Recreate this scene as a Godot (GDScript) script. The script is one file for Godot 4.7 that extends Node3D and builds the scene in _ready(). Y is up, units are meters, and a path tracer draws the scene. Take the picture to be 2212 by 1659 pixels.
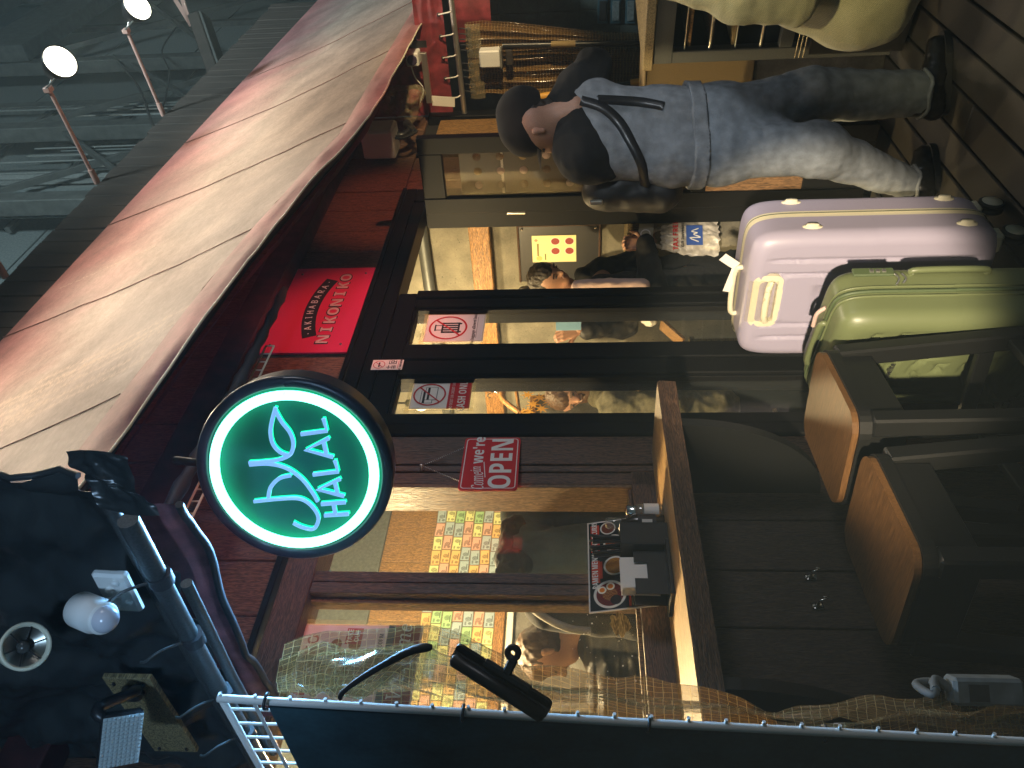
extends Node3D
# A shop front in a night alley, photographed with the phone held upright (the picture lies on its side).
# x runs along the shop front, y is up, z comes out of the shop front towards the alley.
var C := Vector3(0, 1.5, 2.0)            # the eye
var F := 1747.87
var rt: Vector3
var up: Vector3
var fw: Vector3
var M := {}
var T := {}
var used := {}
var rng := RandomNumberGenerator.new()

func _ready():
	rng.seed = 77
	var yaw = deg_to_rad(49.83)
	var pitch = deg_to_rad(4.493)
	var roll = deg_to_rad(-0.43)
	fw = Vector3(cos(pitch) * sin(yaw), sin(pitch), -cos(pitch) * cos(yaw))
	var r0 = Vector3(cos(yaw), 0, sin(yaw))
	var u0 = r0.cross(fw)
	rt = r0 * cos(roll) + u0 * sin(roll)
	up = u0 * cos(roll) - r0 * sin(roll)
	var cam = Camera3D.new(); cam.name = "camera"
	cam.transform = Transform3D(Basis(-up, rt, -fw), C)
	cam.fov = rad_to_deg(2.0 * atan(829.5 / F)); cam.near = 0.05; cam.far = 120.0; cam.current = true
	add_child(cam)
	var e = Environment.new()
	e.background_mode = Environment.BG_SKY
	var ps = ProceduralSkyMaterial.new()
	ps.sky_top_color = Color(0.16, 0.22, 0.25); ps.sky_horizon_color = Color(0.30, 0.36, 0.36); ps.sky_curve = 0.2
	ps.ground_bottom_color = Color(0.04, 0.045, 0.04); ps.ground_horizon_color = Color(0.16, 0.18, 0.17)
	ps.sky_energy_multiplier = 1.0; ps.ground_energy_multiplier = 1.0
	var sky = Sky.new(); sky.sky_material = ps
	e.sky = sky; e.background_energy_multiplier = 1.0
	e.tonemap_mode = Environment.TONE_MAPPER_LINEAR; e.tonemap_exposure = 1.0
	e.fog_enabled = true; e.fog_density = 0.0055; e.fog_light_color = Color(0.75, 0.85, 0.88)
	e.sdfgi_enabled = true; e.ssao_enabled = true; e.ssil_enabled = true
	var we = WorldEnvironment.new(); we.name = "world"; we.environment = e; add_child(we)
	lights()
	textures()
	materials()
	ground(); backdrop(); shop(); awning(); interior()
	ring_sign(); shop_signs(); counter(); stools(); suitcases()
	left_end(); right_end(); people(); inside_people(); lamps()

func lamp_light(called, pos, aim, color, energy, angle, soft, size):
	var s = SpotLight3D.new(); s.name = numbered(called)
	add_child(s)
	s.look_at_from_position(pos, aim, Vector3.UP if absf((aim - pos).normalized().y) < 0.98 else Vector3.RIGHT)
	s.light_color = color; s.light_energy = energy; s.spot_angle = angle; s.spot_angle_attenuation = soft
	s.light_size = size; s.spot_range = 30.0; s.spot_attenuation = 2.0; s.shadow_enabled = true
	return s

func bulb_light(called, pos, color, energy, size):
	var s = OmniLight3D.new(); s.name = numbered(called); s.position = pos
	s.light_color = color; s.light_energy = energy; s.light_size = size; s.omni_range = 30.0; s.omni_attenuation = 2.0; s.shadow_enabled = true
	add_child(s)
	return s

func lights():
	# the pendants' bulbs are built in interior(), the lamps on arms in lamps()
	var warm = Color(1.0, 0.88, 0.65)
	for x in [2.3, 3.38, 4.44, 5.5]:
		lamp_light("arm_lamp_light", Vector3(x - 0.02, 4.27, 0.71), Vector3(x - 0.35, 2.4, 0.60), Color(1.0, 0.91, 0.79), 2.4, 84.0, 1.0, 0.09)
	# street lamp further along the alley, behind the left end of the shop
	lamp_light("street_lamp_light", Vector3(-2.3, 2.05, 2.9), Vector3(2.5, 0.66, 0.26), Color(1.0, 0.91, 0.77), 76.0, 6.2, 0.5, 0.05)
	lamp_light("street_lamp_light", Vector3(-0.4, 3.3, 2.3), Vector3(2.25, 0.95, 1.75), Color(1.0, 0.93, 0.68), 12.0, 11.0, 0.8, 0.06)
	lamp_light("street_lamp_light", Vector3(2.4, 1.55, 4.2), Vector3(4.8, 2.05, 0.30), Color(1.0, 0.88, 0.66), 24.0, 9.5, 0.8, 0.08)
	# reddish light box of the shop across the alley, and the pale lamps of the alley behind the eye
	for x in [1.75, 2.85, 3.95]:
		lamp_light("red_spot_light", Vector3(x, 0.9, 2.7), Vector3(x - 0.1, 2.38, 0.0), Color(1.0, 0.58, 0.48), [3.6, 8.5, 6.5][int(x - 1.0)], 9.8, 0.8, 0.05)
	lamp_light("alley_lamp_light", Vector3(3.2, 3.0, 5.6), Vector3(2.05, 1.95, 0.0), Color(0.97, 0.97, 1.0), 8.0, 24.0, 1.0, 0.6)
	lamp_light("stall_lamp_light", Vector3(-0.2, 2.7, 3.4), Vector3(3.3, 1.0, 0.62), Color(0.93, 0.97, 1.0), 7.5, 9.0, 0.9, 0.12)
	lamp_light("stall_lamp_light", Vector3(-1.3, 2.0, 2.6), Vector3(0.8, 2.48, 0.75), Color(0.68, 0.84, 1.0), 4.0, 15.0, 0.9, 0.10)
	lamp_light("viaduct_flood_light", Vector3(3.0, 7.0, 3.5), Vector3(12.0, 7.5, -2.6), Color(0.88, 0.98, 1.0), 75.0, 62.0, 0.9, 0.3)
	bulb_light("pendant_light", Vector3(1.7, 2.46, -1.3), warm, 10.0, 0.06)
	bulb_light("pendant_light", Vector3(3.62, 2.43, -1.2), warm, 1.6, 0.06)

# ---------------------------------------------------------------- helpers
func L(r, g, b, a = 1.0): 
	var c = Color(r, g, b).linear_to_srgb(); c.a = a
	return c
func ray(u, v) -> Vector3: return (fw * F + rt * (u - 829.5) - up * (v - 1106.0)) / F
func pz(u, v, z) -> Vector3:
	var d = ray(u, v)
	return C + d * ((z - C.z) / d.z)
func px(u, v, x) -> Vector3:
	var d = ray(u, v)
	return C + d * ((x - C.x) / d.x)
func py(u, v, y) -> Vector3:
	var d = ray(u, v)
	return C + d * ((y - C.y) / d.y)
func pd(u, v, t) -> Vector3: return C + ray(u, v) * t

func numbered(called):
	if not used.has(called):
		used[called] = 0
		return called
	used[called] += 1
	return "%s_%03d" % [called, used[called]]

func thing(called, label, category, at = Vector3.ZERO, turn = 0.0, group = ""):
	var o = Node3D.new(); o.name = numbered(called); add_child(o)
	o.position = at; o.rotation.y = turn
	return tag(o, label, category, group)
func tag(o, label, category, group = ""):
	o.set_meta("label", label); o.set_meta("category", category)
	if group != "": o.set_meta("group", group)
	return o
func mk():
	var st = SurfaceTool.new(); st.begin(Mesh.PRIMITIVE_TRIANGLES); st.set_smooth_group(-1)
	return st
func mi(called, mesh, m, parent = null):
	var o = MeshInstance3D.new()
	o.mesh = mesh
	o.material_override = m
	if parent == null:
		o.name = numbered(called); add_child(o)
	else:
		o.name = called; parent.add_child(o, true)
		if o.name != called:
			var n = 1
			while parent.has_node("%s_%03d" % [called, n]): n += 1
			o.name = "%s_%03d" % [called, n]
	return o
func ob(called, st, m, parent = null):
	st.generate_normals()
	return mi(called, st.commit(), m, parent)
func struct(o):
	o.set_meta("kind", "structure")
	return o
func stuff(o):
	o.set_meta("kind", "stuff")
	return o

func tri(st, a, b, c):
	st.add_vertex(a); st.add_vertex(c); st.add_vertex(b)
func quad(st, a, b, c, d):        # counter-clockwise seen from outside
	tri(st, a, b, c); tri(st, a, c, d)
func quv(st, a, b, c, d, r = Rect2(0, 0, 1, 1)):   # a lower left, b lower right, c upper right, d upper left
	var x0 = r.position.x; var y0 = r.position.y; var x1 = r.end.x; var y1 = r.end.y
	for k in [[a, x0, y1], [c, x1, y0], [b, x1, y1], [a, x0, y1], [d, x0, y0], [c, x1, y0]]:
		st.set_uv(Vector2(k[1], k[2])); st.add_vertex(k[0])

# box with small chamfers; centre, size, optional basis
func bx(st, c, s, b = 0.0, q = Basis()):
	var h = s * 0.5
	b = minf(b, minf(h.x, minf(h.y, h.z)) * 0.6)
	var P = []
	for sx in [-1, 1]:
		for sy in [-1, 1]:
			for sz in [-1, 1]:
				P.append([c + q * Vector3(sx * h.x, sy * (h.y - b), sz * (h.z - b)), c + q * Vector3(sx * (h.x - b), sy * h.y, sz * (h.z - b)), c + q * Vector3(sx * (h.x - b), sy * (h.y - b), sz * h.z)])
	# index = x*4 + y*2 + z
	quad(st, P[0][0], P[1][0], P[3][0], P[2][0]); quad(st, P[5][0], P[4][0], P[6][0], P[7][0])
	quad(st, P[0][1], P[4][1], P[5][1], P[1][1]); quad(st, P[3][1], P[7][1], P[6][1], P[2][1])
	quad(st, P[4][2], P[0][2], P[2][2], P[6][2]); quad(st, P[1][2], P[5][2], P[7][2], P[3][2])
	if b <= 0.0: return
	for s1 in [0, 1]:
		var z = s1
		var f1 = s1 == 1
		# edges along x (between y and z faces)
		for y in [0, 1]:
			var i = y * 2 + z; var j = 4 + i
			if (y == 1) == f1: quad(st, P[i][2], P[j][2], P[j][1], P[i][1])
			else: quad(st, P[i][1], P[j][1], P[j][2], P[i][2])
		# edges along y (between x and z faces)
		for x in [0, 1]:
			var i2 = x * 4 + z; var j2 = i2 + 2
			if (x == 1) == f1: quad(st, P[i2][2], P[i2][0], P[j2][0], P[j2][2])
			else: quad(st, P[i2][0], P[i2][2], P[j2][2], P[j2][0])
	for x3 in [0, 1]:
		for y3 in [0, 1]:
			var i3 = x3 * 4 + y3 * 2; var j3 = i3 + 1
			if (x3 == 1) == (y3 == 1): quad(st, P[i3][0], P[i3][1], P[j3][1], P[j3][0])
			else: quad(st, P[i3][1], P[i3][0], P[j3][0], P[j3][1])
	for k in 8:
		var sgn = (1 if k & 4 else -1) * (1 if k & 2 else -1) * (1 if k & 1 else -1)
		if sgn > 0: tri(st, P[k][0], P[k][1], P[k][2])
		else: tri(st, P[k][0], P[k][2], P[k][1])
func box(called, lo, hi, m, parent = null, b = 0.002):
	var st = mk()
	bx(st, (lo + hi) * 0.5, (hi - lo).abs(), b)
	return ob(called, st, m, parent)
func bar(st, a, b, w, h, ch = 0.001, side = Vector3.UP):
	var d = b - a
	var z = d.normalized()
	var x = side.cross(z)
	if x.length() < 0.01: x = Vector3.RIGHT.cross(z)
	x = x.normalized()
	bx(st, (a + b) * 0.5, Vector3(w, h, d.length()), ch, Basis(x, z.cross(x), z))

func tube(st, pts, r, sides = 8, caps = true):
	st.set_smooth_group(0)
	var rings = []
	var n = pts.size()
	var last = Vector3.UP
	for i in n:
		var d = (pts[mini(i + 1, n - 1)] - pts[maxi(i - 1, 0)]).normalized()
		var x = last - d * last.dot(d)
		if x.length() < 0.05: x = Vector3.RIGHT - d * d.x
		if x.length() < 0.05: x = Vector3.BACK - d * d.z
		x = x.normalized(); last = x
		var y = d.cross(x)
		var rr = r[i] if r is Array else r
		var ring = []
		for k in sides:
			var a = TAU * k / sides
			ring.append(pts[i] + (x * cos(a) + y * sin(a)) * rr)
		rings.append(ring)
	for i in n - 1:
		for k in sides:
			var k2 = (k + 1) % sides
			quad(st, rings[i][k], rings[i][k2], rings[i + 1][k2], rings[i + 1][k])
	st.set_smooth_group(-1)
	if caps:
		for k in range(1, sides - 1):
			tri(st, rings[0][0], rings[0][k + 1], rings[0][k]); tri(st, rings[n - 1][0], rings[n - 1][k], rings[n - 1][k + 1])
func lathe(st, prof, xf, seg = 24):
	st.set_smooth_group(0)
	for i in prof.size() - 1:
		for k in seg:
			var a = TAU * k / seg; var b = TAU * (k + 1) / seg
			var p = prof[i]; var q = prof[i + 1]
			var p0 = xf * Vector3(p.x * cos(a), p.y, -p.x * sin(a)); var p1 = xf * Vector3(p.x * cos(b), p.y, -p.x * sin(b))
			var q0 = xf * Vector3(q.x * cos(a), q.y, -q.x * sin(a)); var q1 = xf * Vector3(q.x * cos(b), q.y, -q.x * sin(b))
			if p.x > 1e-5: tri(st, p0, p1, q1 if q.x > 1e-5 else q0)
			if q.x > 1e-5: tri(st, p0, q1, q0)
	st.set_smooth_group(-1)
func spline(pts, n):
	var out = []
	var m = pts.size()
	for i in m - 1:
		var a = pts[maxi(i - 1, 0)]; var b = pts[i]; var c = pts[i + 1]; var d = pts[mini(i + 2, m - 1)]
		for k in n:
			out.append(b.cubic_interpolate(c, a, d, float(k) / n))
	out.append(pts[m - 1])
	return out
# flat shape in the xy plane of xf, pushed out along +z by depth
func prism(st, poly, depth, xf):
	var pts = PackedVector2Array(poly)
	if Geometry2D.is_polygon_clockwise(pts): pts.reverse()
	var idx = Geometry2D.triangulate_polygon(pts)
	for i in range(0, idx.size(), 3):
		var a = pts[idx[i]]; var b = pts[idx[i + 1]]; var c = pts[idx[i + 2]]
		if (b - a).cross(c - a) < 0:
			var t = b; b = c; c = t
		tri(st, xf * Vector3(a.x, a.y, depth), xf * Vector3(b.x, b.y, depth), xf * Vector3(c.x, c.y, depth))
		tri(st, xf * Vector3(a.x, a.y, 0), xf * Vector3(c.x, c.y, 0), xf * Vector3(b.x, b.y, 0))
	for i in pts.size():
		var a = pts[i]; var b = pts[(i + 1) % pts.size()]
		quad(st, xf * Vector3(a.x, a.y, 0), xf * Vector3(b.x, b.y, 0), xf * Vector3(b.x, b.y, depth), xf * Vector3(a.x, a.y, depth))
func rrect(w, h, r, n = 5):
	var o = []
	for k in 4:
		var c = Vector2((w / 2 - r) * [1, -1, -1, 1][k], (h / 2 - r) * [1, 1, -1, -1][k])
		for i in n + 1:
			var a = PI / 2 * (k + float(i) / n)
			o.append(c + Vector2(cos(a), sin(a)) * r)
	return o
func ringflat(st, c, r0, r1, xf, depth = 0.0008, seg = 40):
	for k in seg:
		var a = TAU * k / seg; var b = TAU * (k + 1) / seg
		var A = Vector3(cos(a), sin(a), 0); var B = Vector3(cos(b), sin(b), 0); var cc = Vector3(c.x, c.y, depth)
		quad(st, xf * (cc + A * r0), xf * (cc + A * r1), xf * (cc + B * r1), xf * (cc + B * r0))
# sheet from a function of (s, t) in 0..1, with thickness
func sheet(st, f, nu, nv, us = 1.0, vs = 1.0, uv = true):
	st.set_smooth_group(0)
	var g = []
	for i in nu + 1:
		var row = []
		for j in nv + 1: row.append(f.call(float(i) / nu, float(j) / nv))
		g.append(row)
	for i in nu:
		for j in nv:
			for k in [[0, 0], [1, 1], [1, 0], [0, 0], [0, 1], [1, 1]]:
				if uv: st.set_uv(Vector2((i + k[0]) * us / nu, (j + k[1]) * vs / nv))
				st.add_vertex(g[i + k[0]][j + k[1]])
	st.set_smooth_group(-1)
func txt(s, h, m, parent, xf, called = "lettering", bold = true, serif = false, wide = 1.0, italic = false):
	var t = TextMesh.new()
	var f = SystemFont.new(); f.font_names = PackedStringArray(["Droid Serif" if serif else "Droid Sans"]); f.font_weight = 700 if bold else 400
	t.font = f; t.font_size = 48; t.pixel_size = h / 34.5; t.depth = 0.0006; t.text = s; t.curve_step = 2.0
	var o = mi(called, t, m, parent)
	var q = Basis(Vector3(wide, 0, 0), Vector3(0.22 if italic else 0.0, 1, 0), Vector3(0, 0, 1))
	o.transform = xf * Transform3D(q, Vector3(0, h * 0.5, 0))
	return o
func frame3(o, n, y = Vector3.UP):      # origin, outward normal: x to the right as read from outside
	var z = n.normalized()
	var x = y.cross(z).normalized()
	return Transform3D(Basis(x, z.cross(x), z), o)

# ---------------------------------------------------------------- bodies: tapered bones joined by a smooth minimum, meshed as surface nets
func blob(bones, cell, k, amp = 0.0, freq = Vector3(12, 12, 12), cuts = []):
	var lo = Vector3.INF; var hi = -Vector3.INF
	for b in bones:
		var r = Vector3.ONE * maxf(b[2], b[3])
		lo = lo.min(b[0] - r).min(b[1] - r); hi = hi.max(b[0] + r).max(b[1] + r)
	var pad = cell * 2.5 + k * 0.5 + amp
	lo -= Vector3.ONE * pad; hi += Vector3.ONE * pad
	var n = Vector3i(((hi - lo) / cell).ceil()) + Vector3i.ONE
	var nx = n.x; var ny = n.y; var nz = n.z
	var fld = PackedFloat32Array(); fld.resize(nx * ny * nz); fld.fill(1.0)
	for b in bones:
		var a: Vector3 = b[0]; var ba: Vector3 = b[1] - b[0]
		var ra: float = b[2]; var dr: float = b[3] - b[2]
		var bb = maxf(ba.length_squared(), 1e-9)
		var r: float = maxf(b[2], b[3]) + pad
		var l = Vector3i(((a.min(b[1]) - Vector3.ONE * r - lo) / cell).floor()).clamp(Vector3i.ZERO, n - Vector3i.ONE)
		var h = Vector3i(((a.max(b[1]) + Vector3.ONE * r - lo) / cell).ceil()).clamp(Vector3i.ZERO, n - Vector3i.ONE)
		for x in range(l.x, h.x + 1):
			for y in range(l.y, h.y + 1):
				var at = (x * ny + y) * nz
				for z in range(l.z, h.z + 1):
					var pa = lo + Vector3(x, y, z) * cell - a
					var t = clampf(pa.dot(ba) / bb, 0.0, 1.0)
					var d = (pa - ba * t).length() - ra - dr * t
					var o = fld[at + z]
					if o > 0.9: fld[at + z] = minf(d, 0.89)
					else:
						var m = clampf(0.5 + 0.5 * (o - d) / k, 0.0, 1.0)
						fld[at + z] = lerpf(o, d, m) - k * m * (1.0 - m)
	if amp > 0.0 or cuts.size():
		var no = FastNoiseLite.new(); no.seed = 5; no.frequency = 1.0; no.fractal_octaves = 2
		for x in nx:
			for y in ny:
				for z in nz:
					var i = (x * ny + y) * nz + z
					var v = fld[i]
					if v > 0.2: continue
					var p = lo + Vector3(x, y, z) * cell
					if amp > 0.0 and absf(v) < 0.06: v += amp * no.get_noise_3d(p.x * freq.x, p.y * freq.y, p.z * freq.z)
					for c in cuts: v = maxf(v, (p - c[0]).dot(c[1]))
					fld[i] = v
	return nets(fld, n, lo, cell)
func nets(fld, n, lo, cell):
	var nx: int = n.x; var ny: int = n.y; var nz: int = n.z
	var ids = PackedInt32Array(); ids.resize(nx * ny * nz); ids.fill(-1)
	var vs = PackedVector3Array(); var ns = PackedVector3Array()
	var sx = ny * nz; var sy = nz
	var ofs = [0, 1, sy, sy + 1, sx, sx + 1, sx + sy, sx + sy + 1]
	var cor = [Vector3(0, 0, 0), Vector3(0, 0, 1), Vector3(0, 1, 0), Vector3(0, 1, 1), Vector3(1, 0, 0), Vector3(1, 0, 1), Vector3(1, 1, 0), Vector3(1, 1, 1)]
	var edges = [[0, 1], [2, 3], [4, 5], [6, 7], [0, 2], [1, 3], [4, 6], [5, 7], [0, 4], [1, 5], [2, 6], [3, 7]]
	for x in nx - 1:
		for y in ny - 1:
			var base = (x * ny + y) * nz
			for z in nz - 1:
				var i = base + z
				var f0 = fld[i]
				if f0 > 0.3: continue
				var s = 0
				for k in 8:
					if fld[i + ofs[k]] < 0.0: s += 1
				if s == 0 or s == 8: continue
				var c = Vector3.ZERO; var m = 0
				for e in edges:
					var a = fld[i + ofs[e[0]]]; var b = fld[i + ofs[e[1]]]
					if (a < 0.0) != (b < 0.0):
						c += cor[e[0]].lerp(cor[e[1]], a / (a - b)); m += 1
				c /= m
				ids[i] = vs.size()
				vs.append(lo + (Vector3(x, y, z) + c) * cell)
				var g = Vector3.ZERO
				for k in 8: g += (cor[k] * 2.0 - Vector3.ONE) * minf(fld[i + ofs[k]], 0.2)
				ns.append(g.normalized())
	var ix = PackedInt32Array()
	for x in range(1, nx - 1):
		for y in range(1, ny - 1):
			for z in range(1, nz - 1):
				var i = x * sx + y * sy + z
				var a = fld[i]
				if a > 0.3: continue
				for d in 3:
					var st = [sx, sy, 1][d]
					var b = fld[i + st]
					if (a < 0.0) == (b < 0.0): continue
					var u = [sy, 1, sx][d]; var v = [1, sx, sy][d]
					var q0 = ids[i]; var q1 = ids[i - u]; var q2 = ids[i - u - v]; var q3 = ids[i - v]
					if q0 < 0 or q1 < 0 or q2 < 0 or q3 < 0: continue
					if a < 0.0: ix.append_array(PackedInt32Array([q0, q2, q1, q0, q3, q2]))
					else: ix.append_array(PackedInt32Array([q0, q1, q2, q0, q2, q3]))
	var arr = []; arr.resize(Mesh.ARRAY_MAX)
	arr[Mesh.ARRAY_VERTEX] = vs; arr[Mesh.ARRAY_NORMAL] = ns; arr[Mesh.ARRAY_INDEX] = ix
	var me = ArrayMesh.new()
	me.add_surface_from_arrays(Mesh.PRIMITIVE_TRIANGLES, arr)
	return me
func dist(p, bones, k):
	var o = 1.0
	for b in bones:
		var ba = b[1] - b[0]; var pa = p - b[0]
		var t = clampf(pa.dot(ba) / maxf(ba.length_squared(), 1e-9), 0.0, 1.0)
		var d = (pa - ba * t).length() - lerpf(b[2], b[3], t)
		var m = clampf(0.5 + 0.5 * (o - d) / k, 0.0, 1.0)
		o = lerpf(o, d, m) - k * m * (1.0 - m)
	return o
func onto(from, dir, bones, k):          # the first point of a body met from there
	var t = 0.0
	for i in 60:
		var d = dist(from + dir * t, bones, k)
		if d < 0.002: break
		t += minf(d, 0.2)
	return from + dir * t
# a strap that lies on a body: points met from the eye's side, a little proud
func strap(called, path, half, bones, k, m, parent, out = 0.006):
	out += 0.009
	var pts = []
	for p in path:
		var d0 = (p - C).normalized()
		pts.append(onto(p - d0 * 1.2, d0, bones, k))
	pts = spline(pts, 5)
	var st = mk(); st.set_smooth_group(0)
	var prev = []
	for i in pts.size():
		var d = (pts[mini(i + 1, pts.size() - 1)] - pts[maxi(i - 1, 0)]).normalized()
		var nrm = grad(pts[i], bones, k)
		var s = d.cross(nrm).normalized()
		nrm = s.cross(d)
		var q = [pts[i] - s * half - nrm * 0.004, pts[i] - s * half + nrm * out, pts[i] + s * half + nrm * out, pts[i] + s * half - nrm * 0.004]
		if i > 0:
			for j in 3: quad(st, prev[j], prev[j + 1], q[j + 1], q[j])
		prev = q
	return ob(called, st, m, parent)
func grad(p, bones, k):
	var e = 0.004
	var d = dist(p, bones, k)
	return Vector3(dist(p + Vector3(e, 0, 0), bones, k) - d, dist(p + Vector3(0, e, 0), bones, k) - d, dist(p + Vector3(0, 0, e), bones, k) - d).normalized()

# ---------------------------------------------------------------- textures and materials
func noise(sd, fr, oct = 4, type = FastNoiseLite.TYPE_SIMPLEX_SMOOTH):
	var n = FastNoiseLite.new(); n.seed = sd; n.frequency = fr; n.fractal_octaves = oct; n.noise_type = type
	return n
func seamless(n, w, h):
	return n.get_seamless_image(w, h, false, false, 0.15)
func graytex(w, h, fn):
	var im = Image.create(w, h, false, Image.FORMAT_RGB8)
	for y in h:
		for x in w:
			var v = clampf(fn.call(x, y), 0.0, 1.0)
			im.set_pixel(x, y, Color(v, v, v))
	return ImageTexture.create_from_image(im)
func textures():
	var n1 = seamless(noise(3, 0.02, 5), 256, 256)
	var n2 = seamless(noise(8, 0.06, 3), 256, 256)
	var n3 = seamless(noise(21, 0.25, 2), 256, 256)
	var nr = noise(5, 0.03, 4); nr.fractal_type = FastNoiseLite.FRACTAL_RIDGED
	var n4 = seamless(nr, 256, 256)
	T.n2 = n2
	# grain: meant to be stretched along the wood
	T.wood = graytex(256, 256, func(x, y):
		var a = n1.get_pixel(x, y).r; var b = n2.get_pixel(x, y).r; var c = n3.get_pixel(x, y).r
		return 0.22 + 0.52 * absf(fmod(a * 7.0, 1.0) - 0.5) * 2.0 + 0.36 * b + 0.2 * c)
	T.wood_soft = graytex(256, 256, func(x, y): return 0.52 + 0.26 * absf(fmod(n1.get_pixel(x, y).r * 9.0, 1.0) - 0.5) * 2.0 + 0.2 * n2.get_pixel(x, y).r + 0.12 * n3.get_pixel(x, y).r)
	T.soft = graytex(256, 256, func(x, y): return 0.62 + 0.35 * (n1.get_pixel(x, y).r - 0.3) + 0.12 * n3.get_pixel(x, y).r)
	T.fine = graytex(256, 256, func(x, y): return 0.7 + 0.3 * n3.get_pixel(x, y).r)
	T.worn = graytex(256, 256, func(x, y):
		var r = n4.get_pixel(x, y).r
		return 0.9 - 0.28 * n1.get_pixel(x, y).r - (0.35 if r > 0.93 else 0.0) + 0.1 * n3.get_pixel(x, y).r)
	T.weave = graytex(64, 64, func(x, y): return 0.55 + 0.25 * sin(x * TAU / 4.0) * sin(y * TAU / 4.0) + 0.2 * n3.get_pixel(x, y).r)
	T.twill = graytex(64, 64, func(x, y): return 0.62 + 0.2 * sin((x + y) * TAU / 8.0) + 0.3 * n3.get_pixel(x, y).r)
	# clear sheet with a net of white threads inside
	var im = Image.create(64, 64, false, Image.FORMAT_RGBA8)
	for y in 64:
		for x in 64:
			var th = x < 5 or y < 5
			var w = n2.get_pixel(x * 4, y * 4).r
			im.set_pixel(x, y, Color(0.78, 0.68, 0.50, 0.62) if th else Color(0.50, 0.38, 0.22, 0.48 + 0.2 * w))
	T.net = ImageTexture.create_from_image(im)
	# brushed clouds on old glass
	var g = Image.create(128, 128, false, Image.FORMAT_RGBA8)
	for y in 128:
		for x in 128:
			var v = n1.get_pixel(x * 2, y * 2).r * 0.6 + n4.get_pixel(x * 2, y * 2).r * 0.4
			g.set_pixel(x, y, Color(0.75, 0.68, 0.5, clampf((v - 0.35) * 0.35, 0.0, 0.3)))
	T.smear = ImageTexture.create_from_image(g)
	# awning cloth: blotches, drips and long streaks
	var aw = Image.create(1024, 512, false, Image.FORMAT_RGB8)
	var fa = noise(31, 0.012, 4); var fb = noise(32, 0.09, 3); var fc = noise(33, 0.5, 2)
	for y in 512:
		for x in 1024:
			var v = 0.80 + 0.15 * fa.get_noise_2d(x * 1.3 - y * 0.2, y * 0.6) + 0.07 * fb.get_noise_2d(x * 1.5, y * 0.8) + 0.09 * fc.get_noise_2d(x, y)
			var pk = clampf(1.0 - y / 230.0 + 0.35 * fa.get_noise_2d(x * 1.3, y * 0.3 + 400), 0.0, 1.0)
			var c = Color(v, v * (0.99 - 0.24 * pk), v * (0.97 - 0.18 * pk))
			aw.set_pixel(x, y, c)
	# pale drips of dried water and a few darker runs
	for k in 26:
		var pale = k < 12
		var x0 = (145 + rng.randf() * 52) if k < 9 else rng.randf() * 1024
		var y0 = rng.randf_range(60, 250) if k < 9 else rng.randf() * 300
		var ln = rng.randf_range(180, 360)
		for i in int(ln):
			var yy = int(y0 + i)
			if yy > 508: break
			var xx = int(x0 + i * 0.03 + 2.0 * fb.get_noise_2d(k * 50, i * 2.0))
			var wdt = 1 + int(rng.randf() * (3.6 if k < 9 else 1.3))
			for j in wdt:
				if fc.get_noise_2d(xx * 3 + j * 9, yy) < -0.15: continue
				var q = clampi(xx + j, 0, 1023)
				var o = aw.get_pixel(q, yy)
				aw.set_pixel(q, yy, o.lerp(Color(1, 0.97, 0.9), 0.75) if pale else o * 0.9)
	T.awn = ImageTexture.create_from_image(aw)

func mat(c, rough, tex = null, sc = Vector3.ONE, bump = 0.0, metal = 0.0):
	var m = StandardMaterial3D.new()
	m.albedo_color = c; m.roughness = rough; m.metallic = metal
	if tex:
		m.albedo_texture = tex; m.uv1_triplanar = true; m.uv1_world_triplanar = true; m.uv1_scale = sc
		if bump != 0.0:
			m.heightmap_enabled = true; m.heightmap_texture = tex; m.heightmap_scale = bump; m.heightmap_deep_parallax = false
	return m
func moved(m, o, c = null):
	var d = m.duplicate(); d.uv1_offset = o
	if c != null: d.albedo_color = c
	return d
func glow(c, k, base = Color(0.05, 0.05, 0.05)):
	var m = StandardMaterial3D.new(); m.albedo_color = base; m.roughness = 0.5
	m.emission_enabled = true; m.emission = c.linear_to_srgb(); m.emission_energy_multiplier = k
	return m
func pane(a, tint = Color(0.9, 0.95, 0.93)):
	var m = StandardMaterial3D.new(); m.transparency = BaseMaterial3D.TRANSPARENCY_ALPHA
	m.albedo_color = Color(tint.r, tint.g, tint.b, a); m.roughness = 0.03
	return m
func printed(t, rough = 0.5):
	var m = StandardMaterial3D.new(); m.albedo_texture = t; m.roughness = rough
	return m
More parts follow.
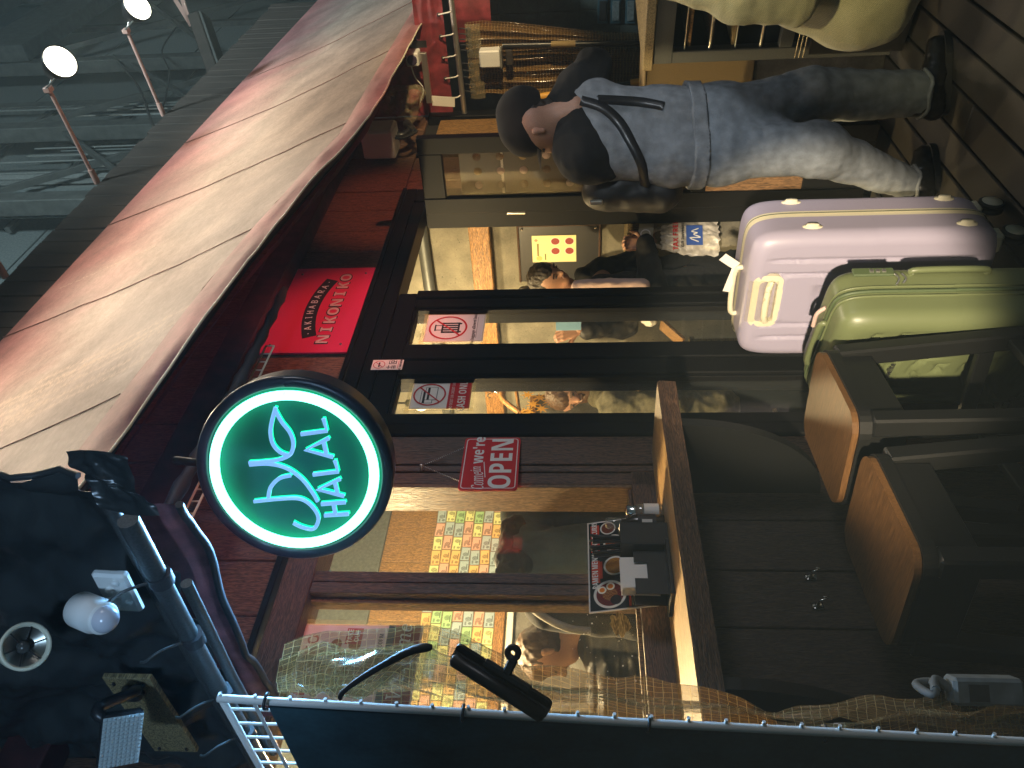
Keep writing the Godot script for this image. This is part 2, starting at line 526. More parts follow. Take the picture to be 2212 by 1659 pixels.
func materials():
	var V = Vector3(7, 0.7, 7)      # grain upright
	M.plank = []
	for i in 5:
		var s = [1.0, 0.86, 1.12, 0.93, 1.05][i]
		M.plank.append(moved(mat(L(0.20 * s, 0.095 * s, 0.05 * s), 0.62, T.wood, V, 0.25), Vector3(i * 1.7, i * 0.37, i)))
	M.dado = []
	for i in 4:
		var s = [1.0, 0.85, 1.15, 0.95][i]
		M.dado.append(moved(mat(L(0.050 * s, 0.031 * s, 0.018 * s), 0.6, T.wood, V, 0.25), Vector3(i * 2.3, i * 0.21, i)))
	M.frame = mat(L(0.13, 0.062, 0.036), 0.5, T.wood, V, 0.15)
	M.frame_h = mat(L(0.13, 0.062, 0.036), 0.5, T.wood, Vector3(0.7, 7, 7), 0.15)
	M.jamb = mat(L(0.24, 0.135, 0.065), 0.5, T.wood, V, 0.1)
	M.black = mat(L(0.009, 0.009, 0.0095), 0.45, T.fine, Vector3(6, 0.8, 6), 0.05)
	M.black_h = mat(L(0.009, 0.009, 0.0095), 0.45, T.fine, Vector3(0.8, 6, 6), 0.05)
	M.inside_wood = mat(L(0.42, 0.23, 0.08), 0.5, T.wood, V, 0.2)
	M.inside_wood_h = mat(L(0.5, 0.25, 0.08), 0.5, T.wood, Vector3(0.7, 7, 0.7), 0.2)
	M.concrete = mat(L(0.27, 0.25, 0.19), 0.85, T.worn, Vector3(0.9, 0.9, 0.9), 0.4)
	M.plaster = mat(L(0.55, 0.46, 0.27), 0.8, T.soft, Vector3.ONE, 0.1)
	M.ceiling = mat(L(0.5, 0.42, 0.26), 0.8, T.soft)
	M.floor_in = mat(L(0.12, 0.09, 0.06), 0.5, T.wood, Vector3(2, 2, 2))
	M.deck = []
	for i in 4:
		var s = [1.0, 0.93, 1.05, 0.97][i]
		M.deck.append(moved(mat(L(0.042 * s, 0.039 * s, 0.033 * s), 0.55, T.fine, Vector3(0.8, 6, 6), 0.05), Vector3(i, i * 0.3, i * 0.7)))
	M.dark = mat(L(0.012, 0.012, 0.012), 0.8)
	M.top = mat(L(0.60, 0.36, 0.14), 0.42, T.wood_soft, Vector3(0.35, 6, 6), 0.3)
	M.top_edge = mat(L(0.14, 0.07, 0.035), 0.6, T.wood, Vector3(0.75, 8, 8), 0.5)
	M.seat = mat(L(0.17, 0.085, 0.031), 0.36, T.wood_soft, Vector3(6, 6, 0.35), 0.04)
	M.black.metallic_specular = 0.2; M.black_h.metallic_specular = 0.2
	M.stool = mat(L(0.008, 0.0085, 0.008), 0.45, T.fine, Vector3(8, 1, 8), 0.05)
	M.canvas = StandardMaterial3D.new()
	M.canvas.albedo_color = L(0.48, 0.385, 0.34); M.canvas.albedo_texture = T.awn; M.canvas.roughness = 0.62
	M.canvas.backlight_enabled = true; M.canvas.backlight = L(0.30, 0.035, 0.04)
	M.canvas_red = mat(L(0.42, 0.055, 0.07), 0.6, T.soft, Vector3(2, 2, 2), 0.05)
	M.canvas_red.backlight_enabled = true; M.canvas_red.backlight = L(0.3, 0.04, 0.05)
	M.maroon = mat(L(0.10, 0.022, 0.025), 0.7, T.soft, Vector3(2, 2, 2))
	M.valance = mat(L(0.36, 0.13, 0.15), 0.65, T.soft, Vector3(3, 3, 3), 0.1)
	M.tarp = mat(L(0.075, 0.085, 0.088), 0.28, T.weave, Vector3(40, 40, 40), 0.02)
	M.hem = mat(L(0.05, 0.05, 0.055), 0.6, T.fine, Vector3(5, 5, 5))
	M.pipe = mat(L(0.13, 0.14, 0.14), 0.5, T.fine, Vector3(3, 3, 3), 0.05, 0.5)
	M.steel = mat(L(0.62, 0.61, 0.57), 0.32, null, Vector3.ONE, 0.0, 0.9)
	M.chrome = mat(L(0.75, 0.74, 0.72), 0.16, null, Vector3.ONE, 0.0, 1.0)
	M.white = mat(L(0.74, 0.73, 0.70), 0.45)
	M.paper = mat(L(0.78, 0.74, 0.68), 0.7)
	M.red = mat(L(0.52, 0.018, 0.024), 0.35)
	M.red_sign = mat(L(0.60, 0.028, 0.085), 0.3)
	M.ink = mat(L(0.015, 0.014, 0.016), 0.6)
	M.tape = pane(0.25, Color(0.95, 0.85, 0.5)); M.tape.roughness = 0.3
	M.glass = pane(0.012); M.glass.metallic_specular = 0.32
	M.smear = StandardMaterial3D.new(); M.smear.transparency = BaseMaterial3D.TRANSPARENCY_ALPHA
	M.smear.albedo_texture = T.smear; M.smear.roughness = 0.6
	M.net = StandardMaterial3D.new(); M.net.transparency = BaseMaterial3D.TRANSPARENCY_ALPHA
	M.net.albedo_texture = T.net; M.net.backlight_enabled = true; M.net.backlight = L(0.5, 0.46, 0.36); M.net.roughness = 0.16; M.net.metallic_specular = 0.7
	M.film = pane(0.18, Color(0.8, 0.75, 0.6))
	M.plastic_black = mat(L(0.018, 0.018, 0.02), 0.35)
	M.rubber = mat(L(0.02, 0.02, 0.02), 0.7)
	M.board_dark = mat(L(0.07, 0.16, 0.20), 0.5, T.soft, Vector3(1, 1, 1))
	M.siding = mat(L(0.22, 0.25, 0.25), 0.7, T.fine, Vector3(0.5, 0.5, 0.5), 0.1)
	M.siding_mid = mat(L(0.17, 0.185, 0.18), 0.7, T.fine, Vector3(0.5, 0.5, 0.5), 0.1)
	M.siding_dark = mat(L(0.11, 0.13, 0.13), 0.8, T.fine, Vector3(0.5, 0.5, 0.5), 0.1)
	M.girder = mat(L(0.075, 0.082, 0.078), 0.7, T.soft, Vector3(1, 1, 1), 0.1)
	M.rust = mat(L(0.046, 0.034, 0.028), 0.85, T.worn, Vector3(1.5, 0.4, 1.5), 0.3)
	M.arm = mat(L(0.5, 0.30, 0.25), 0.5)
	M.greywall = mat(L(0.12, 0.145, 0.13), 0.6, T.soft, Vector3(0.6, 0.6, 0.6))
	M.lavender = mat(L(0.335, 0.31, 0.42), 0.42)
	M.cream = mat(L(0.66, 0.62, 0.47), 0.42)
	M.green = mat(L(0.125, 0.150, 0.070), 0.40)
	M.green_dark = mat(L(0.07, 0.10, 0.045), 0.5)
	M.denim = mat(L(0.30, 0.335, 0.375), 0.9, T.worn, Vector3(4, 3, 4), 0.05)
	M.denim2 = mat(L(0.31, 0.33, 0.355), 0.9, T.worn, Vector3(4, 3, 4), 0.08)
	M.knit = mat(L(0.010, 0.0095, 0.010), 0.95, T.weave, Vector3(30, 30, 30), 0.1)
	M.knit.rim_enabled = true; M.knit.rim = 0.08
	M.puffer = mat(L(0.014, 0.013, 0.013), 0.5, T.fine, Vector3(6, 6, 6), 0.05)
	M.navy = mat(L(0.010, 0.042, 0.062), 0.55, T.soft, Vector3(6, 6, 6), 0.1)
	M.fleece = mat(L(0.62, 0.575, 0.36), 0.95, T.weave, Vector3(14, 14, 14), 0.2)
	M.fleece.rim_enabled = true; M.fleece.rim = 0.5
	M.skin = mat(L(0.50, 0.27, 0.18), 0.55, T.fine, Vector3(4, 4, 4)); M.skin.subsurf_scatter_enabled = true; M.skin.subsurf_scatter_strength = 0.1
	M.hair = mat(L(0.03, 0.02, 0.013), 0.5, T.fine, Vector3(40, 6, 40), 0.3)
	M.hair_brown = mat(L(0.09, 0.045, 0.02), 0.5, T.fine, Vector3(40, 6, 40), 0.3)
	M.khaki = mat(L(0.17, 0.16, 0.10), 0.8, T.soft, Vector3(6, 6, 6), 0.1)
	M.leather = mat(L(0.012, 0.011, 0.010), 0.28, T.fine, Vector3(8, 8, 8), 0.05)
	M.pink = mat(L(0.55, 0.40, 0.36), 0.8)
	M.card = mat(L(0.42, 0.30, 0.13), 0.8, T.fine, Vector3(3, 3, 3))
	M.bag = mat(L(0.78, 0.74, 0.66), 0.35, T.soft, Vector3(3, 3, 3), 0.1)
	M.blue = mat(L(0.02, 0.07, 0.30), 0.5)
	M.orange = mat(L(0.65, 0.33, 0.05), 0.5)
	M.ply = mat(L(0.42, 0.32, 0.15), 0.6, T.wood, Vector3(1, 6, 6), 0.1)
	M.stone = mat(L(0.3, 0.29, 0.26), 0.8, T.soft)

# ---------------------------------------------------------------- ground and what stands behind the shop
func ground():
	var g = struct(mi("ground", PlaneMesh.new(), M.dark)); g.mesh.size = Vector2(90, 90); g.position.y = -0.06
	var fl = Node3D.new(); fl.name = "pavement"; add_child(fl); struct(fl)
	var z = 0.02
	var k = 0
	var pitch = 0.146
	while z < 2.7:
		var x = [-0.9, -1.7][k % 2] + rng.randf() * 0.5
		while x < 9.0:
			var ln = 3.64
			if x + ln > 1.2:
				var st = mk()
				bx(st, Vector3(x + ln / 2, -0.02 + rng.randf_range(-0.0008, 0.0008), z + pitch / 2), Vector3(ln - 0.003, 0.04, pitch - 0.011), 0.004)
				ob("board", st, M.deck[rng.randi() % 4], fl)
			x += ln
		z += pitch; k += 1

func backdrop():
	var b = thing("panelled_building", "tall grey panelled building rising behind the shop roof", "building")
	var z = -2.6
	box("wall", Vector3(-6, 2.9, z - 0.3), Vector3(34, 22, z - 0.02), M.siding_dark, b, 0.0)
	var xs = [4.0, 6.2, 8.4, 10.3, 12.15, 14.0, 16.4, 18.6, 20.5, 23.0]
	var tone = [M.siding_dark, M.siding_dark, M.siding_dark, M.siding_dark, M.siding_dark, M.siding, M.siding_mid, M.siding_mid, M.siding]
	for i in xs.size() - 1:
		var y = 3.2 + 0.4 * (i % 3)
		while y < 15.0:
			var h = rng.randf_range(1.7, 2.6)
			box("panel", Vector3(xs[i] + 0.012, y + 0.012, z - 0.02), Vector3(xs[i + 1] - 0.012, y + h - 0.012, z + 0.03 + 0.02 * (i % 2)), tone[i], b, 0.006)
			y += h
	for q in [[12.1, 12.3, 0.12], [13.9, 14.02, 0.2], [16.35, 16.5, 0.10]]: box("cover_strip", Vector3(q[0], 3, z + 0.052), Vector3(q[1], 15, z + 0.052 + q[2]), M.girder, b, 0.004)
	# louvre: upright slats, some slipped
	var lv = thing("louvre_screen", "slatted louvre screen of pale weathered strips left of the lit lamps", "louvre screen")
	var x = 8.3
	while x < 12.0:
		var w = rng.randf_range(0.03, 0.10)
		var y0 = 3.6 + rng.randf() * 3.6; 
		var st = mk()
		bx(st, Vector3(x, y0 + 2.4, z + 0.22 + rng.randf() * 0.06), Vector3(w, rng.randf_range(2.4, 5.2), 0.02), 0.003, Basis(Vector3(0, 0, 1), rng.randf_range(-0.012, 0.012)) * Basis(Vector3(0, 1, 0), rng.randf_range(-0.5, 0.5)))
		ob("slat", st, [M.siding, M.stone, M.siding_mid, M.siding_dark][rng.randi() % 4], lv)
		x += w + rng.randf_range(0.02, 0.09)
	for y in [4.9, 6.4, 8.2, 9.6]:
		box("rail", Vector3(8.2, y, z + 0.10), Vector3(12.1, y + 0.07, z + 0.16), M.girder, lv)
	# steel frame
	var tr = thing("steel_truss", "dark riveted steel truss with crossed braces under the overhead line", "steel truss")
	for xx in [8.1, 10.2, 12.9, 17.3]:
		box("post", Vector3(xx - 0.11, 2.9, z + 0.42), Vector3(xx + 0.11, 15, z + 0.62), M.girder, tr, 0.01)
	for q in [[8.1, 6.2, 10.2, 8.4], [10.2, 6.4, 8.1, 9.0], [10.2, 6.0, 12.9, 8.6], [12.9, 6.4, 10.2, 9.6], [12.9, 7, 17.3, 10.4], [17.3, 7.2, 12.9, 11.4], [8.1, 9.2, 10.2, 11.4]]:
		var zz = z + 0.45 + 0.07 * (1 if q[0] < q[2] else 0)
		var st = mk(); bar(st, Vector3(q[0], q[1], zz), Vector3(q[2], q[3], zz), 0.085, 0.05, 0.004)
		ob("brace", st, M.girder, tr)
	for q in [[8.0, 10.6, 9.9], [12.8, 20.0, 10.2]]:
		box("beam", Vector3(q[0], q[2], z + 0.64), Vector3(q[1], q[2] + 0.9, z + 0.9), M.girder, tr, 0.01)
	box("deck", Vector3(-4, 12.6, z + 0.5), Vector3(34, 13.2, 6), M.girder, tr, 0.0)
	var pst = thing("rusty_beam", "rusty channel beam with a pink bracket reaching out at the upper right", "beam", Vector3.ZERO)
	var b0 = pz(1430, 490, -1.6); var b1 = px(1626, 423, b0.x + 0.6)
	var st2 = mk(); bar(st2, b0, b1, 0.20, 0.14, 0.01); ob("channel", st2, M.rust, pst)
	st2 = mk(); bar(st2, b0 + Vector3(0, -0.11, 0), b1 + Vector3(0, -0.11, 0), 0.26, 0.03, 0.004); ob("flange", st2, M.girder, pst)
	for s in [0.0, 0.22]:
		st2 = mk(); bar(st2, b1 + Vector3(0, 0.1, -0.1), b1 + Vector3(0.9, 0.75 - s, 0.35), 0.05, 0.05); ob("bracket", st2, M.arm, pst)
	# cables
	var cb = thing("cable", "black cable looping down from the further lamp's fixing", "cable")
	st2 = mk(); tube(st2, spline([pz(1540, 245, -2.0), pz(1470, 300, -1.9), pz(1390, 330, -1.6), pz(1330, 372, -1.0), pz(1240, 372, -0.4)], 6), 0.018, 6); ob("strand", st2, M.rubber, cb)
	st2 = mk(); tube(st2, spline([pz(1600, 380, -2.0), pz(1550, 350, -1.9), pz(1500, 366, -1.8), pz(1420, 350, -1.6)], 6), 0.014, 6); ob("strand", st2, M.rubber, cb)
	# parapet of ribbed sheet above the awning
	var pp = thing("parapet", "dark brown ribbed metal parapet above the awning's top edge", "parapet")
	x = 2.0
	while x < 8.2:
		box("rib", Vector3(x, 3.55, -0.20), Vector3(x + 0.13, 4.40 + rng.randf_range(-0.01, 0.01), -0.10 + rng.randf_range(-0.003, 0.003)), M.rust, pp, 0.005)
		x += 0.1325
	box("backing", Vector3(1.0, 3.4, -0.26), Vector3(8.3, 4.36, -0.205), M.girder, pp)

# ---------------------------------------------------------------- the shop front
func plank_row(parent, x0, x1, y0, y1, w, mats, called = "plank", z = 0.0, seam = 0.004):
	var x = x0
	while x < x1 - 0.02:
		var ww = minf(w * rng.randf_range(0.93, 1.07), x1 - x)
		if x1 - x - ww < 0.05: ww = x1 - x
		box(called, Vector3(x + seam / 2, y0, z - 0.022), Vector3(x + ww - seam / 2, y1, z + rng.randf_range(-0.002, 0.002)), mats[rng.randi() % mats.size()], parent, 0.003)
		x += ww
func pane_in(parent, x0, x1, y0, y1, z, called = "pane"):
	return box(called, Vector3(x0, y0, z - 0.002), Vector3(x1, y1, z + 0.002), M.glass, parent, 0.0)
func shop():
	var s = thing("shop_front", "red brown timber shop front with black glazed door and two windows", "shop front")
	# body behind the boards
	box("wall_core", Vector3(0.66, 2.42, -0.12), Vector3(5.06, 3.4, -0.026), M.dark, s, 0.0)
	box("wall_core", Vector3(0.66, 0, -0.12), Vector3(2.06, 1.2, -0.026), M.dark, s, 0.0)
	box("wall_core", Vector3(-1.2, 0, -0.12), Vector3(0.655, 3.4, -0.026), M.dark, s, 0.0)
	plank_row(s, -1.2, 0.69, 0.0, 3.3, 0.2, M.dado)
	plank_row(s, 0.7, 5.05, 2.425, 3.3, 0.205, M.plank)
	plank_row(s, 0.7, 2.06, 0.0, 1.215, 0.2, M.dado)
	# head rail over windows and door: two steps with a dark gap
	box("head_rail", Vector3(0.7, 2.30, -0.12), Vector3(2.065, 2.395, 0.006), M.frame_h, s)
	box("head_rail", Vector3(2.065, 2.345, -0.12), Vector3(3.985, 2.40, 0.022), M.black_h, s)
	box("cornice", Vector3(0.7, 2.402, -0.02), Vector3(3.985, 2.422, 0.030), M.black_h, s)
	box("sill_rail", Vector3(0.7, 1.225, -0.12), Vector3(2.065, 1.318, 0.004), M.frame_h, s)
	# window at the left end
	var w2 = box("window_frame", Vector3(0.70, 1.318, -0.10), Vector3(0.745, 2.30, 0.0), M.frame, s)
	box("stile", Vector3(1.41, 1.318, -0.09), Vector3(1.448, 2.30, 0.0), M.frame, s)
	box("stile", Vector3(1.452, 1.318, -0.12), Vector3(1.49, 2.30, -0.002), M.frame, s)
	var q2 = pane_in(s, 0.745, 1.41, 1.318, 2.30, -0.055)
	box("bead", Vector3(1.397, 1.318, -0.052), Vector3(1.41, 2.30, -0.03), M.jamb, s)
	box("bead", Vector3(0.745, 1.318, -0.052), Vector3(1.397, 1.33, -0.03), M.jamb, s)
	# second window
	pane_in(s, 1.49, 1.832, 1.318, 2.30, -0.112)
	box("jamb", Vector3(1.832, 1.318, -0.12), Vector3(1.846, 2.30, 0.003), M.jamb, s)
	box("window_board", Vector3(1.49, 1.3185, -0.105), Vector3(1.832, 1.33, -0.004), M.frame_h, s)
	# post between window and door
	box("post", Vector3(1.846, 1.225, -0.12), Vector3(1.897, 2.345, 0.004), M.frame, s)
	box("post", Vector3(1.901, 1.225, -0.12), Vector3(1.928, 2.345, 0.008), M.frame, s)
	box("post", Vector3(1.932, 0.0, -0.12), Vector3(2.066, 2.345, 0.012), M.frame, s)
	# door frame and its two fixed lights
	box("door_frame", Vector3(2.07, 0, -0.12), Vector3(2.128, 2.345, 0.022), M.black, s, 0.004)
	box("door_frame", Vector3(2.132, 0, -0.10), Vector3(2.19, 2.285, 0.014), M.black, s, 0.004)
	box("transom", Vector3(2.132, 2.285, -0.10), Vector3(3.852, 2.343, 0.012), M.black_h, s, 0.004)
	box("transom", Vector3(2.19, 2.20, -0.09), Vector3(3.0, 2.283, 0.004), M.black_h, s, 0.004)
	for g in [[2.19, 2.425], [2.615, 2.89]]:
		pane_in(s, g[0], g[1], 0.45, 2.20, -0.035)
		box("bottom_rail", Vector3(g[0], 0.02, -0.06), Vector3(g[1], 0.45, 0.004), M.black_h, s, 0.004)
		box("bead", Vector3(g[1] - 0.012, 0.45, -0.033), Vector3(g[1], 2.20, -0.006), M.black, s)
		box("bead", Vector3(g[0], 2.188, -0.033), Vector3(g[1] - 0.012, 2.20, -0.006), M.black_h, s)
	box("door_stile", Vector3(2.425, 0.02, -0.09), Vector3(2.515, 2.20, 0.006), M.black, s, 0.004)
	box("door_stile", Vector3(2.519, 0.02, -0.09), Vector3(2.615, 2.20, 0.012), M.black, s, 0.004)
	box("door_stile", Vector3(2.89, 0.02, -0.09), Vector3(2.95, 2.20, 0.006), M.black, s, 0.004)
	box("door_stile", Vector3(2.953, 0.02, -0.09), Vector3(3.005, 2.20, 0.016), M.black, s, 0.004)
	box("threshold", Vector3(2.19, 0.0, -0.10), Vector3(3.798, 0.02, 0.05), M.steel, s)
	# right hand side of the doorway
	box("door_frame", Vector3(3.80, 0, -0.12), Vector3(3.85, 2.283, -0.002), M.black, s, 0.004)
	box("door_frame", Vector3(3.854, 0, -0.12), Vector3(3.985, 2.345, 0.02), M.black, s, 0.004)
	plank_row(s, 3.99, 4.42, 0.0, 2.42, 0.14, M.plank)
	box("wall_core", Vector3(3.99, 0, -0.12), Vector3(5.06, 2.42, -0.026), M.dark, s, 0.0)
	box("post", Vector3(4.42, 0, -0.05), Vector3(4.60, 2.42, 0.02), M.black, s, 0.004)
	box("post", Vector3(4.604, 0, -0.05), Vector3(4.68, 2.40, 0.03), M.frame, s, 0.004)
	box("panel", Vector3(4.684, 0, -0.05), Vector3(4.95, 2.34, 0.01), M.inside_wood, s, 0.004)
	box("post", Vector3(4.954, 0, -0.05), Vector3(5.05, 2.42, 0.03), M.black, s, 0.004)
	# soffit beam under the awning
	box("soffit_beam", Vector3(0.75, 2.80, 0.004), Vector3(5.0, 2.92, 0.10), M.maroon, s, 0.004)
	# the folded door leaf, standing out at a right angle
	var lf = thing("door_leaf", "narrow black glazed door leaf folded out into the alley beside the doorway", "door", Vector3(3.70, 0, 0.03))
	var w = 0.405
	box("stile", Vector3(-0.022, 0.10, 0.0), Vector3(0.022, 2.255, 0.085), M.black, lf, 0.004)
	box("stile", Vector3(-0.022, 0.10, w - 0.085), Vector3(0.022, 2.255, w), M.black, lf, 0.004)
	box("top_rail", Vector3(-0.02, 2.14, 0.085), Vector3(0.02, 2.253, w - 0.085), M.black, lf, 0.004)
	box("kick_panel", Vector3(-0.02, 0.102, 0.085), Vector3(0.02, 0.40, w - 0.085), M.black, lf, 0.004)
	box("lower_panel", Vector3(-0.016, 0.40, 0.085), Vector3(0.016, 0.86, w - 0.085), M.jamb, lf, 0.003)
	box("rail", Vector3(-0.02, 0.86, 0.085), Vector3(0.02, 0.93, w - 0.085), M.black, lf, 0.004)
	box("pane", Vector3(-0.003, 0.93, 0.085), Vector3(0.003, 2.14, w - 0.085), pane(0.3, Color(0.25, 0.2, 0.13)), lf, 0.0)
	for y in [0.5, 1.75]:
		var st = mk(); tube(st, [Vector3(0.0, y, -0.012), Vector3(0, y + 0.09, -0.012)], 0.011, 8); ob("hinge", st, M.steel, lf)
	# menu board seen in the leaf's glass, hung behind it
	var mb = thing("menu_board", "dark menu board with rows of small food pictures behind the folded door leaf", "menu board")
	mb.position = Vector3(3.76, 1.45, 0.10)
	box("panel", Vector3(0, 0, 0), Vector3(0.012, 0.62, 0.24), M.plastic_black, mb, 0.002)
	var ix = frame3(Vector3(-0.001, 0.31, 0.12), Vector3(-1, 0, 0))
	for r in 5:
		for c in 3:
			var st = mk()
			lathe(st, [Vector2(0.021, 0.0), Vector2(0.019, 0.003), Vector2(0.0, 0.0035)], ix * Transform3D(Basis(Vector3.RIGHT, PI / 2), Vector3(-0.075 + c * 0.075, 0.22 - r * 0.115, 0)), 10)
			ob("dish", st, [M.pink, M.card, M.top_edge, M.pink, M.jamb][(r * 2 + c) % 5], mb)
	box("strip", Vector3(-0.004, 0.40, 0.0), Vector3(-0.0005, 0.412, 0.24), M.paper, mb, 0.0)

# ---------------------------------------------------------------- awning
func hem_y(x):
	var k = [[0.6, 2.78], [1.49, 2.71], [2.52, 2.62], [3.3, 2.50], [3.62, 2.44], [5.5, 2.39], [8.4, 2.35]]
	for i in k.size() - 1:
		if x <= k[i + 1][0] or i == k.size() - 2:
			var t = (x - k[i][0]) / (k[i + 1][0] - k[i][0])
			return lerpf(k[i][1], k[i + 1][1], t)
func awning():
	var a = thing("awning", "long steep stained red cloth awning lit from above over the shop front", "awning")
	var n = noise(44, 1.0, 3)
	var cloth = func(s, t):      # s along the shop, t from the top down to the fold
		var x = lerpf(0.78, 8.2, s)
		var y0 = lerpf(4.09, 3.88, s); var yb = hem_y(x) + 0.16
		var sag = -0.05 * sin(PI * t) * (0.6 + 0.4 * n.get_noise_2d(x * 0.9, 3)) + (0.012 * n.get_noise_2d(x * 2.2, t * 1.6) + 0.006 * n.get_noise_2d(x * 11.0 - t * 3.0, t * 1.2) + 0.003 * n.get_noise_2d(x * 30.0 - t * 7.0, t * 2.0)) * smoothstep(0.0, 0.35, t)
		return Vector3(x, lerpf(y0, yb, t) + sag * 0.4, lerpf(-0.03, 0.49, t) + sag * 0.45)
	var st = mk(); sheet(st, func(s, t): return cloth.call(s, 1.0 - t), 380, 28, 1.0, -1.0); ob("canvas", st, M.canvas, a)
	var band = func(s, t):
		var x = lerpf(0.78, 8.2, s)
		var y = hem_y(x)
		var f = 0.012 * n.get_noise_2d(x * 2.2, t * 2.0) * (0.4 + t) + 0.005 * sin(x * 7.0) * t
		return Vector3(x, lerpf(y + 0.16, y, t), 0.495 + f + 0.08 * t + 0.012 * sin(PI * t))
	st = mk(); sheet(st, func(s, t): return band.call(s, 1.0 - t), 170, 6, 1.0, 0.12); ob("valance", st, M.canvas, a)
	# rope sewn in the hem and the seams
	var pts = []
	for i in 90: pts.append(band.call(i / 89.0, 1.0) + Vector3(0, -0.003, 0.001))
	st = mk(); tube(st, pts, 0.0042, 6); ob("hem_rope", st, M.cream, a)
	for x in [1.75, 2.75, 3.75, 4.8, 5.9]:
		var p = []
		for i in 22: p.append(cloth.call((x - 0.78) / 7.42, i / 21.0) + Vector3(0, 0.002, 0.003))
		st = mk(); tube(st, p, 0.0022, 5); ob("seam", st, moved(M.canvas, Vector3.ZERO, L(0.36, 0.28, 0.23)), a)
	# inner lining seen under the hem
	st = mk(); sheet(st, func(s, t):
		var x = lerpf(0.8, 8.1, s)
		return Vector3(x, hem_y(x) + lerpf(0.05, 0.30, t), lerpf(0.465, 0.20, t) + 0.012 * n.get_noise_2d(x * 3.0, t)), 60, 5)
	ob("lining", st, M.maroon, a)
	# bar the cloth is stretched over
	st = mk()
	var bp = []
	for i in 30:
		var x = lerpf(0.8, 8.0, i / 29.0)
		bp.append(Vector3(x, hem_y(x) + 0.10, 0.462))
	tube(st, bp, 0.016, 8); ob("front_bar", st, M.pipe, a)
	# rolled rain sheet tied up under the awning
	var rl = thing("rolled_sheet", "rolled grey rain sheet tied up under the awning above the round sign", "rolled sheet")
	st = mk()
	var rp = []; var rr = []
	for i in 40:
		var s = i / 39.0
		rp.append(Vector3(lerpf(1.12, 2.6, s), lerpf(2.66, 2.63, s) - 0.02 * sin(PI * s), 0.34 - 0.04 * s)); rr.append(0.022 + 0.004 * sin(i * 1.9) - 0.006 * s)
	tube(st, rp, rr, 10); ob("roll", st, M.hem, rl)
	var ld = thing("cable_ladder", "small wire cable ladder under the awning beside the round sign", "cable ladder")
	for s in [0.0, 0.03]:
		st = mk(); tube(st, [Vector3(1.2, 2.60 + s, 0.27), Vector3(2.3, 2.60 + s, 0.25)], 0.004, 6); ob("rail", st, M.cream, ld)
	for i in 24:
		var p = Vector3(1.2, 2.60, 0.27).lerp(Vector3(2.3, 2.60, 0.25), i / 23.0)
		st = mk(); tube(st, [p, p + Vector3(0, 0.03, 0)], 0.0028, 5); ob("rung", st, M.cream, ld)

# ---------------------------------------------------------------- the room behind the windows
func painted(w, h, base, shapes):
	var im = Image.create(w, h, false, Image.FORMAT_RGB8)
	im.fill(base)
	for s in shapes:
		if s[0] == "r": im.fill_rect(Rect2i(s[1], s[2], s[3], s[4]), s[5])
		else:
			var r = s[3]
			for y in range(maxi(0, s[2] - r), mini(h, s[2] + r + 1)):
				for x in range(maxi(0, s[1] - r), mini(w, s[1] + r + 1)):
					var d = Vector2(x - s[1], y - s[2]).length()
					if d <= r:
						var c: Color = s[4]
						if s.size() > 5: c = c.lerp(s[5], 0.5 + 0.5 * noise_at(x, y))
						im.set_pixel(x, y, im.get_pixel(x, y).lerp(c, clampf(r - d, 0.0, 1.0)))
	return ImageTexture.create_from_image(im)
func noise_at(x, y): return sin(x * 0.9 + 2.0 * sin(y * 0.31)) * sin(y * 0.8 + 1.7 * sin(x * 0.27))
func bowl(x, y, r, a, b): return [["c", x, y, r, Color(0.88, 0.85, 0.8)], ["c", x, y, int(r * 0.84), a, b]]
func egg(x, y, r): return [["c", x, y, r, Color(0.97, 0.93, 0.84)], ["c", x, y, int(r * 0.62), Color(0.93, 0.5, 0.08)]]
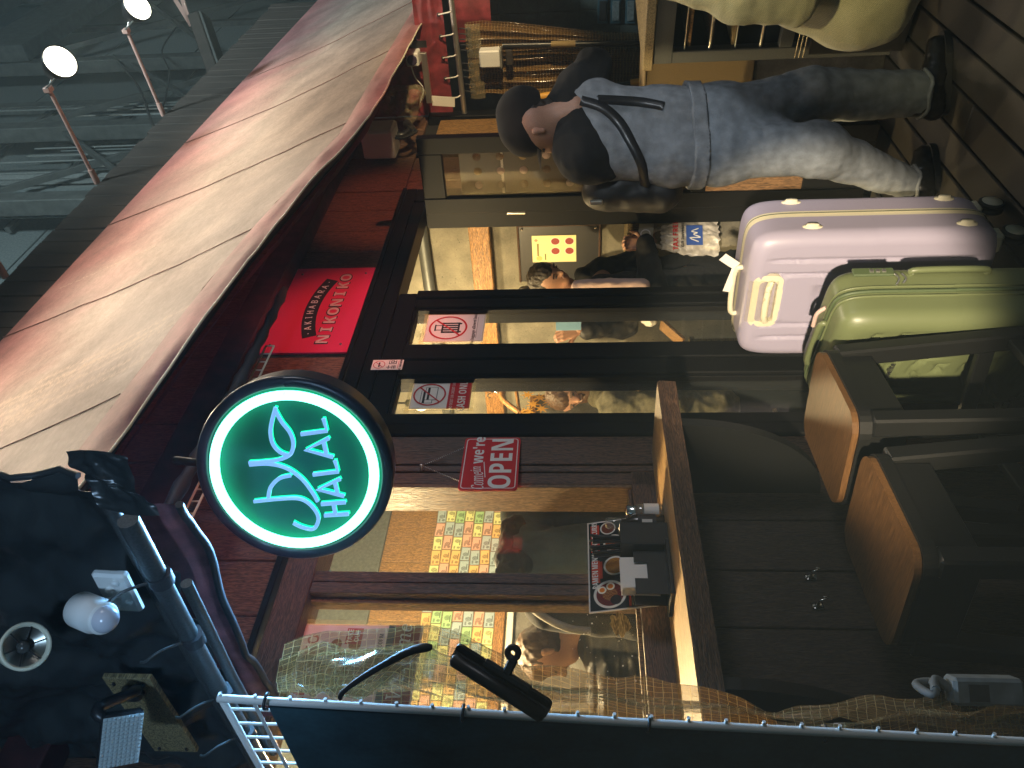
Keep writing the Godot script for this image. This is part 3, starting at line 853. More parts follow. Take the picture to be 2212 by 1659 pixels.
# a flat print: sheet with a little thickness and the picture on its face
func print_card(called, parent, xf, w, h, m, back, th = 0.0012):
	var st = mk()
	bx(st, xf * Vector3(0, 0, -th / 2), Vector3(w, h, th), 0.0, xf.basis)
	var o = ob(called, st, back, parent)
	if m:
		st = mk(); quv(st, xf * Vector3(-w / 2, -h / 2, 0.0004), xf * Vector3(w / 2, -h / 2, 0.0004), xf * Vector3(w / 2, h / 2, 0.0004), xf * Vector3(-w / 2, h / 2, 0.0004))
		ob("print", st, m, parent)
	return o
func interior():
	var st
	struct(box("inside_floor", Vector3(0.6, -0.05, -3.0), Vector3(4.4, 0.012, -0.11), M.floor_in, null, 0.0))
	struct(box("ceiling", Vector3(0.5, 3.25, -3.0), Vector3(4.4, 3.36, -0.125), M.ceiling, null, 0.0))
	struct(box("inside_wall", Vector3(0.5, 0, -3.0), Vector3(0.65, 3.25, -0.125), M.plaster, null, 0.0))
	struct(box("inside_wall", Vector3(4.26, 0, -2.66), Vector3(4.4, 3.25, -0.13), M.concrete, null, 0.0))
	var bw = box("inside_wall", Vector3(0.5, 0, -3.0), Vector3(4.4, 3.25, -2.68), M.plaster, null, 0.0); struct(bw)
	plank_row(bw, 0.66, 4.255, 2.05, 3.25, 0.16, [M.inside_wood], "plank", -2.655)
	plank_row(bw, 0.66, 4.2, 0.0, 1.98, 0.3, [M.plaster], "panel", -2.655)
	box("rail", Vector3(0.66, 1.98, -2.678), Vector3(4.25, 2.045, -2.62), M.inside_wood_h, bw, 0.004)
	# banknotes pasted on the planks
	var nt = []
	var tints = [Color(0.82, 0.84, 0.60), Color(0.60, 0.76, 0.56), Color(0.84, 0.70, 0.46), Color(0.62, 0.70, 0.74), Color(0.80, 0.64, 0.58)]
	for i in 5:
		var c: Color = tints[i]
		nt.append(printed(painted(64, 32, c, [["r", 0, 0, 64, 2, c * 0.62], ["r", 0, 30, 64, 2, c * 0.62], ["r", 0, 0, 2, 32, c * 0.62], ["r", 62, 0, 2, 32, c * 0.62], ["c", 44 - i * 5, 16, 10, c * 0.62, c * 0.85], ["r", 6, 6, 14, 6, c * 0.7], ["c", 12, 22, 6, c * 0.8, c * 0.55], ["r", 24, 24, 26, 3, c * 0.55]]), 0.7))
	var bc = thing("banknote_collage", "band of pale paper banknotes pasted over the yellow plank wall inside", "collage")
	for row in 7:
		var x = 2.25 + (row % 2) * 0.03
		while x < 4.12:
			var w = [0.118, 0.125, 0.13][rng.randi() % 3]
			var xf = Transform3D(Basis(Vector3(0, 0, 1), rng.randf_range(-0.05, 0.05)), Vector3(x + w / 2, 2.085 + row * 0.071, -2.6515 + rng.randf() * 0.0006 + 0.0005 * (row % 2)))
			st = mk(); quv(st, xf * Vector3(-w / 2, -0.034, 0), xf * Vector3(w / 2, -0.034, 0), xf * Vector3(w / 2, 0.034, 0), xf * Vector3(-w / 2, 0.034, 0))
			quad(st, xf * Vector3(-w / 2, -0.034, -0.0002), xf * Vector3(-w / 2, 0.034, -0.0002), xf * Vector3(w / 2, 0.034, -0.0002), xf * Vector3(w / 2, -0.034, -0.0002))
			ob("banknote", st, nt[rng.randi() % 5], bc)
			x += w + 0.002
	# right hand wall: timber beam, conduit, framed board, shelf
	var yb = [px(1174, 1056, 4.2).y, px(1174, 1011, 4.2).y]
	tag(box("wall_beam", Vector3(4.18, yb[0], -2.6), Vector3(4.258, yb[1], -0.14), M.inside_wood_h, null, 0.005), "orange brown timber beam running along the concrete wall inside the doorway", "beam")
	var p1 = px(1075, 922, 4.2)
	st = mk(); tube(st, [Vector3(4.2, p1.y, -2.6), Vector3(4.2, p1.y, -0.2)], 0.036, 12)
	tag(ob("conduit", st, M.pipe), "thick grey black pipe high on the concrete wall inside the doorway", "pipe")
	var a = px(1172, 1115, 4.24); var b = px(1172, 1298, 4.24)
	var z0 = px(1050, 1180, 4.24).z
	var fb = thing("framed_board", "dark clear fronted notice board screwed to the concrete wall in the doorway", "notice board", Vector3(4.258, b.y, 0))
	var hgt = a.y - b.y
	box("backing", Vector3(-0.012, 0, z0), Vector3(0, hgt, a.z), M.plastic_black, fb, 0.002)
	for q in [[z0, a.z, hgt - 0.012, hgt], [z0, a.z, 0, 0.012]]: box("edge", Vector3(-0.02, q[2], q[0]), Vector3(-0.0125, q[3], q[1]), M.top_edge, fb, 0.002)
	box("edge", Vector3(-0.02, 0.0125, a.z - 0.012), Vector3(-0.0125, hgt - 0.0125, a.z), M.top_edge, fb, 0.002)
	for y in [0.03, hgt - 0.03]:
		st = mk(); lathe(st, [Vector2(0.009, 0), Vector2(0.009, 0.006), Vector2(0, 0.008)], Transform3D(Basis(Vector3(0, 0, 1), PI / 2), Vector3(-0.0135, y, a.z - 0.03)), 10); ob("screw", st, M.chrome, fb)
	var sh = []
	for i in 4: sh += bowl(70 + (i % 2) * 62, 150 - 62 + int(i / 2) * 70 + 28, 25, Color(0.75, 0.2, 0.12), Color(0.35, 0.12, 0.06))
	sh += [["c", 24, 34, 16, Color(0.6, 0.62, 0.25), Color(0.8, 0.78, 0.5)], ["r", 14, 62, 40, 7, Color(0.45, 0.42, 0.2)], ["c", 140, 20, 9, Color(0.5, 0.55, 0.3), Color(0.85, 0.5, 0.4)], ["r", 40, 24, 80, 10, Color(0.5, 0.45, 0.2)]]
	var ms = thing("menu_sheet", "cream menu sheet with four bowls taped on the dark notice board", "menu sheet")
	var c1 = px(1120, 1197, 4.235)
	print_card("sheet", ms, frame3(Vector3(4.243, c1.y, c1.z), Vector3(-1, 0, 0)), px(1148, 1200, 4.24).z - px(1091, 1200, 4.24).z, px(1120, 1150, 4.24).y - px(1120, 1245, 4.24).y, printed(painted(170, 220, Color(0.90, 0.87, 0.62), sh)), M.paper)
	var sy = px(1150, 1352, 4.1).y
	var sf = thing("wall_shelf", "pale narrow shelf board on the concrete wall inside the doorway", "shelf")
	box("board", Vector3(4.02, sy - 0.03, -0.95), Vector3(4.258, sy, -0.22), M.ply, sf, 0.003)
	for z in [-0.85, -0.35]: box("bracket", Vector3(4.06, sy - 0.16, z), Vector3(4.258, sy - 0.031, z + 0.03), M.inside_wood, sf)
	# low cupboard and benches
	var cp = thing("low_cupboard", "low plywood cupboard with an open front standing inside behind the glass", "cupboard", Vector3(3.2, 0.012, -1.6))
	box("side_panel", Vector3(0, 0, 0), Vector3(0.03, 0.75, 0.5), M.ply, cp); box("side_panel", Vector3(0.87, 0, 0), Vector3(0.9, 0.75, 0.5), M.ply, cp)
	box("top_board", Vector3(-0.01, 0.75, -0.01), Vector3(0.91, 0.78, 0.51), M.ply, cp); box("shelf", Vector3(0.03, 0.36, 0.02), Vector3(0.87, 0.385, 0.48), M.ply, cp); box("back_panel", Vector3(0.03, 0, 0), Vector3(0.87, 0.75, 0.015), M.plastic_black, cp)
	# hanger and paper leaves seen in the narrow light
	var hg = thing("coat_hanger", "orange brown wooden coat hanger hanging behind the narrow light of the door", "coat hanger")
	var hz = -1.4
	var hp = [pz(768, 1122, hz), pz(790, 1092, hz), pz(806, 1083, hz), pz(824, 1092, hz), pz(850, 1110, hz)]
	st = mk(); tube(st, spline(hp, 5), 0.018, 8); ob("shoulder_bar", st, M.inside_wood_h, hg)
	st = mk(); tube(st, [pz(768, 1122, hz), pz(850, 1110, hz)], 0.012, 8); ob("cross_bar", st, M.inside_wood_h, hg)
	st = mk(); tube(st, spline([hp[2], hp[2] + Vector3(0.03, 0.05, 0), hp[2] + Vector3(0, 0.09, 0), hp[2] + Vector3(-0.03, 0.07, 0)], 5), 0.005, 6); ob("hook", st, M.chrome, hg)
	var lp = thing("paper_leaves", "orange paper maple leaves stuck on the grey screen behind the glass", "decoration")
	for k in 9:
		var c = pz([770, 786, 800, 776, 792, 815, 768, 806, 826][k], [1140, 1152, 1166, 1170, 1185, 1190, 1128, 1140, 1178][k], -1.52)
		st = mk()
		var poly = []
		for i in 14:
			var aa = TAU * i / 14 + k
			var r = 0.05 if i % 2 == 0 else 0.016
			poly.append(Vector2(cos(aa), sin(aa)) * r)
		prism(st, poly, 0.001, Transform3D(Basis(), c)); ob("leaf", st, M.orange, lp)
	var sc = thing("folding_screen", "grey paper screen with a bamboo bar standing inside behind the door light", "screen", Vector3(3.15, 0.012, -1.56))
	box("paper", Vector3(0, 0.2, 0), Vector3(0.9, 1.75, 0.012), M.stone, sc, 0.0)
	box("bar", Vector3(-0.02, 1.75, -0.01), Vector3(0.92, 1.79, 0.025), M.inside_wood_h, sc)
	for x in [-0.03, 0.9]: box("post", Vector3(x, 0, -0.01), Vector3(x + 0.03, 1.75, 0.02), M.inside_wood, sc)
	# serving hatch with pale frames and a mirror on the back wall
	var mr = thing("serving_hatch", "pale framed serving hatch with grey panes behind the left window", "hatch", Vector3(2.2, 1.0, -2.64))
	mr.position = Vector3(2.3, 1.34, -2.64)
	box("backing", Vector3(0, 0, -0.01), Vector3(1.5, 0.62, 0.0), M.stone, mr, 0.0)
	for x in [0.0, 0.5, 1.0, 1.46]: box("upright", Vector3(x, 0, 0.0), Vector3(x + 0.05, 0.62, 0.05), M.white, mr)
	for y in [0.0, 0.58]: box("cross_rail", Vector3(0.05, y, 0.001), Vector3(1.46, y + 0.04, 0.045), M.white, mr)
	# pendant bulbs
	for p in [[Vector3(1.7, 2.46, -1.3), "glowing round pendant bulb under the ceiling behind the left window"], [Vector3(3.62, 2.43, -1.2), "glowing round pendant bulb under the ceiling behind the door lights"]]:
		var pl = thing("pendant_lamp", p[1], "pendant lamp", p[0])
		st = mk(); var pr = []
		for i in 13: pr.append(Vector2(0.05 * sin(PI * i / 12), -0.05 * cos(PI * i / 12)))
		lathe(st, pr, Transform3D(), 16); ob("bulb", st, glow(Color(1.0, 0.78, 0.42), 5.0), pl)
		st = mk(); lathe(st, [Vector2(0.022, 0.045), Vector2(0.022, 0.09), Vector2(0.006, 0.1), Vector2(0.006, 0.78)], Transform3D(), 10); ob("holder", st, M.plastic_black, pl)

# ---------------------------------------------------------------- the round lit sign
func ring_sign():
	var ctr = pd(645.5, 639, 1.8)
	var yaw = deg_to_rad(49.83 + 17.0)
	var n = Vector3(-sin(yaw), -0.06, cos(yaw)).normalized()
	var xf = frame3(ctr, n)
	var s = thing("round_sign", "round lit sign with green ring, leaf and HALAL lettering under the awning", "lit sign", ctr)
	s.basis = xf.basis
	var K = Vector2(971.0 * 0.93, 971.0)
	var z6 = func(x, y): return Vector3((891.0 - 0.281 * y - 645.5) / K.x, (639.0 - 428.0 - 0.281 * x) / K.y, 0.0)
	var face = Basis(Vector3.RIGHT, PI / 2)      # lathe axis to the outward normal
	var X = Transform3D(face, Vector3.ZERO)
	var st = mk()
	lathe(st, [Vector2(0.0, -0.068), Vector2(0.205, -0.068), Vector2(0.213, -0.061), Vector2(0.2135, -0.012), Vector2(0.218, -0.010), Vector2(0.218, 0.008), Vector2(0.214, 0.013), Vector2(0.196, 0.013), Vector2(0.193, 0.010), Vector2(0.193, -0.008)], X, 72)
	ob("drum", st, mat(L(0.018, 0.022, 0.035), 0.3), s)
	st = mk(); lathe(st, [Vector2(0.193, -0.008), Vector2(0.0, -0.0079)], X, 72)
	ob("backing", st, mat(L(0.003, 0.13, 0.095), 0.8), s)
	var ring = func(r, z, n2):
		var o = []
		for i in n2 + 1: o.append(Vector3(cos(TAU * i / n2) * r, sin(TAU * i / n2) * r, z))
		return o
	st = mk(); tube(st, ring.call(0.1765, 0.0115, 72), 0.0112, 10, false); ob("ring_tube", st, glow(Color(1.05, 4.2, 2.9), 1.0), s)
	st = mk(); lathe(st, [Vector2(0.181, 0.0005), Vector2(0.181, 0.0035), Vector2(0.172, 0.0035), Vector2(0.172, 0.0005), Vector2(0.181, 0.0005)], X, 72); ob("ring_base", st, glow(Color(0.0, 1.0, 0.48), 6.0, Color(0.02, 0.2, 0.1)), s)
	var blue = glow(Color(0.24, 0.52, 0.95), 0.85, Color(0.3, 0.4, 0.6))
	var grn = glow(Color(0.0, 1.0, 0.48), 1.7, Color(0.02, 0.2, 0.1))
	var strokes = [
		[[668, 392], [632, 480], [606, 570], [612, 660], [660, 725], [728, 752]],
		[[664, 420], [700, 500], [752, 580], [768, 665], [735, 742], [640, 782], [520, 795], [412, 800]],
		[[415, 815], [560, 812], [690, 846], [800, 930], [872, 1040], [905, 1112]],
		[[720, 905], [630, 925], [556, 990], [526, 1070]],
		[[410, 1100], [600, 1085], [760, 1085], [850, 1140], [897, 1240], [850, 1326], [760, 1312], [695, 1276]]]
	for k in strokes:
		var p = []
		for q in k: p.append(z6.call(q[0], q[1]))
		neon(s, spline(p, 6), blue, grn)
	for k in [[[945, 1222], [1136, 1214]], [[930, 1132], [1120, 1122]], [[1032, 1214], [1026, 1130]], [[1115, 1074], [915, 1018], [1096, 940]], [[1064, 1048], [1054, 966]], [[892, 902], [1084, 884], [1070, 798]], [[1060, 772], [857, 714], [1042, 628]], [[1010, 742], [1000, 662]], [[834, 594], [1030, 574], [1016, 482]]]:
		var p = []
		for q in k: p.append(z6.call(q[0], q[1]))
		neon(s, p, blue, grn, 1.12)
	# bracket to the post behind
	st = mk(); tube(st, [Vector3(0.0, 0.19, -0.05), Vector3(0.0, 0.25, -0.055), Vector3(0.0, 0.30, -0.07)], 0.010, 8); ob("hanger", st, M.plastic_black, s)
	var l = lamp_light("round_sign_light", ctr + n * 0.03, ctr + n + Vector3(-0.35, 0.05, 0.0), Color(0.50, 0.76, 1.0), 2.8, 86.0, 0.3, 0.12)
func neon(s, p, blue, grn, w = 1.0):
	var st = mk()
	var up_ = []
	for q in p: up_.append(q + Vector3(0, 0, 0.0125))
	tube(st, up_, 0.0046 * w, 8); ob("neon_tube", st, blue, s)
	st = mk()
	for i in p.size() - 1: 
		var d = (p[i + 1] - p[i]).normalized() * 0.001
		bar(st, p[i] - d + Vector3(0, 0, 0.003), p[i + 1] + d + Vector3(0, 0, 0.003), 0.0062 * w, 0.003, 0.0, Vector3(0, 0, 1))
	ob("neon_base", st, grn, s)

# ---------------------------------------------------------------- notices on the front
func slash_ring(parent, xf, r, m, w = 0.12):
	var st = mk(); ringflat(st, Vector2.ZERO, r * (1.0 - w), r, xf, 0.0012); ob("ban_ring", st, m, parent)
	st = mk(); bx(st, xf * Vector3(0, 0, 0.0016), Vector3(2.0 * r * 0.94, r * w * 0.9, 0.0004), 0.0, xf.basis * Basis(Vector3(0, 0, 1), PI / 4)); ob("ban_bar", st, m, parent)
func flat(called, poly, xf, m, parent, d = 0.0006, z = 0.0004):
	var st = mk(); prism(st, poly, d, xf * Transform3D(Basis(), Vector3(0, 0, z))); return ob(called, st, m, parent)
func rc(x, y, w, h): return [Vector2(x, y), Vector2(x + w, y), Vector2(x + w, y + h), Vector2(x, y + h)]
func tapes(parent, xf, w, h):
	for k in [[0, h / 2 + 0.004, w + 0.05, 0.02], [0, -h / 2 - 0.004, w + 0.03, 0.02], [w / 2 + 0.004, 0, 0.02, h + 0.04], [-w / 2 - 0.004, 0, 0.02, h + 0.04]]:
		var st = mk()
		sheet(st, func(s, t): return xf * Vector3(k[0] + (s - 0.5) * k[2], k[1] + (t - 0.5) * k[3], 0.0025 + 0.0012 * sin(s * 90.0 + k[0] * 50) * sin(t * 70.0)), 20 if k[2] > k[3] else 4, 4 if k[2] > k[3] else 20)
		ob("tape", st, M.tape, parent)
func shop_signs():
	var st
	# red name board on the planks
	var a = pz(897, 572, 0.02); var b = pz(1079, 662, 0.02); var c = pz(1079, 830, 0.02)
	var w = b.x - a.x; var y1 = 2.80; var y0 = 2.428
	var h = y1 - y0
	var nb = thing("name_board", "red acrylic board with AKIHABARA NIKONIKO lettering over the door", "sign board", Vector3(a.x + w / 2, y0 + h / 2, 0.014))
	st = mk(); bx(st, Vector3.ZERO, Vector3(w, h, 0.012), 0.002); ob("panel", st, M.red_sign, nb)
	var X = Transform3D(Basis(), Vector3(0, 0, 0.0062))
	# arched band
	var band = []
	var R = 0.62
	for i in 13:
		var t = lerpf(-0.36, 0.36, i / 12.0); band.append(Vector2(sin(t) * (R + 0.03), cos(t) * (R + 0.03) - R + 0.035))
	for i in 13:
		var t = lerpf(0.36, -0.36, i / 12.0); band.append(Vector2(sin(t) * (R - 0.03), cos(t) * (R - 0.03) - R + 0.035))
	flat("arched_band", band, X, M.ink, nb)
	var word = "·AKIHABARA·"
	for i in word.length():
		var t = lerpf(-0.315, 0.315, i / 10.0)
		txt(word[i], 0.03, M.paper, nb, X * Transform3D(Basis(Vector3(0, 0, 1), -t), Vector3(sin(t) * R, cos(t) * R - R + 0.022, 0.0016)), "letter", false)
	word = "NIKONIKO"
	for i in 8:
		var x = lerpf(-0.235, 0.235, i / 7.0)
		txt(word[i], 0.058, M.ink, nb, X * Transform3D(Basis(), Vector3(x, -0.095, 0.0004)), "letter_outline", true, false, 1.3)
		txt(word[i], 0.049, M.pink, nb, X * Transform3D(Basis(), Vector3(x, -0.0905, 0.0012)), "letter", true, false, 1.28)
	for q in [Vector2(-0.27, 0.15), Vector2(0.27, 0.15), Vector2(-0.27, -0.15), Vector2(0.27, -0.15)]:
		st = mk(); lathe(st, [Vector2(0.006, 0), Vector2(0.005, 0.003), Vector2(0, 0.004)], Transform3D(Basis(Vector3.RIGHT, PI / 2), Vector3(q.x, q.y, 0.006)), 8); ob("screw", st, M.chrome, nb)
	# hanging OPEN sign
	var oc = Vector3(1.912, 1.79, 0.034)
	var os = thing("open_sign", "red Come in we're OPEN sign hanging on a chain from the post", "hanging sign", oc)
	os.basis = Basis(Vector3(0, 0, 1), deg_to_rad(0.5)) * Basis(Vector3(0, 1, 0), deg_to_rad(6)) 
	st = mk(); prism(st, rrect(0.275, 0.195, 0.014), 0.006, Transform3D(Basis(), Vector3(0, 0, -0.003))); ob("plate", st, M.red, os)
	X = Transform3D(Basis(), Vector3(0, 0, 0.003))
	st = mk()
	var o1 = rrect(0.261, 0.181, 0.012); var o2 = rrect(0.255, 0.175, 0.010)
	for i in o1.size():
		var j = (i + 1) % o1.size()
		quad(st, X * Vector3(o2[i].x, o2[i].y, 0.0006), X * Vector3(o1[i].x, o1[i].y, 0.0006), X * Vector3(o1[j].x, o1[j].y, 0.0006), X * Vector3(o2[j].x, o2[j].y, 0.0006))
	ob("border", st, M.white, os)
	txt("OPEN", 0.074, M.white, os, X * Transform3D(Basis(), Vector3(0.0, -0.075, 0.0004)), "lettering", true, false, 0.98)
	txt("we're", 0.040, M.white, os, X * Transform3D(Basis(), Vector3(0.070, 0.025, 0.0004)), "lettering", true)
	txt("Come", 0.040, M.white, os, X * Transform3D(Basis(Vector3(0, 0, 1), 0.1), Vector3(-0.088, 0.016, 0.0004)), "lettering", false, true, 0.60, true)
	txt("in", 0.032, M.white, os, X * Transform3D(Basis(Vector3(0, 0, 1), 0.1), Vector3(-0.030, 0.030, 0.0004)), "lettering", false, true, 0.70, true)
	st = mk(); bx(st, Vector3(-0.035, 0.017, 0.0034), Vector3(0.08, 0.003, 0.0005), 0.0, Basis(Vector3(0, 0, 1), 0.12)); ob("flourish", st, M.white, os)
	for s in [-1, 1]:
		var p0 = Vector3(s * 0.095, 0.088, 0.0); var p1 = Vector3(0.0, 0.235, -0.008)
		for i in 26:
			st = mk(); lathe(st, [Vector2(0, -0.0026), Vector2(0.0026, 0), Vector2(0, 0.0026)], Transform3D(Basis(), p0.lerp(p1, i / 25.0)), 6)
			ob("chain_bead", st, M.steel, os)
	st = mk(); lathe(st, [Vector2(0.006, -0.02), Vector2(0.007, 0.0), Vector2(0.0, 0.006)], Transform3D(Basis(Vector3.RIGHT, PI / 2), Vector3(0, 0.238, -0.006)), 8); ob("nail", st, M.steel, os)
	# NO SMOKING sticker on the door stile
	var c1 = pz(872, 847, 0.02)
	var sk = thing("no_smoking_sticker", "small white no smoking sticker with red ring on the black door frame", "sticker")
	X = frame3(Vector3(c1.x, 2.245, 0.018), Vector3(0, 0, 1))
	print_card("sheet", sk, X, 0.062, 0.125, null, M.paper)
	var Y = X * Transform3D(Basis(), Vector3(0, 0.033, 0)); slash_ring(sk, Y, 0.024, M.red)
	flat("cigarette", rc(-0.014, -0.003, 0.028, 0.006), Y, M.ink, sk)
	# two brush characters from strokes, left and right
	for q in [[-0.0255, -0.008, 0.021, 0.003], [-0.017, -0.018, 0.003, 0.02], [-0.024, -0.022, 0.019, 0.003], [-0.025, -0.029, 0.021, 0.003], [-0.0165, -0.037, 0.003, 0.014], [-0.023, -0.036, 0.003, 0.006], [-0.010, -0.036, 0.003, 0.006], [0.004, -0.008, 0.022, 0.003], [0.004, -0.036, 0.003, 0.03], [0.011, -0.016, 0.015, 0.003], [0.011, -0.025, 0.003, 0.011], [0.022, -0.025, 0.003, 0.011], [0.011, -0.026, 0.015, 0.003], [0.008, -0.036, 0.018, 0.003], [0.016, -0.034, 0.003, 0.01]]:
		flat("stroke", rc(q[0], q[1], q[2], q[3]), X, M.ink, sk)
	flat("rule", rc(-0.026, -0.0445, 0.052, 0.0018), X, M.red, sk)
	txt("NO SMOKING", 0.0085, M.ink, sk, X * Transform3D(Basis(), Vector3(0, -0.057, 0.0006)))
	# CASH ONLY sheet in the first narrow light
	var cc = pz(806, 953, -0.03)
	var cs = thing("cash_only_notice", "taped CASH ONLY notice with crossed out cards inside the narrow door light", "notice")
	X = frame3(Vector3(cc.x, cc.y, -0.030), Vector3(0, 0, 1))
	print_card("sheet", cs, X, 0.165, 0.235, null, M.paper)
	flat("red_field", rc(-0.0815, -0.1165, 0.163, 0.088), X, M.red, cs)
	Y = X * Transform3D(Basis(), Vector3(0, 0.045, 0))
	for q in [[-0.012, 0.010, 0.0], [0.006, -0.006, 0.0006]]:
		flat("card_edge", rc(q[0] - 0.037, q[1] - 0.024, 0.074, 0.048), Y, M.ink, cs, 0.0005, 0.0004 + q[2])
		flat("card_face", rc(q[0] - 0.035, q[1] - 0.022, 0.07, 0.044), Y, M.paper, cs, 0.0005, 0.0007 + q[2])
		flat("card_stripe", rc(q[0] - 0.035, q[1] + 0.006, 0.07, 0.009), Y, M.ink, cs, 0.0005, 0.0010 + q[2])
	slash_ring(cs, Y * Transform3D(Basis(), Vector3(0, 0, 0.001)), 0.064, M.red, 0.1)
	txt("NO DEBIT OR CREDIT CARD", 0.0115, M.paper, cs, X * Transform3D(Basis(), Vector3(0, -0.05, 0.0012)), "lettering", false, false, 0.86)
	txt("CASH ONLY", 0.030, M.paper, cs, X * Transform3D(Basis(), Vector3(0, -0.098, 0.0012)), "lettering", true, false, 0.86)
	tapes(cs, X, 0.165, 0.235)
	# no luggage sheet in the second light
	cc = pz(951, 983, -0.03)
	var nl = thing("no_luggage_notice", "taped white notice with crossed out suitcase inside the second door light", "notice")
	X = frame3(Vector3(cc.x, cc.y, -0.030), Vector3(0, 0, 1))
	print_card("sheet", nl, X, 0.20, 0.255, null, M.paper)
	Y = X * Transform3D(Basis(), Vector3(0, 0.03, 0))
	flat("case_body", rc(-0.037, -0.05, 0.074, 0.078), Y, M.ink, nl)
	for i in 4: flat("case_rib", rc(-0.026 + i * 0.0155, -0.042, 0.005, 0.062), Y, M.paper, nl, 0.0006, 0.0008)
	for x in [-0.018, 0.014]: flat("case_handle", rc(x, 0.028, 0.004, 0.024), Y, M.ink, nl)
	flat("case_handle", rc(-0.022, 0.052, 0.044, 0.006), Y, M.ink, nl)
	for x in [-0.034, 0.024]: flat("case_wheel", rc(x, -0.058, 0.010, 0.008), Y, M.ink, nl)
	slash_ring(nl, Y, 0.083, M.red, 0.1)
	txt("No luggage allowed inside", 0.0135, M.ink, nl, X * Transform3D(Basis(), Vector3(0, -0.088, 0.0006)), "lettering", true, true, 0.95)
	flat("rule", rc(-0.075, -0.096, 0.15, 0.0012), X, M.ink, nl)
	tapes(nl, X, 0.20, 0.255)
	# menu poster taped inside the left window
	var pa = pz(322, 660, -0.052); var pb = pz(312, 916, -0.052)
	var wp = thing("welcome_poster", "taped pink poster with curry bowls and Welcome lettering in the left window", "poster")
	var ph = pa.y - pb.y; var pw = 0.30
	X = frame3(Vector3(1.335 - pw / 2, (pa.y + pb.y) / 2, -0.0515), Vector3(0, 0, 1))
	var k = ph / 0.40
	var sh = [["r", 0, 152, 160, 12, Color(0.25, 0.25, 0.3)], ["r", 0, 164, 160, 44, Color(0.52, 0.05, 0.1)]]
	sh += bowl(72, 72, 31, Color(0.72, 0.3, 0.08), Color(0.35, 0.12, 0.05)) + egg(80, 64, 9) + egg(88, 80, 8) + bowl(124, 98, 14, Color(0.8, 0.5, 0.3), Color(0.6, 0.3, 0.15)) + bowl(124, 66, 12, Color(0.75, 0.3, 0.2), Color(0.5, 0.2, 0.1))
	print_card("sheet", wp, X, pw, ph, printed(painted(160, 212, Color(0.95, 0.80, 0.76), sh)), M.paper)
	txt("NIKONIKO", 0.036 * k, M.red, wp, X * Transform3D(Basis(), Vector3(-0.01, 0.135 * k, 0.0008)), "lettering", true, false, 1.1)
	txt("AKIHABARA", 0.013 * k, M.ink, wp, X * Transform3D(Basis(Vector3(0, 0, 1), 0.05), Vector3(0.02, 0.107 * k, 0.0008)))
	txt("& CURRY", 0.019 * k, M.ink, wp, X * Transform3D(Basis(), Vector3(0.02, -0.04 * k, 0.0008)))
	txt("17:30PM-22:00PM", 0.014 * k, M.ink, wp, X * Transform3D(Basis(), Vector3(0.05, -0.075 * k, 0.0008)), "lettering", false)
	flat("take_out_badge", rc(0.085, 0.0 - 0.005, 0.052, 0.048), X, M.red, wp)
	txt("TAKE", 0.014, M.paper, wp, X * Transform3D(Basis(), Vector3(0.111, 0.024, 0.0014))); txt("OUT", 0.014, M.paper, wp, X * Transform3D(Basis(), Vector3(0.111, 0.003, 0.0014)))
	txt("Welcome", 0.046 * k, M.paper, wp, X * Transform3D(Basis(), Vector3(0.035, -0.165 * k, 0.0008)), "lettering", false, true, 0.95, true)
	tapes(wp, X, pw, ph)
	# torn sticker remains low on that window
	var ts = thing("torn_label", "torn yellow label remains stuck low on the left window glass", "label")
	var tc = pz(311, 1340, -0.05)
	var poly = []
	for i in 24:
		var t = TAU * i / 24
		poly.append(Vector2(cos(t) * 0.042 * rng.randf_range(0.7, 1.15), sin(t) * 0.030 * rng.randf_range(0.75, 1.15)))
	flat("remains", poly, frame3(tc, Vector3(0, 0, 1)), M.ply, ts, 0.0005, 0.0)
	for i in 40:
		var q = pz(rng.randf_range(180, 340), rng.randf_range(1230, 1385), -0.0522)
		st = mk(); var pl = []
		var r = rng.randf_range(0.0008, 0.0028)
		for j in 6: pl.append(Vector2(cos(TAU * j / 6), sin(TAU * j / 6)) * r)
		prism(st, pl, 0.0004, Transform3D(Basis(), q)); ob("speck", st, M.paper, ts)

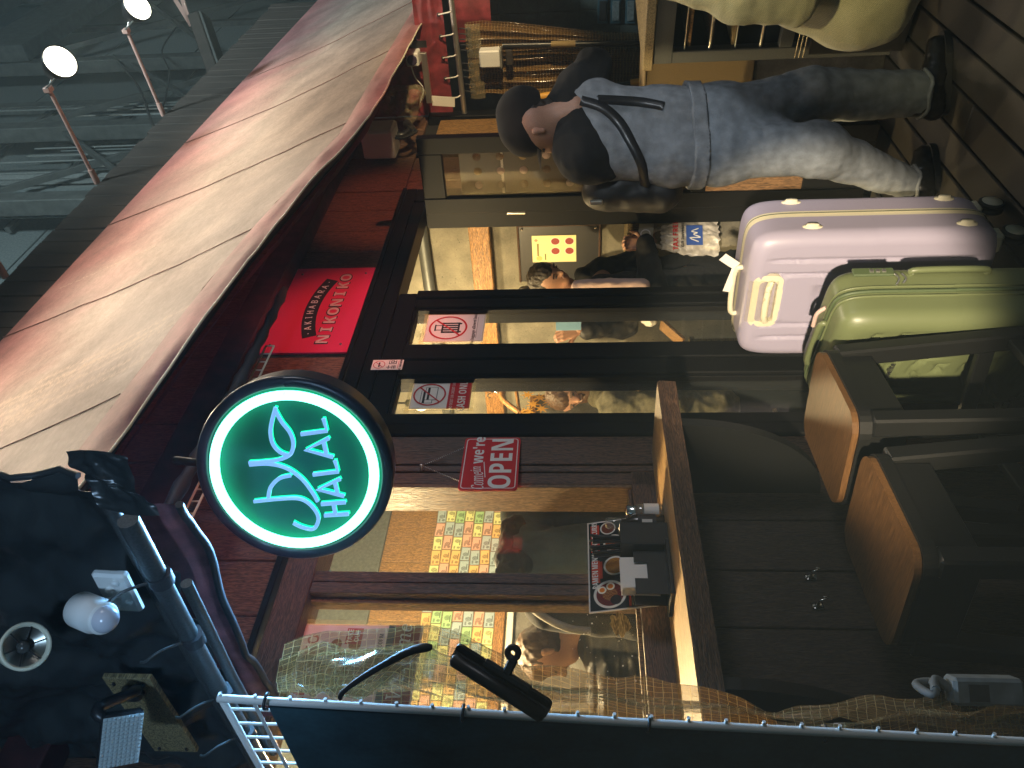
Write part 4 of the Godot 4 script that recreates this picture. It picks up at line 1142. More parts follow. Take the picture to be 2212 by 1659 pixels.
# ---------------------------------------------------------------- counter and what stands on it
func counter():
	var st
	var c = thing("counter", "live edge wooden bar counter under the shop windows on dark quarter round brackets", "counter")
	var n = noise(12, 1.0, 2)
	# plank with a wavy front edge
	var pts = []
	for i in 41:
		var x = lerpf(0.80, 1.985, i / 40.0)
		pts.append([x, lerpf(0.362, 0.335, i / 40.0) + 0.008 * n.get_noise_2d(x * 4.0, 0) + 0.003 * n.get_noise_2d(x * 14.0, 5)])
	st = mk()
	for i in 40:
		var x0 = pts[i][0]; var x1 = pts[i + 1][0]; var z0 = pts[i][1]; var z1 = pts[i + 1][1]
		quad(st, Vector3(x0, 1.242, z0 - 0.006), Vector3(x1, 1.242, z1 - 0.006), Vector3(x1, 1.242, 0.014), Vector3(x0, 1.242, 0.014))
	ob("top_board", st, M.top, c)
	st = mk()
	for i in 40:
		var x0 = pts[i][0]; var x1 = pts[i + 1][0]; var z0 = pts[i][1]; var z1 = pts[i + 1][1]
		quad(st, Vector3(x0, 1.236, z0), Vector3(x1, 1.236, z1), Vector3(x1, 1.242, z1 - 0.006), Vector3(x0, 1.242, z0 - 0.006))
		quad(st, Vector3(x0, 1.185, z0 - 0.004), Vector3(x1, 1.185, z1 - 0.004), Vector3(x1, 1.236, z1), Vector3(x0, 1.236, z0))
		quad(st, Vector3(x0, 1.185, 0.014), Vector3(x1, 1.185, 0.014), Vector3(x1, 1.185, z1 - 0.004), Vector3(x0, 1.185, z0 - 0.004))
	quad(st, Vector3(1.985, 1.185, 0.33), Vector3(1.985, 1.185, 0.014), Vector3(1.985, 1.242, 0.014), Vector3(1.985, 1.242, 0.325))
	quad(st, Vector3(0.8, 1.185, 0.014), Vector3(0.8, 1.185, 0.36), Vector3(0.8, 1.242, 0.355), Vector3(0.8, 1.242, 0.014))
	ob("front_edge", st, M.top_edge, c)
	for x in [1.83, 0.98]:
		var poly = [Vector2(0, 0)]
		for i in 17:
			var a = PI / 2 * i / 16
			poly.append(Vector2(0.30 * sin(a), -0.46 + 0.46 * (1.0 - cos(a)) if false else -0.46 * cos(a)))
		st = mk(); prism(st, poly, 0.030, Transform3D(Basis(Vector3(0, 0, 1), Vector3(0, 1, 0), Vector3(-1, 0, 0)), Vector3(x, 1.184, 0.014))); ob("bracket", st, M.stool, c)
	# bag hooks on the boards
	for p in [[pz(419, 1752, 0.02), "small chrome bag hook on the dark boards, nearer the door"], [pz(356, 1768, 0.02), "small chrome bag hook on the dark boards, nearer the picture's left"]]:
		var q: Vector3 = p[0]
		var h = thing("bag_hook", p[1], "hook", Vector3(q.x, q.y, 0.003))
		st = mk(); bx(st, Vector3(0, 0, 0.003), Vector3(0.022, 0.034, 0.004), 0.001); ob("plate", st, M.chrome, h)
		st = mk(); tube(st, spline([Vector3(0, 0.004, 0.005), Vector3(0, 0, 0.026), Vector3(0.004, -0.02, 0.034), Vector3(0.012, -0.026, 0.028), Vector3(0.017, -0.016, 0.022)], 4), 0.0026, 6); ob("wire", st, M.chrome, h)
		st = mk(); lathe(st, [Vector2(0.005, 0), Vector2(0.004, 0.003), Vector2(0, 0.004)], Transform3D(Basis(Vector3.RIGHT, PI / 2), Vector3(0, 0.010, 0.005)), 8); ob("screw", st, M.steel, h)
	var y = 1.2425
	# laminated menu leaning on the window
	var mc = thing("laminated_menu", "laminated black ramen and curry menu leaning on the window frame", "menu")
	var a0 = Vector3(1.335, y, 0.085); var w = 0.325; var h2 = 0.225
	var X = frame3(a0 + Vector3(w / 2 - 0.005, h2 / 2 + 0.002, -0.03), Vector3(0.0, 0.22, 1).normalized())
	var K = Color(0.05, 0.045, 0.05)
	var sh = [["r", 0, 0, 320, 4, Color(0.85, 0.82, 0.8)], ["r", 0, 216, 320, 4, Color(0.85, 0.82, 0.8)], ["r", 0, 0, 4, 220, Color(0.85, 0.82, 0.8)], ["r", 316, 0, 4, 220, Color(0.85, 0.82, 0.8)],
		["r", 96, 10, 78, 24, Color(0.78, 0.24, 0.12)], ["r", 110, 34, 60, 8, Color(0.7, 0.2, 0.1)], ["r", 206, 10, 100, 26, Color(0.75, 0.2, 0.12)]]
	sh += bowl(54, 60, 47, Color(0.55, 0.07, 0.03), Color(0.25, 0.05, 0.03)) + [["c", 54, 60, 22, Color(0.72, 0.5, 0.25), Color(0.4, 0.16, 0.06)], ["c", 34, 76, 16, Color(0.1, 0.05, 0.04), Color(0.2, 0.08, 0.05)]] + egg(70, 38, 13) + egg(80, 62, 13)
	sh += bowl(150, 78, 34, Color(0.8, 0.55, 0.15), Color(0.55, 0.32, 0.1)) + bowl(232, 78, 32, Color(0.5, 0.22, 0.1), Color(0.7, 0.4, 0.2)) + bowl(290, 62, 24, Color(0.5, 0.25, 0.15), Color(0.35, 0.15, 0.1))
	sh += bowl(56, 168, 15, Color(0.8, 0.65, 0.35), Color(0.5, 0.35, 0.2)) + bowl(56, 200, 14, Color(0.5, 0.45, 0.2), Color(0.7, 0.4, 0.2)) + bowl(250, 160, 18, Color(0.6, 0.3, 0.1), Color(0.7, 0.5, 0.2)) + bowl(290, 182, 18, Color(0.7, 0.3, 0.15), Color(0.5, 0.2, 0.1))
	for i in 7: sh.append(["r", 12, 122 + i * 9, 26 + (i * 7) % 11, 3, Color(0.6, 0.57, 0.5)])
	for i in 6: sh.append(["r", 120, 126 + i * 12, 66 - (i * 13) % 30, 4, Color(0.6, 0.57, 0.5)])
	sh.append(["r", 8, 112, 44, 7, Color(0.75, 0.16, 0.12)])
	print_card("sheet", mc, X, w, h2, printed(painted(320, 220, K, sh), 0.2), M.paper, 0.003)
	txt("RAMEN MENU", 0.017, M.paper, mc, X * Transform3D(Basis(), Vector3(-0.023, 0.083, 0.001)), "lettering", true, false, 0.78)
	txt("JAPANESE CURRY", 0.016, M.paper, mc, X * Transform3D(Basis(), Vector3(0.097, 0.082, 0.001)), "lettering", true, false, 0.72)
	# napkin holder
	var nh = thing("napkin_holder", "black steel napkin holder with folded white napkins on the counter", "napkin holder", py(420, 1450, y) - Vector3(0.07, 0, 0.02))
	box("base", Vector3(-0.02, 0, -0.055), Vector3(0.165, 0.012, 0.055), M.plastic_black, nh)
	for z in [-0.03, 0.022]: 
		st = mk(); prism(st, [Vector2(0, 0.012), Vector2(0.145, 0.012), Vector2(0.145, 0.10), Vector2(0.105, 0.10), Vector2(0.105, 0.065), Vector2(0.05, 0.065), Vector2(0.05, 0.10), Vector2(0, 0.10)], 0.003, Transform3D(Basis(), Vector3(0, 0, z))); ob("plate", st, M.plastic_black, nh)
	for i in 9:
		var yy = 0.135 + rng.randf_range(-0.005, 0.004)
		st = mk(); sheet(st, func(s, t): return Vector3(lerpf(0.026, 0.128, s), lerpf(0.03, yy, t), -0.022 + i * 0.0048 + 0.002 * sin(t * 3.0 + i)), 4, 5); ob("napkin", st, M.paper, nh)
	# chopstick pot
	var cp = thing("chopstick_holder", "black square pot of black chopsticks on the counter", "chopstick holder", py(488, 1441, y))
	for q in [[-0.04, -0.04, -0.036, 0.04], [0.036, -0.04, 0.04, 0.04], [-0.036, -0.04, 0.036, -0.036], [-0.036, 0.036, 0.036, 0.04]]: box("side", Vector3(q[0], 0, q[1]), Vector3(q[2], 0.135, q[3]), M.plastic_black, cp, 0.001)
	box("floor", Vector3(-0.036, 0.001, -0.036), Vector3(0.036, 0.006, 0.036), M.plastic_black, cp, 0.0)
	for i in 15:
		var b0 = Vector3(rng.randf_range(-0.025, 0.025), 0.008, rng.randf_range(-0.025, 0.025))
		var t0 = Vector3(b0.x * 0.7 - 0.028 + rng.randf_range(-0.012, 0.02) + (0.05 if i < 3 else 0.0), 0.215 + rng.randf_range(-0.008, 0.008), b0.z + rng.randf_range(-0.01, 0.01))
		st = mk(); tube(st, [b0, t0], [0.0026, 0.0042], 6); ob("chopstick", st, M.plastic_black, cp)
	# spice bottle and shaker
	var gl = pane(0.25, Color(0.6, 0.6, 0.55))
	var sb = thing("sauce_bottle", "dark labelled sauce bottle with a clear cap beside the chopsticks", "bottle", py(528, 1434, y))
	st = mk(); lathe(st, [Vector2(0.0, 0), Vector2(0.026, 0.0), Vector2(0.028, 0.006), Vector2(0.028, 0.09), Vector2(0.014, 0.112), Vector2(0.013, 0.125), Vector2(0, 0.125)], Transform3D(), 20); ob("glass", st, mat(L(0.03, 0.02, 0.012), 0.15), sb)
	st = mk(); lathe(st, [Vector2(0.0284, 0.024), Vector2(0.0284, 0.078)], Transform3D(), 20); ob("label", st, M.ink, sb)
	st = mk(); lathe(st, [Vector2(0.017, 0.126), Vector2(0.018, 0.165), Vector2(0.012, 0.172), Vector2(0, 0.173)], Transform3D(), 14); ob("cap", st, gl, sb)
	st = mk(); prism(st, rc(-0.010, 0.036, 0.018, 0.030), 0.0008, Transform3D(Basis(Vector3.UP, -0.55), Vector3(-0.0145, 0, 0.0246))); ob("white_patch", st, M.paper, sb)
	var ss = thing("pepper_shaker", "small clear shaker with a pale label nearest the door on the counter", "shaker", py(553, 1431, y))
	st = mk(); lathe(st, [Vector2(0, 0), Vector2(0.024, 0), Vector2(0.025, 0.07), Vector2(0.02, 0.08), Vector2(0, 0.081)], Transform3D(), 16); ob("glass", st, gl, ss)
	st = mk(); lathe(st, [Vector2(0.0254, 0.012), Vector2(0.0254, 0.056)], Transform3D(), 16); ob("label", st, M.white, ss)
	st = mk(); lathe(st, [Vector2(0.021, 0.081), Vector2(0.021, 0.105), Vector2(0.015, 0.11), Vector2(0, 0.11)], Transform3D(), 16); ob("lid", st, M.chrome, ss)

func stools():
	var o = make_stool()
	o.name = numbered("bar_stool"); add_child(o)
	o.position = Vector3(1.70, 0, 0.405); o.rotation.y = deg_to_rad(7)
	tag(o, "black framed bar stool with wooden seat nearer the suitcases", "bar stool", "bar stools at the counter")
	var d = o.duplicate(); d.name = numbered("bar_stool"); add_child(d)
	d.position = Vector3(1.245, 0, 0.44); d.rotation.y = deg_to_rad(6)
	tag(d, "black framed bar stool with wooden seat nearer the left end partition", "bar stool", "bar stools at the counter")
func make_stool():
	var o = Node3D.new()
	var st = mk()
	prism(st, rrect(0.375, 0.30, 0.055, 6), 0.016, Transform3D(Basis(Vector3.RIGHT, -PI / 2), Vector3(0, 0.786, 0))); ob("seat", st, M.seat, o)
	st = mk(); prism(st, rrect(0.387, 0.312, 0.06, 6), 0.030, Transform3D(Basis(Vector3.RIGHT, -PI / 2), Vector3(0, 0.755, 0))); ob("seat_rim", st, M.stool, o)
	for s in [[1, 1], [1, -1], [-1, 1], [-1, -1]]:
		st = mk(); st.set_smooth_group(-1)
		var a = Vector3(s[0] * 0.165, 0.754, s[1] * 0.125); var b = Vector3(s[0] * 0.215, 0.0, s[1] * 0.175)
		bar(st, b, a, 0.052, 0.052, 0.006, Vector3(0, 0, 1)); ob("leg", st, M.stool, o)
	for s in [-1, 1]:
		box("apron", Vector3(-0.14, 0.66, s * 0.128 - 0.012), Vector3(0.14, 0.753, s * 0.128 + 0.012), M.stool, o, 0.003)
		box("apron", Vector3(s * 0.168 - 0.012, 0.66, -0.10), Vector3(s * 0.168 + 0.012, 0.753, 0.10), M.stool, o, 0.003)
		box("foot_rail", Vector3(-0.18, 0.24, s * 0.158 - 0.012), Vector3(0.18, 0.285, s * 0.158 + 0.012), M.stool, o, 0.003)
		box("foot_rail", Vector3(s * 0.20 - 0.012, 0.30, -0.14), Vector3(s * 0.20 + 0.012, 0.345, 0.14), M.stool, o, 0.003)
	return o

# ---------------------------------------------------------------- suitcases
# rounded shell with grooves pressed into its broad faces: x thickness, y height, z width
func shell(w, h, d, r, groove):
	var st = mk(); st.set_smooth_group(0)
	var N = 44; var P = 60
	var grid = []
	for i in N + 1:
		var row = []
		var s = i / float(N)
		var x = lerpf(-w / 2, w / 2, 0.5 - 0.5 * cos(PI * s))
		var dx = maxf(absf(x) - (w / 2 - r), 0.0)
		var inset = r - sqrt(maxf(r * r - dx * dx, 0.0))
		for k in P + 1:
			var a = TAU * k / P
			var hh = h / 2 - inset; var ww = d / 2 - inset
			# superellipse outline
			var c = cos(a); var sn = sin(a); var e = 0.22
			row.append(Vector3(x, hh * signf(sn) * pow(absf(sn), e), ww * signf(c) * pow(absf(c), e)))
		grid.append(row)
	for i in N:
		for k in P:
			quad(st, grid[i][k], grid[i][k + 1], grid[i + 1][k + 1], grid[i + 1][k])
	# broad faces
	for sgn in [-1, 1]:
		var ee = grid[0] if sgn < 0 else grid[N]
		var G = 40
		var f = func(s, t):
			# fill the rim from the middle out
			var u = s * 2.0 - 1.0; var v = t * 2.0 - 1.0
			var rr = maxf(absf(u), absf(v))
			var a = atan2(v, u)
			var e2 = 0.22
			var cc = cos(a); var ss2 = sin(a)
			var hw = (d / 2 - r) * signf(cc) * pow(absf(cc), e2); var hh = (h / 2 - r) * signf(ss2) * pow(absf(ss2), e2)
			var p = Vector3(sgn * w / 2, hh * rr, hw * rr)
			p.x -= sgn * groove.call(p.z / (d / 2), p.y / (h / 2)) * smoothstep(1.0, 0.86, rr)
			return p
		sheet(st, f if sgn > 0 else func(s, t): return f.call(1.0 - s, t), 72, 84, 1.0, 1.0, false)
	return st
func suitcases():
	var st
	var lv = thing("lavender_suitcase", "large lavender suitcase with cream zip and feet standing by the door", "suitcase", Vector3(2.56, 0, 0.335))
	var w = 0.285; var d = 0.52; var h = 0.815; var yc = 0.085 + h / 2
	var rib = func(z, y):
		var q = absf(z)
		return 0.008 * smoothstep(0.0, 0.10, fmod(q * 4.6 + 0.3, 1.0)) * smoothstep(0.34, 0.22, fmod(q * 4.6 + 0.3, 1.0)) * (1.0 if absf(y) < 0.97 else 0.0) + (0.02 if absf(z) < 0.42 and y > 0.72 and y < 0.955 else 0.0)
	st = shell(w, h, d, 0.045, rib); var b = ob("body", st, M.lavender, lv); b.position = Vector3(0, yc, 0)
	# zip: cream band round the middle, two ridges
	for q in [[0.020, 0.002, M.cream], [0.006, 0.0055, M.cream], [0.0022, 0.0062, M.green_dark]]:
		var pts = []
		for k in 73:
			var a = TAU * k / 72; var c = cos(a); var s = sin(a)
			pts.append(Vector2((h / 2 + q[1]) * signf(s) * pow(absf(s), 0.22), (d / 2 + q[1]) * signf(c) * pow(absf(c), 0.22)))
		st = mk(); st.set_smooth_group(0)
		for k in 72:
			var p = pts[k]; var p2 = pts[k + 1]
			quad(st, Vector3(-q[0], yc + p.x, p.y), Vector3(-q[0], yc + p2.x, p2.y), Vector3(q[0], yc + p2.x, p2.y), Vector3(q[0], yc + p.x, p.y))
		ob("zip_band", st, q[2], lv)
	# feet on the narrow side
	for q in [[-0.085, 0.70], [-0.085, 0.20], [0.09, 0.735], [0.09, 0.215]]:
		st = mk(); lathe(st, [Vector2(0.036, 0), Vector2(0.033, 0.008), Vector2(0.022, 0.010), Vector2(0.020, 0.017), Vector2(0.0, 0.018)], Transform3D(Basis(Vector3(0.5, 0, 0), Vector3(0, 0, 1), Vector3(0, -1, 0)), Vector3(q[0], q[1], d / 2 - 0.006)), 18); ob("foot", st, M.cream, lv)
	# recessed grip on the broad side, in its plastic film
	var gx = -w / 2 - 0.001
	var GX = frame3(Vector3(gx + 0.006, yc + 0.335, -0.005), Vector3(-1, 0, 0))
	st = mk()
	var o1 = rrect(0.215, 0.105, 0.032); var o2 = rrect(0.170, 0.062, 0.018)
	for i in o1.size():
		var j = (i + 1) % o1.size()
		quad(st, GX * Vector3(o2[i].x, o2[i].y, 0.006), GX * Vector3(o1[i].x, o1[i].y, 0.004), GX * Vector3(o1[j].x, o1[j].y, 0.004), GX * Vector3(o2[j].x, o2[j].y, 0.006))
		quad(st, GX * Vector3(o2[i].x, o2[i].y, -0.02), GX * Vector3(o2[i].x, o2[i].y, 0.006), GX * Vector3(o2[j].x, o2[j].y, 0.006), GX * Vector3(o2[j].x, o2[j].y, -0.02))
		quad(st, GX * Vector3(o1[i].x, o1[i].y, 0.004), GX * Vector3(o1[i].x, o1[i].y, -0.012), GX * Vector3(o1[j].x, o1[j].y, -0.012), GX * Vector3(o1[j].x, o1[j].y, 0.004))
	var gp = ob("grip", st, M.cream, lv)
	st = mk(); tube(st, spline([GX * Vector3(-0.085, -0.01, 0.004), GX * Vector3(-0.05, 0.0, 0.012), GX * Vector3(0.05, 0.0, 0.012), GX * Vector3(0.085, -0.01, 0.004)], 5), 0.012, 8); ob("bar", st, M.cream, gp)
	var nf = noise(3, 1.0, 3)
	st = mk(); sheet(st, func(s, t): return GX * Vector3((s - 0.5) * 0.17 + 0.01, (t - 0.5) * 0.10 + 0.02, 0.018 + 0.014 * nf.get_noise_2d(s * 5, t * 5)), 24, 18); ob("film", st, M.film, gp)
	# handle on top, airline tag and chrome corner
	st = mk(); tube(st, spline([Vector3(-0.03, yc + h / 2 - 0.004, -0.13), Vector3(-0.03, yc + h / 2 + 0.022, -0.11), Vector3(-0.03, yc + h / 2 + 0.024, 0.05), Vector3(-0.03, yc + h / 2 - 0.004, 0.07)], 6), 0.010, 8); ob("handle", st, M.cream, lv)
	for q in [[Vector3(-0.03, yc + h / 2 + 0.02, 0.075), Vector3(-0.03, yc + h / 2 + 0.075, 0.115), 0.035], [Vector3(-0.03, yc + h / 2 + 0.022, 0.07), Vector3(-0.05, yc + h / 2 + 0.05, -0.02), 0.03]]:
		st = mk(); bar(st, q[0], q[1], q[2], 0.001, 0.0, Vector3(1, 0.2, 0.3)); ob("tag", st, M.paper, lv)
	for x in [-0.10, 0.10]:
		for z in [-0.205, 0.205]:
			var wh = Node3D.new(); wh.name = "wheel"; lv.add_child(wh, true); wh.position = Vector3(x, 0.043, z + 0.016 * signf(z))
			for s in [-1, 1]:
				st = mk(); lathe(st, [Vector2(0.016, 0.0), Vector2(0.036, 0.0), Vector2(0.0425, 0.003), Vector2(0.0425, 0.012), Vector2(0.037, 0.015), Vector2(0.033, 0.015)], Transform3D(Basis(Vector3(1, 0, 0), Vector3(0, 0, s), Vector3(0, -s, 0)), Vector3(0, 0, s * 0.004)), 22); ob("tyre", st, M.rubber, wh)
				st = mk(); lathe(st, [Vector2(0.033, 0.0), Vector2(0.033, 0.0155), Vector2(0.0, 0.0165)], Transform3D(Basis(Vector3(1, 0, 0), Vector3(0, 0, s), Vector3(0, -s, 0)), Vector3(0, 0, s * 0.004)), 22); ob("disc", st, M.cream, wh)
			st = mk(); bx(st, Vector3(-0.004 * signf(x), 0.052, -0.022 * signf(z)), Vector3(0.06, 0.03, 0.07), 0.012); ob("housing", st, M.cream, wh)
	# green cabin case, turned a little
	var g = thing("green_suitcase", "olive green ribbed cabin suitcase standing in front of the lavender one", "suitcase", Vector3(2.115, 0, 0.385), deg_to_rad(-15))
	var gw = 0.225; var gd = 0.47; var gh = 0.675; var gy = 0.05 + gh / 2
	var chev = func(z, y):
		var v = (y * 2.3 + absf(z) * 0.75 + 10.0)
		var f = fmod(v, 0.52) / 0.52
		return 0.014 * smoothstep(0.0, 0.16, f) * smoothstep(0.42, 0.24, f) * smoothstep(0.92, 0.7, absf(z)) * smoothstep(0.88, 0.74, absf(y))
	st = shell(gw, gh, gd, 0.05, chev); b = ob("body", st, M.green, g); b.position = Vector3(0, gy, 0)
	for q in [[-0.018, 0.003], [0.0, 0.004], [0.018, 0.003]]:
		var pts = []
		for k in 61:
			var a = TAU * k / 60; var c = cos(a); var s = sin(a)
			pts.append(Vector3(q[0], gy + (gh / 2 + q[1] * 0.5) * signf(s) * pow(absf(s), 0.22), (gd / 2 + q[1] * 0.5) * signf(c) * pow(absf(c), 0.22)))
		st = mk(); tube(st, pts, 0.0042 if q[0] != 0.0 else 0.006, 6, false); ob("zip", st, M.green_dark if q[0] == 0.0 else M.green, g)
	st = mk(); bx(st, Vector3(0.075, gy + 0.22, gd / 2 + 0.002), Vector3(0.03, 0.12, 0.010), 0.003); var lk = ob("lock", st, M.green_dark, g)
	for i in 3:
		st = mk(); bx(st, Vector3(0.075, gy + 0.19 + i * 0.018, gd / 2 + 0.008), Vector3(0.012, 0.012, 0.006), 0.001); ob("dial", st, M.steel, lk)
	for i in 2:
		st = mk(); tube(st, spline([Vector3(0.02 + 0.006 * i, gy + 0.165 - i * 0.02, gd / 2 + 0.006), Vector3(0.04, gy + 0.155 - i * 0.02, gd / 2 + 0.012), Vector3(0.062, gy + 0.162 - i * 0.02, gd / 2 + 0.008)], 4), 0.003, 6); ob("zip_pull", st, M.steel, g)
	st = mk(); tube(st, spline([Vector3(0.07, gy + 0.11, gd / 2 - 0.002), Vector3(0.07, gy + 0.095, gd / 2 + 0.014), Vector3(0.07, gy - 0.09, gd / 2 + 0.014), Vector3(0.07, gy - 0.105, gd / 2 - 0.002)], 5), 0.010, 8); ob("side_handle", st, M.green, g)
	st = mk(); tube(st, spline([Vector3(-0.01, gy + gh / 2 - 0.002, -0.10), Vector3(-0.01, gy + gh / 2 + 0.018, -0.085), Vector3(-0.01, gy + gh / 2 + 0.018, 0.085), Vector3(-0.01, gy + gh / 2 - 0.002, 0.10)], 5), 0.010, 8); ob("handle", st, M.green, g)
	st = mk(); tube(st, spline([Vector3(0.03, gy + gh / 2 + 0.002, 0.13), Vector3(0.03, gy + gh / 2 + 0.022, 0.10), Vector3(0.03, gy + gh / 2 + 0.02, 0.04)], 5), 0.007, 6); ob("leather_loop", st, M.pink, g)
	txt("travelite", 0.017, M.ink, g, frame3(Vector3(-gw / 2 - 0.001, gy + 0.13, -0.02), Vector3(-1, 0, 0)), "lettering", true)
	for x in [-0.075, 0.075]:
		for z in [-0.18, 0.18]:
			st = mk(); lathe(st, [Vector2(0, -0.013), Vector2(0.024, -0.013), Vector2(0.026, -0.008), Vector2(0.026, 0.008), Vector2(0.024, 0.013), Vector2(0, 0.013)], Transform3D(Basis(Vector3.RIGHT, PI / 2), Vector3(x, 0.0262, z)), 16); ob("wheel", st, M.rubber, g)
			st = mk(); bx(st, Vector3(x, 0.055, z), Vector3(0.04, 0.03, 0.05), 0.008); ob("housing", st, M.green_dark, g)

# ---------------------------------------------------------------- left end: wire partition, rain sheet, black tent side with its fittings
func net_sheet(called, f, nu, nv, wu, wv, parent):
	var st = mk(); sheet(st, f, nu, nv, wu / 0.0185, wv / 0.0185)
	return ob(called, st, M.net, parent)
func left_end():
	var st
	var X = 0.70
	var yt = px(140, 484, X).y; var ym = px(126, 560, X).y; var yb = px(126, 590, X).y
	var zr = 0.69
	var g = thing("wire_partition", "white wire grid partition with dark panel tied on at the left end", "partition", Vector3.ZERO)
	st = mk(); tube(st, [Vector3(X, yt, 0.02), Vector3(X, yt, zr), Vector3(X, yt, zr)], 0.0065, 8); ob("top_rod", st, M.white, g)
	st = mk(); tube(st, [Vector3(X, yt + 0.006, zr), Vector3(X - 0.01, 1.4, zr - 0.03), Vector3(X - 0.02, 0.0, zr - 0.08)], 0.0075, 8); ob("edge_rod", st, M.white, g)
	for i in 12:
		var z = zr - 0.045 - i * 0.052
		st = mk(); tube(st, [Vector3(X + 0.004, yt + 0.01, z), Vector3(X + 0.004, yb - 0.03, z)], 0.0032, 6); ob("wire", st, M.white, g)
	st = mk(); tube(st, [Vector3(X - 0.004, ym, 0.02), Vector3(X - 0.004, ym, zr - 0.004)], 0.0036, 6); ob("wire", st, M.white, g)
	st = mk(); quad(st, Vector3(X - 0.008, yb, 0.02), Vector3(X - 0.008, yb, zr - 0.012), Vector3(X - 0.03, 0.0, zr - 0.095), Vector3(X - 0.03, 0.0, 0.02))
	quad(st, Vector3(X - 0.004, yb, zr - 0.012), Vector3(X - 0.004, yb, 0.02), Vector3(X - 0.026, 0.0, 0.02), Vector3(X - 0.026, 0.0, zr - 0.095))
	quad(st, Vector3(X - 0.008, yb, 0.02), Vector3(X - 0.004, yb, 0.02), Vector3(X - 0.004, yb, zr - 0.012), Vector3(X - 0.008, yb, zr - 0.012))
	ob("dark_panel", st, M.board_dark, g)
	for i in 34:
		var t = i / 34.0
		var p = Vector3(X, yt, zr).lerp(Vector3(X - 0.02, 0.0, zr - 0.08), t)
		st = mk(); tube(st, [p - Vector3(0, 0, 0.002), p + Vector3(0.003, 0, 0.012)], 0.0032, 6); ob("wire_end", st, M.white, g)
	for v in [575, 1000, 1400, 1780]:
		var p = px(150 - (v - 480) * 0.058, v, X - 0.008)
		st = mk(); tube(st, spline([p + Vector3(-0.004, 0.002, -0.02), p + Vector3(-0.014, 0, 0.004), p + Vector3(0.004, -0.002, 0.013), p + Vector3(0.014, 0, 0.0)], 4), 0.003, 6); ob("cable_tie", st, M.plastic_black, g)
	# gathered rain sheet
	var c = thing("rain_sheet", "gathered clear rain sheet with wire net bunched beside the left partition", "rain sheet")
	var edge = [[600, 225], [700, 262], [800, 258], [934, 268], [1010, 246], [1120, 193], [1237, 177], [1475, 146], [1600, 118], [1675, 90], [1760, 96], [1900, 118], [2042, 137], [2250, 146]]
	var right = func(v):
		for i in edge.size() - 1:
			if v <= edge[i + 1][0]: return lerpf(edge[i][1], edge[i + 1][1], (v - edge[i][0]) / float(edge[i + 1][0] - edge[i][0]))
		return 146.0
	var nf = noise(9, 1.0, 2)
	for layer in 2:
		var sh = func(s, t):
			var v = lerpf(600, 2250, t)
			var a = px(150 - (v - 480) * 0.058 - 4, v, 0.745); var b = px(right.call(v) - layer * 5, v, 0.775 + layer * 0.03)
			var p = a.lerp(b, s)
			var wid = (b - a).length()
			p.x += 0.10 * wid * sin(s * (9.0 + layer * 4.0) + t * 3.0 + layer) * (0.5 + 0.5 * s) + 0.02 * nf.get_noise_2d(s * 2.0 + layer * 7, t * 7.0) + layer * 0.03
			return p
		net_sheet("fold", func(s, t): return sh.call(s, 1.0 - t), 30, 70, 0.34, 1.5, c)
	# turned over corner with its dark bar
	var fl = func(s, t):
		var a = pd(238, 640, 1.32).lerp(pd(262, 925, 1.22), s); var b = pd(160, 660, 1.30).lerp(pd(148, 770, 1.26), s)
		var p = a.lerp(b, t)
		return p + rt * 0.008 * nf.get_noise_2d(s * 3, t * 3) - fw * (0.03 * sin(PI * t) + 0.008 * nf.get_noise_2d(s * 2 + 5, t * 2))
	net_sheet("turned_corner", func(s, t): return fl.call(s, 1.0 - t), 24, 16, 0.25, 0.12, c)
	st = mk(); tube(st, spline([pd(262, 934, 1.17), pd(250, 880, 1.17), pd(200, 790, 1.18), pd(165, 742, 1.19), pd(150, 735, 1.2)], 5), [0.004, 0.006, 0.007, 0.007, 0.0065, 0.006, 0.006, 0.0055, 0.005, 0.005, 0.005, 0.0045, 0.0045, 0.004, 0.004, 0.004, 0.004, 0.004, 0.0035, 0.0035, 0.003], 8); ob("hem_bar", st, M.hem, c)
	# big bulldog clip
	var a = pd(254, 984, 1.13); var b = pd(126, 1188, 1.08)
	var cl = thing("bulldog_clip", "big black bulldog clip pinching the clear rain sheet at left", "clip", (a + b) / 2)
	var dz = (b - a); var ln = dz.length(); dz = dz.normalized()
	var ny = (-fw - dz * (-fw).dot(dz)).normalized()
	var B = Basis(dz, ny, dz.cross(ny))
	cl.basis = B
	for s in [-1, 1]:
		st = mk(); prism(st, rrect(ln, 0.026, 0.008, 5), 0.005, Transform3D(Basis(Vector3(1, 0, 0), Vector3(0, sin(0.5) * s, cos(0.5)), Vector3(0, -cos(0.5), sin(0.5) * s)) , Vector3(0, 0.006 if s > 0 else 0.004, 0.0 + s * 0.001))); ob("jaw", st, M.plastic_black, cl)
	st = mk(); tube(st, [Vector3(-ln / 2 + 0.002, 0.006, 0.010), Vector3(-ln / 2 + 0.006, 0.006, 0.010), Vector3(ln / 2 - 0.006, 0.006, 0.010), Vector3(ln / 2 - 0.002, 0.006, 0.010)], [0.006, 0.010, 0.010, 0.006], 12); ob("spine", st, M.plastic_black, cl)
	st = mk(); bx(st, Vector3(0.006, 0.006, -0.010), Vector3(0.075, 0.010, 0.012), 0.003); ob("spring_plate", st, M.plastic_black, cl)
	st = mk(); bx(st, Vector3(0.004, 0.008, -0.024), Vector3(0.013, 0.008, 0.026), 0.003); ob("lever", st, M.plastic_black, cl)
	st = mk(); lathe(st, [Vector2(0.0035, 0.0), Vector2(0.011, 0.0), Vector2(0.012, 0.003), Vector2(0.011, 0.007), Vector2(0.0035, 0.007), Vector2(0.0035, 0.0)], Transform3D(Basis(), Vector3(0.0, 0.006, -0.042)), 20); ob("eye", st, M.plastic_black, cl)
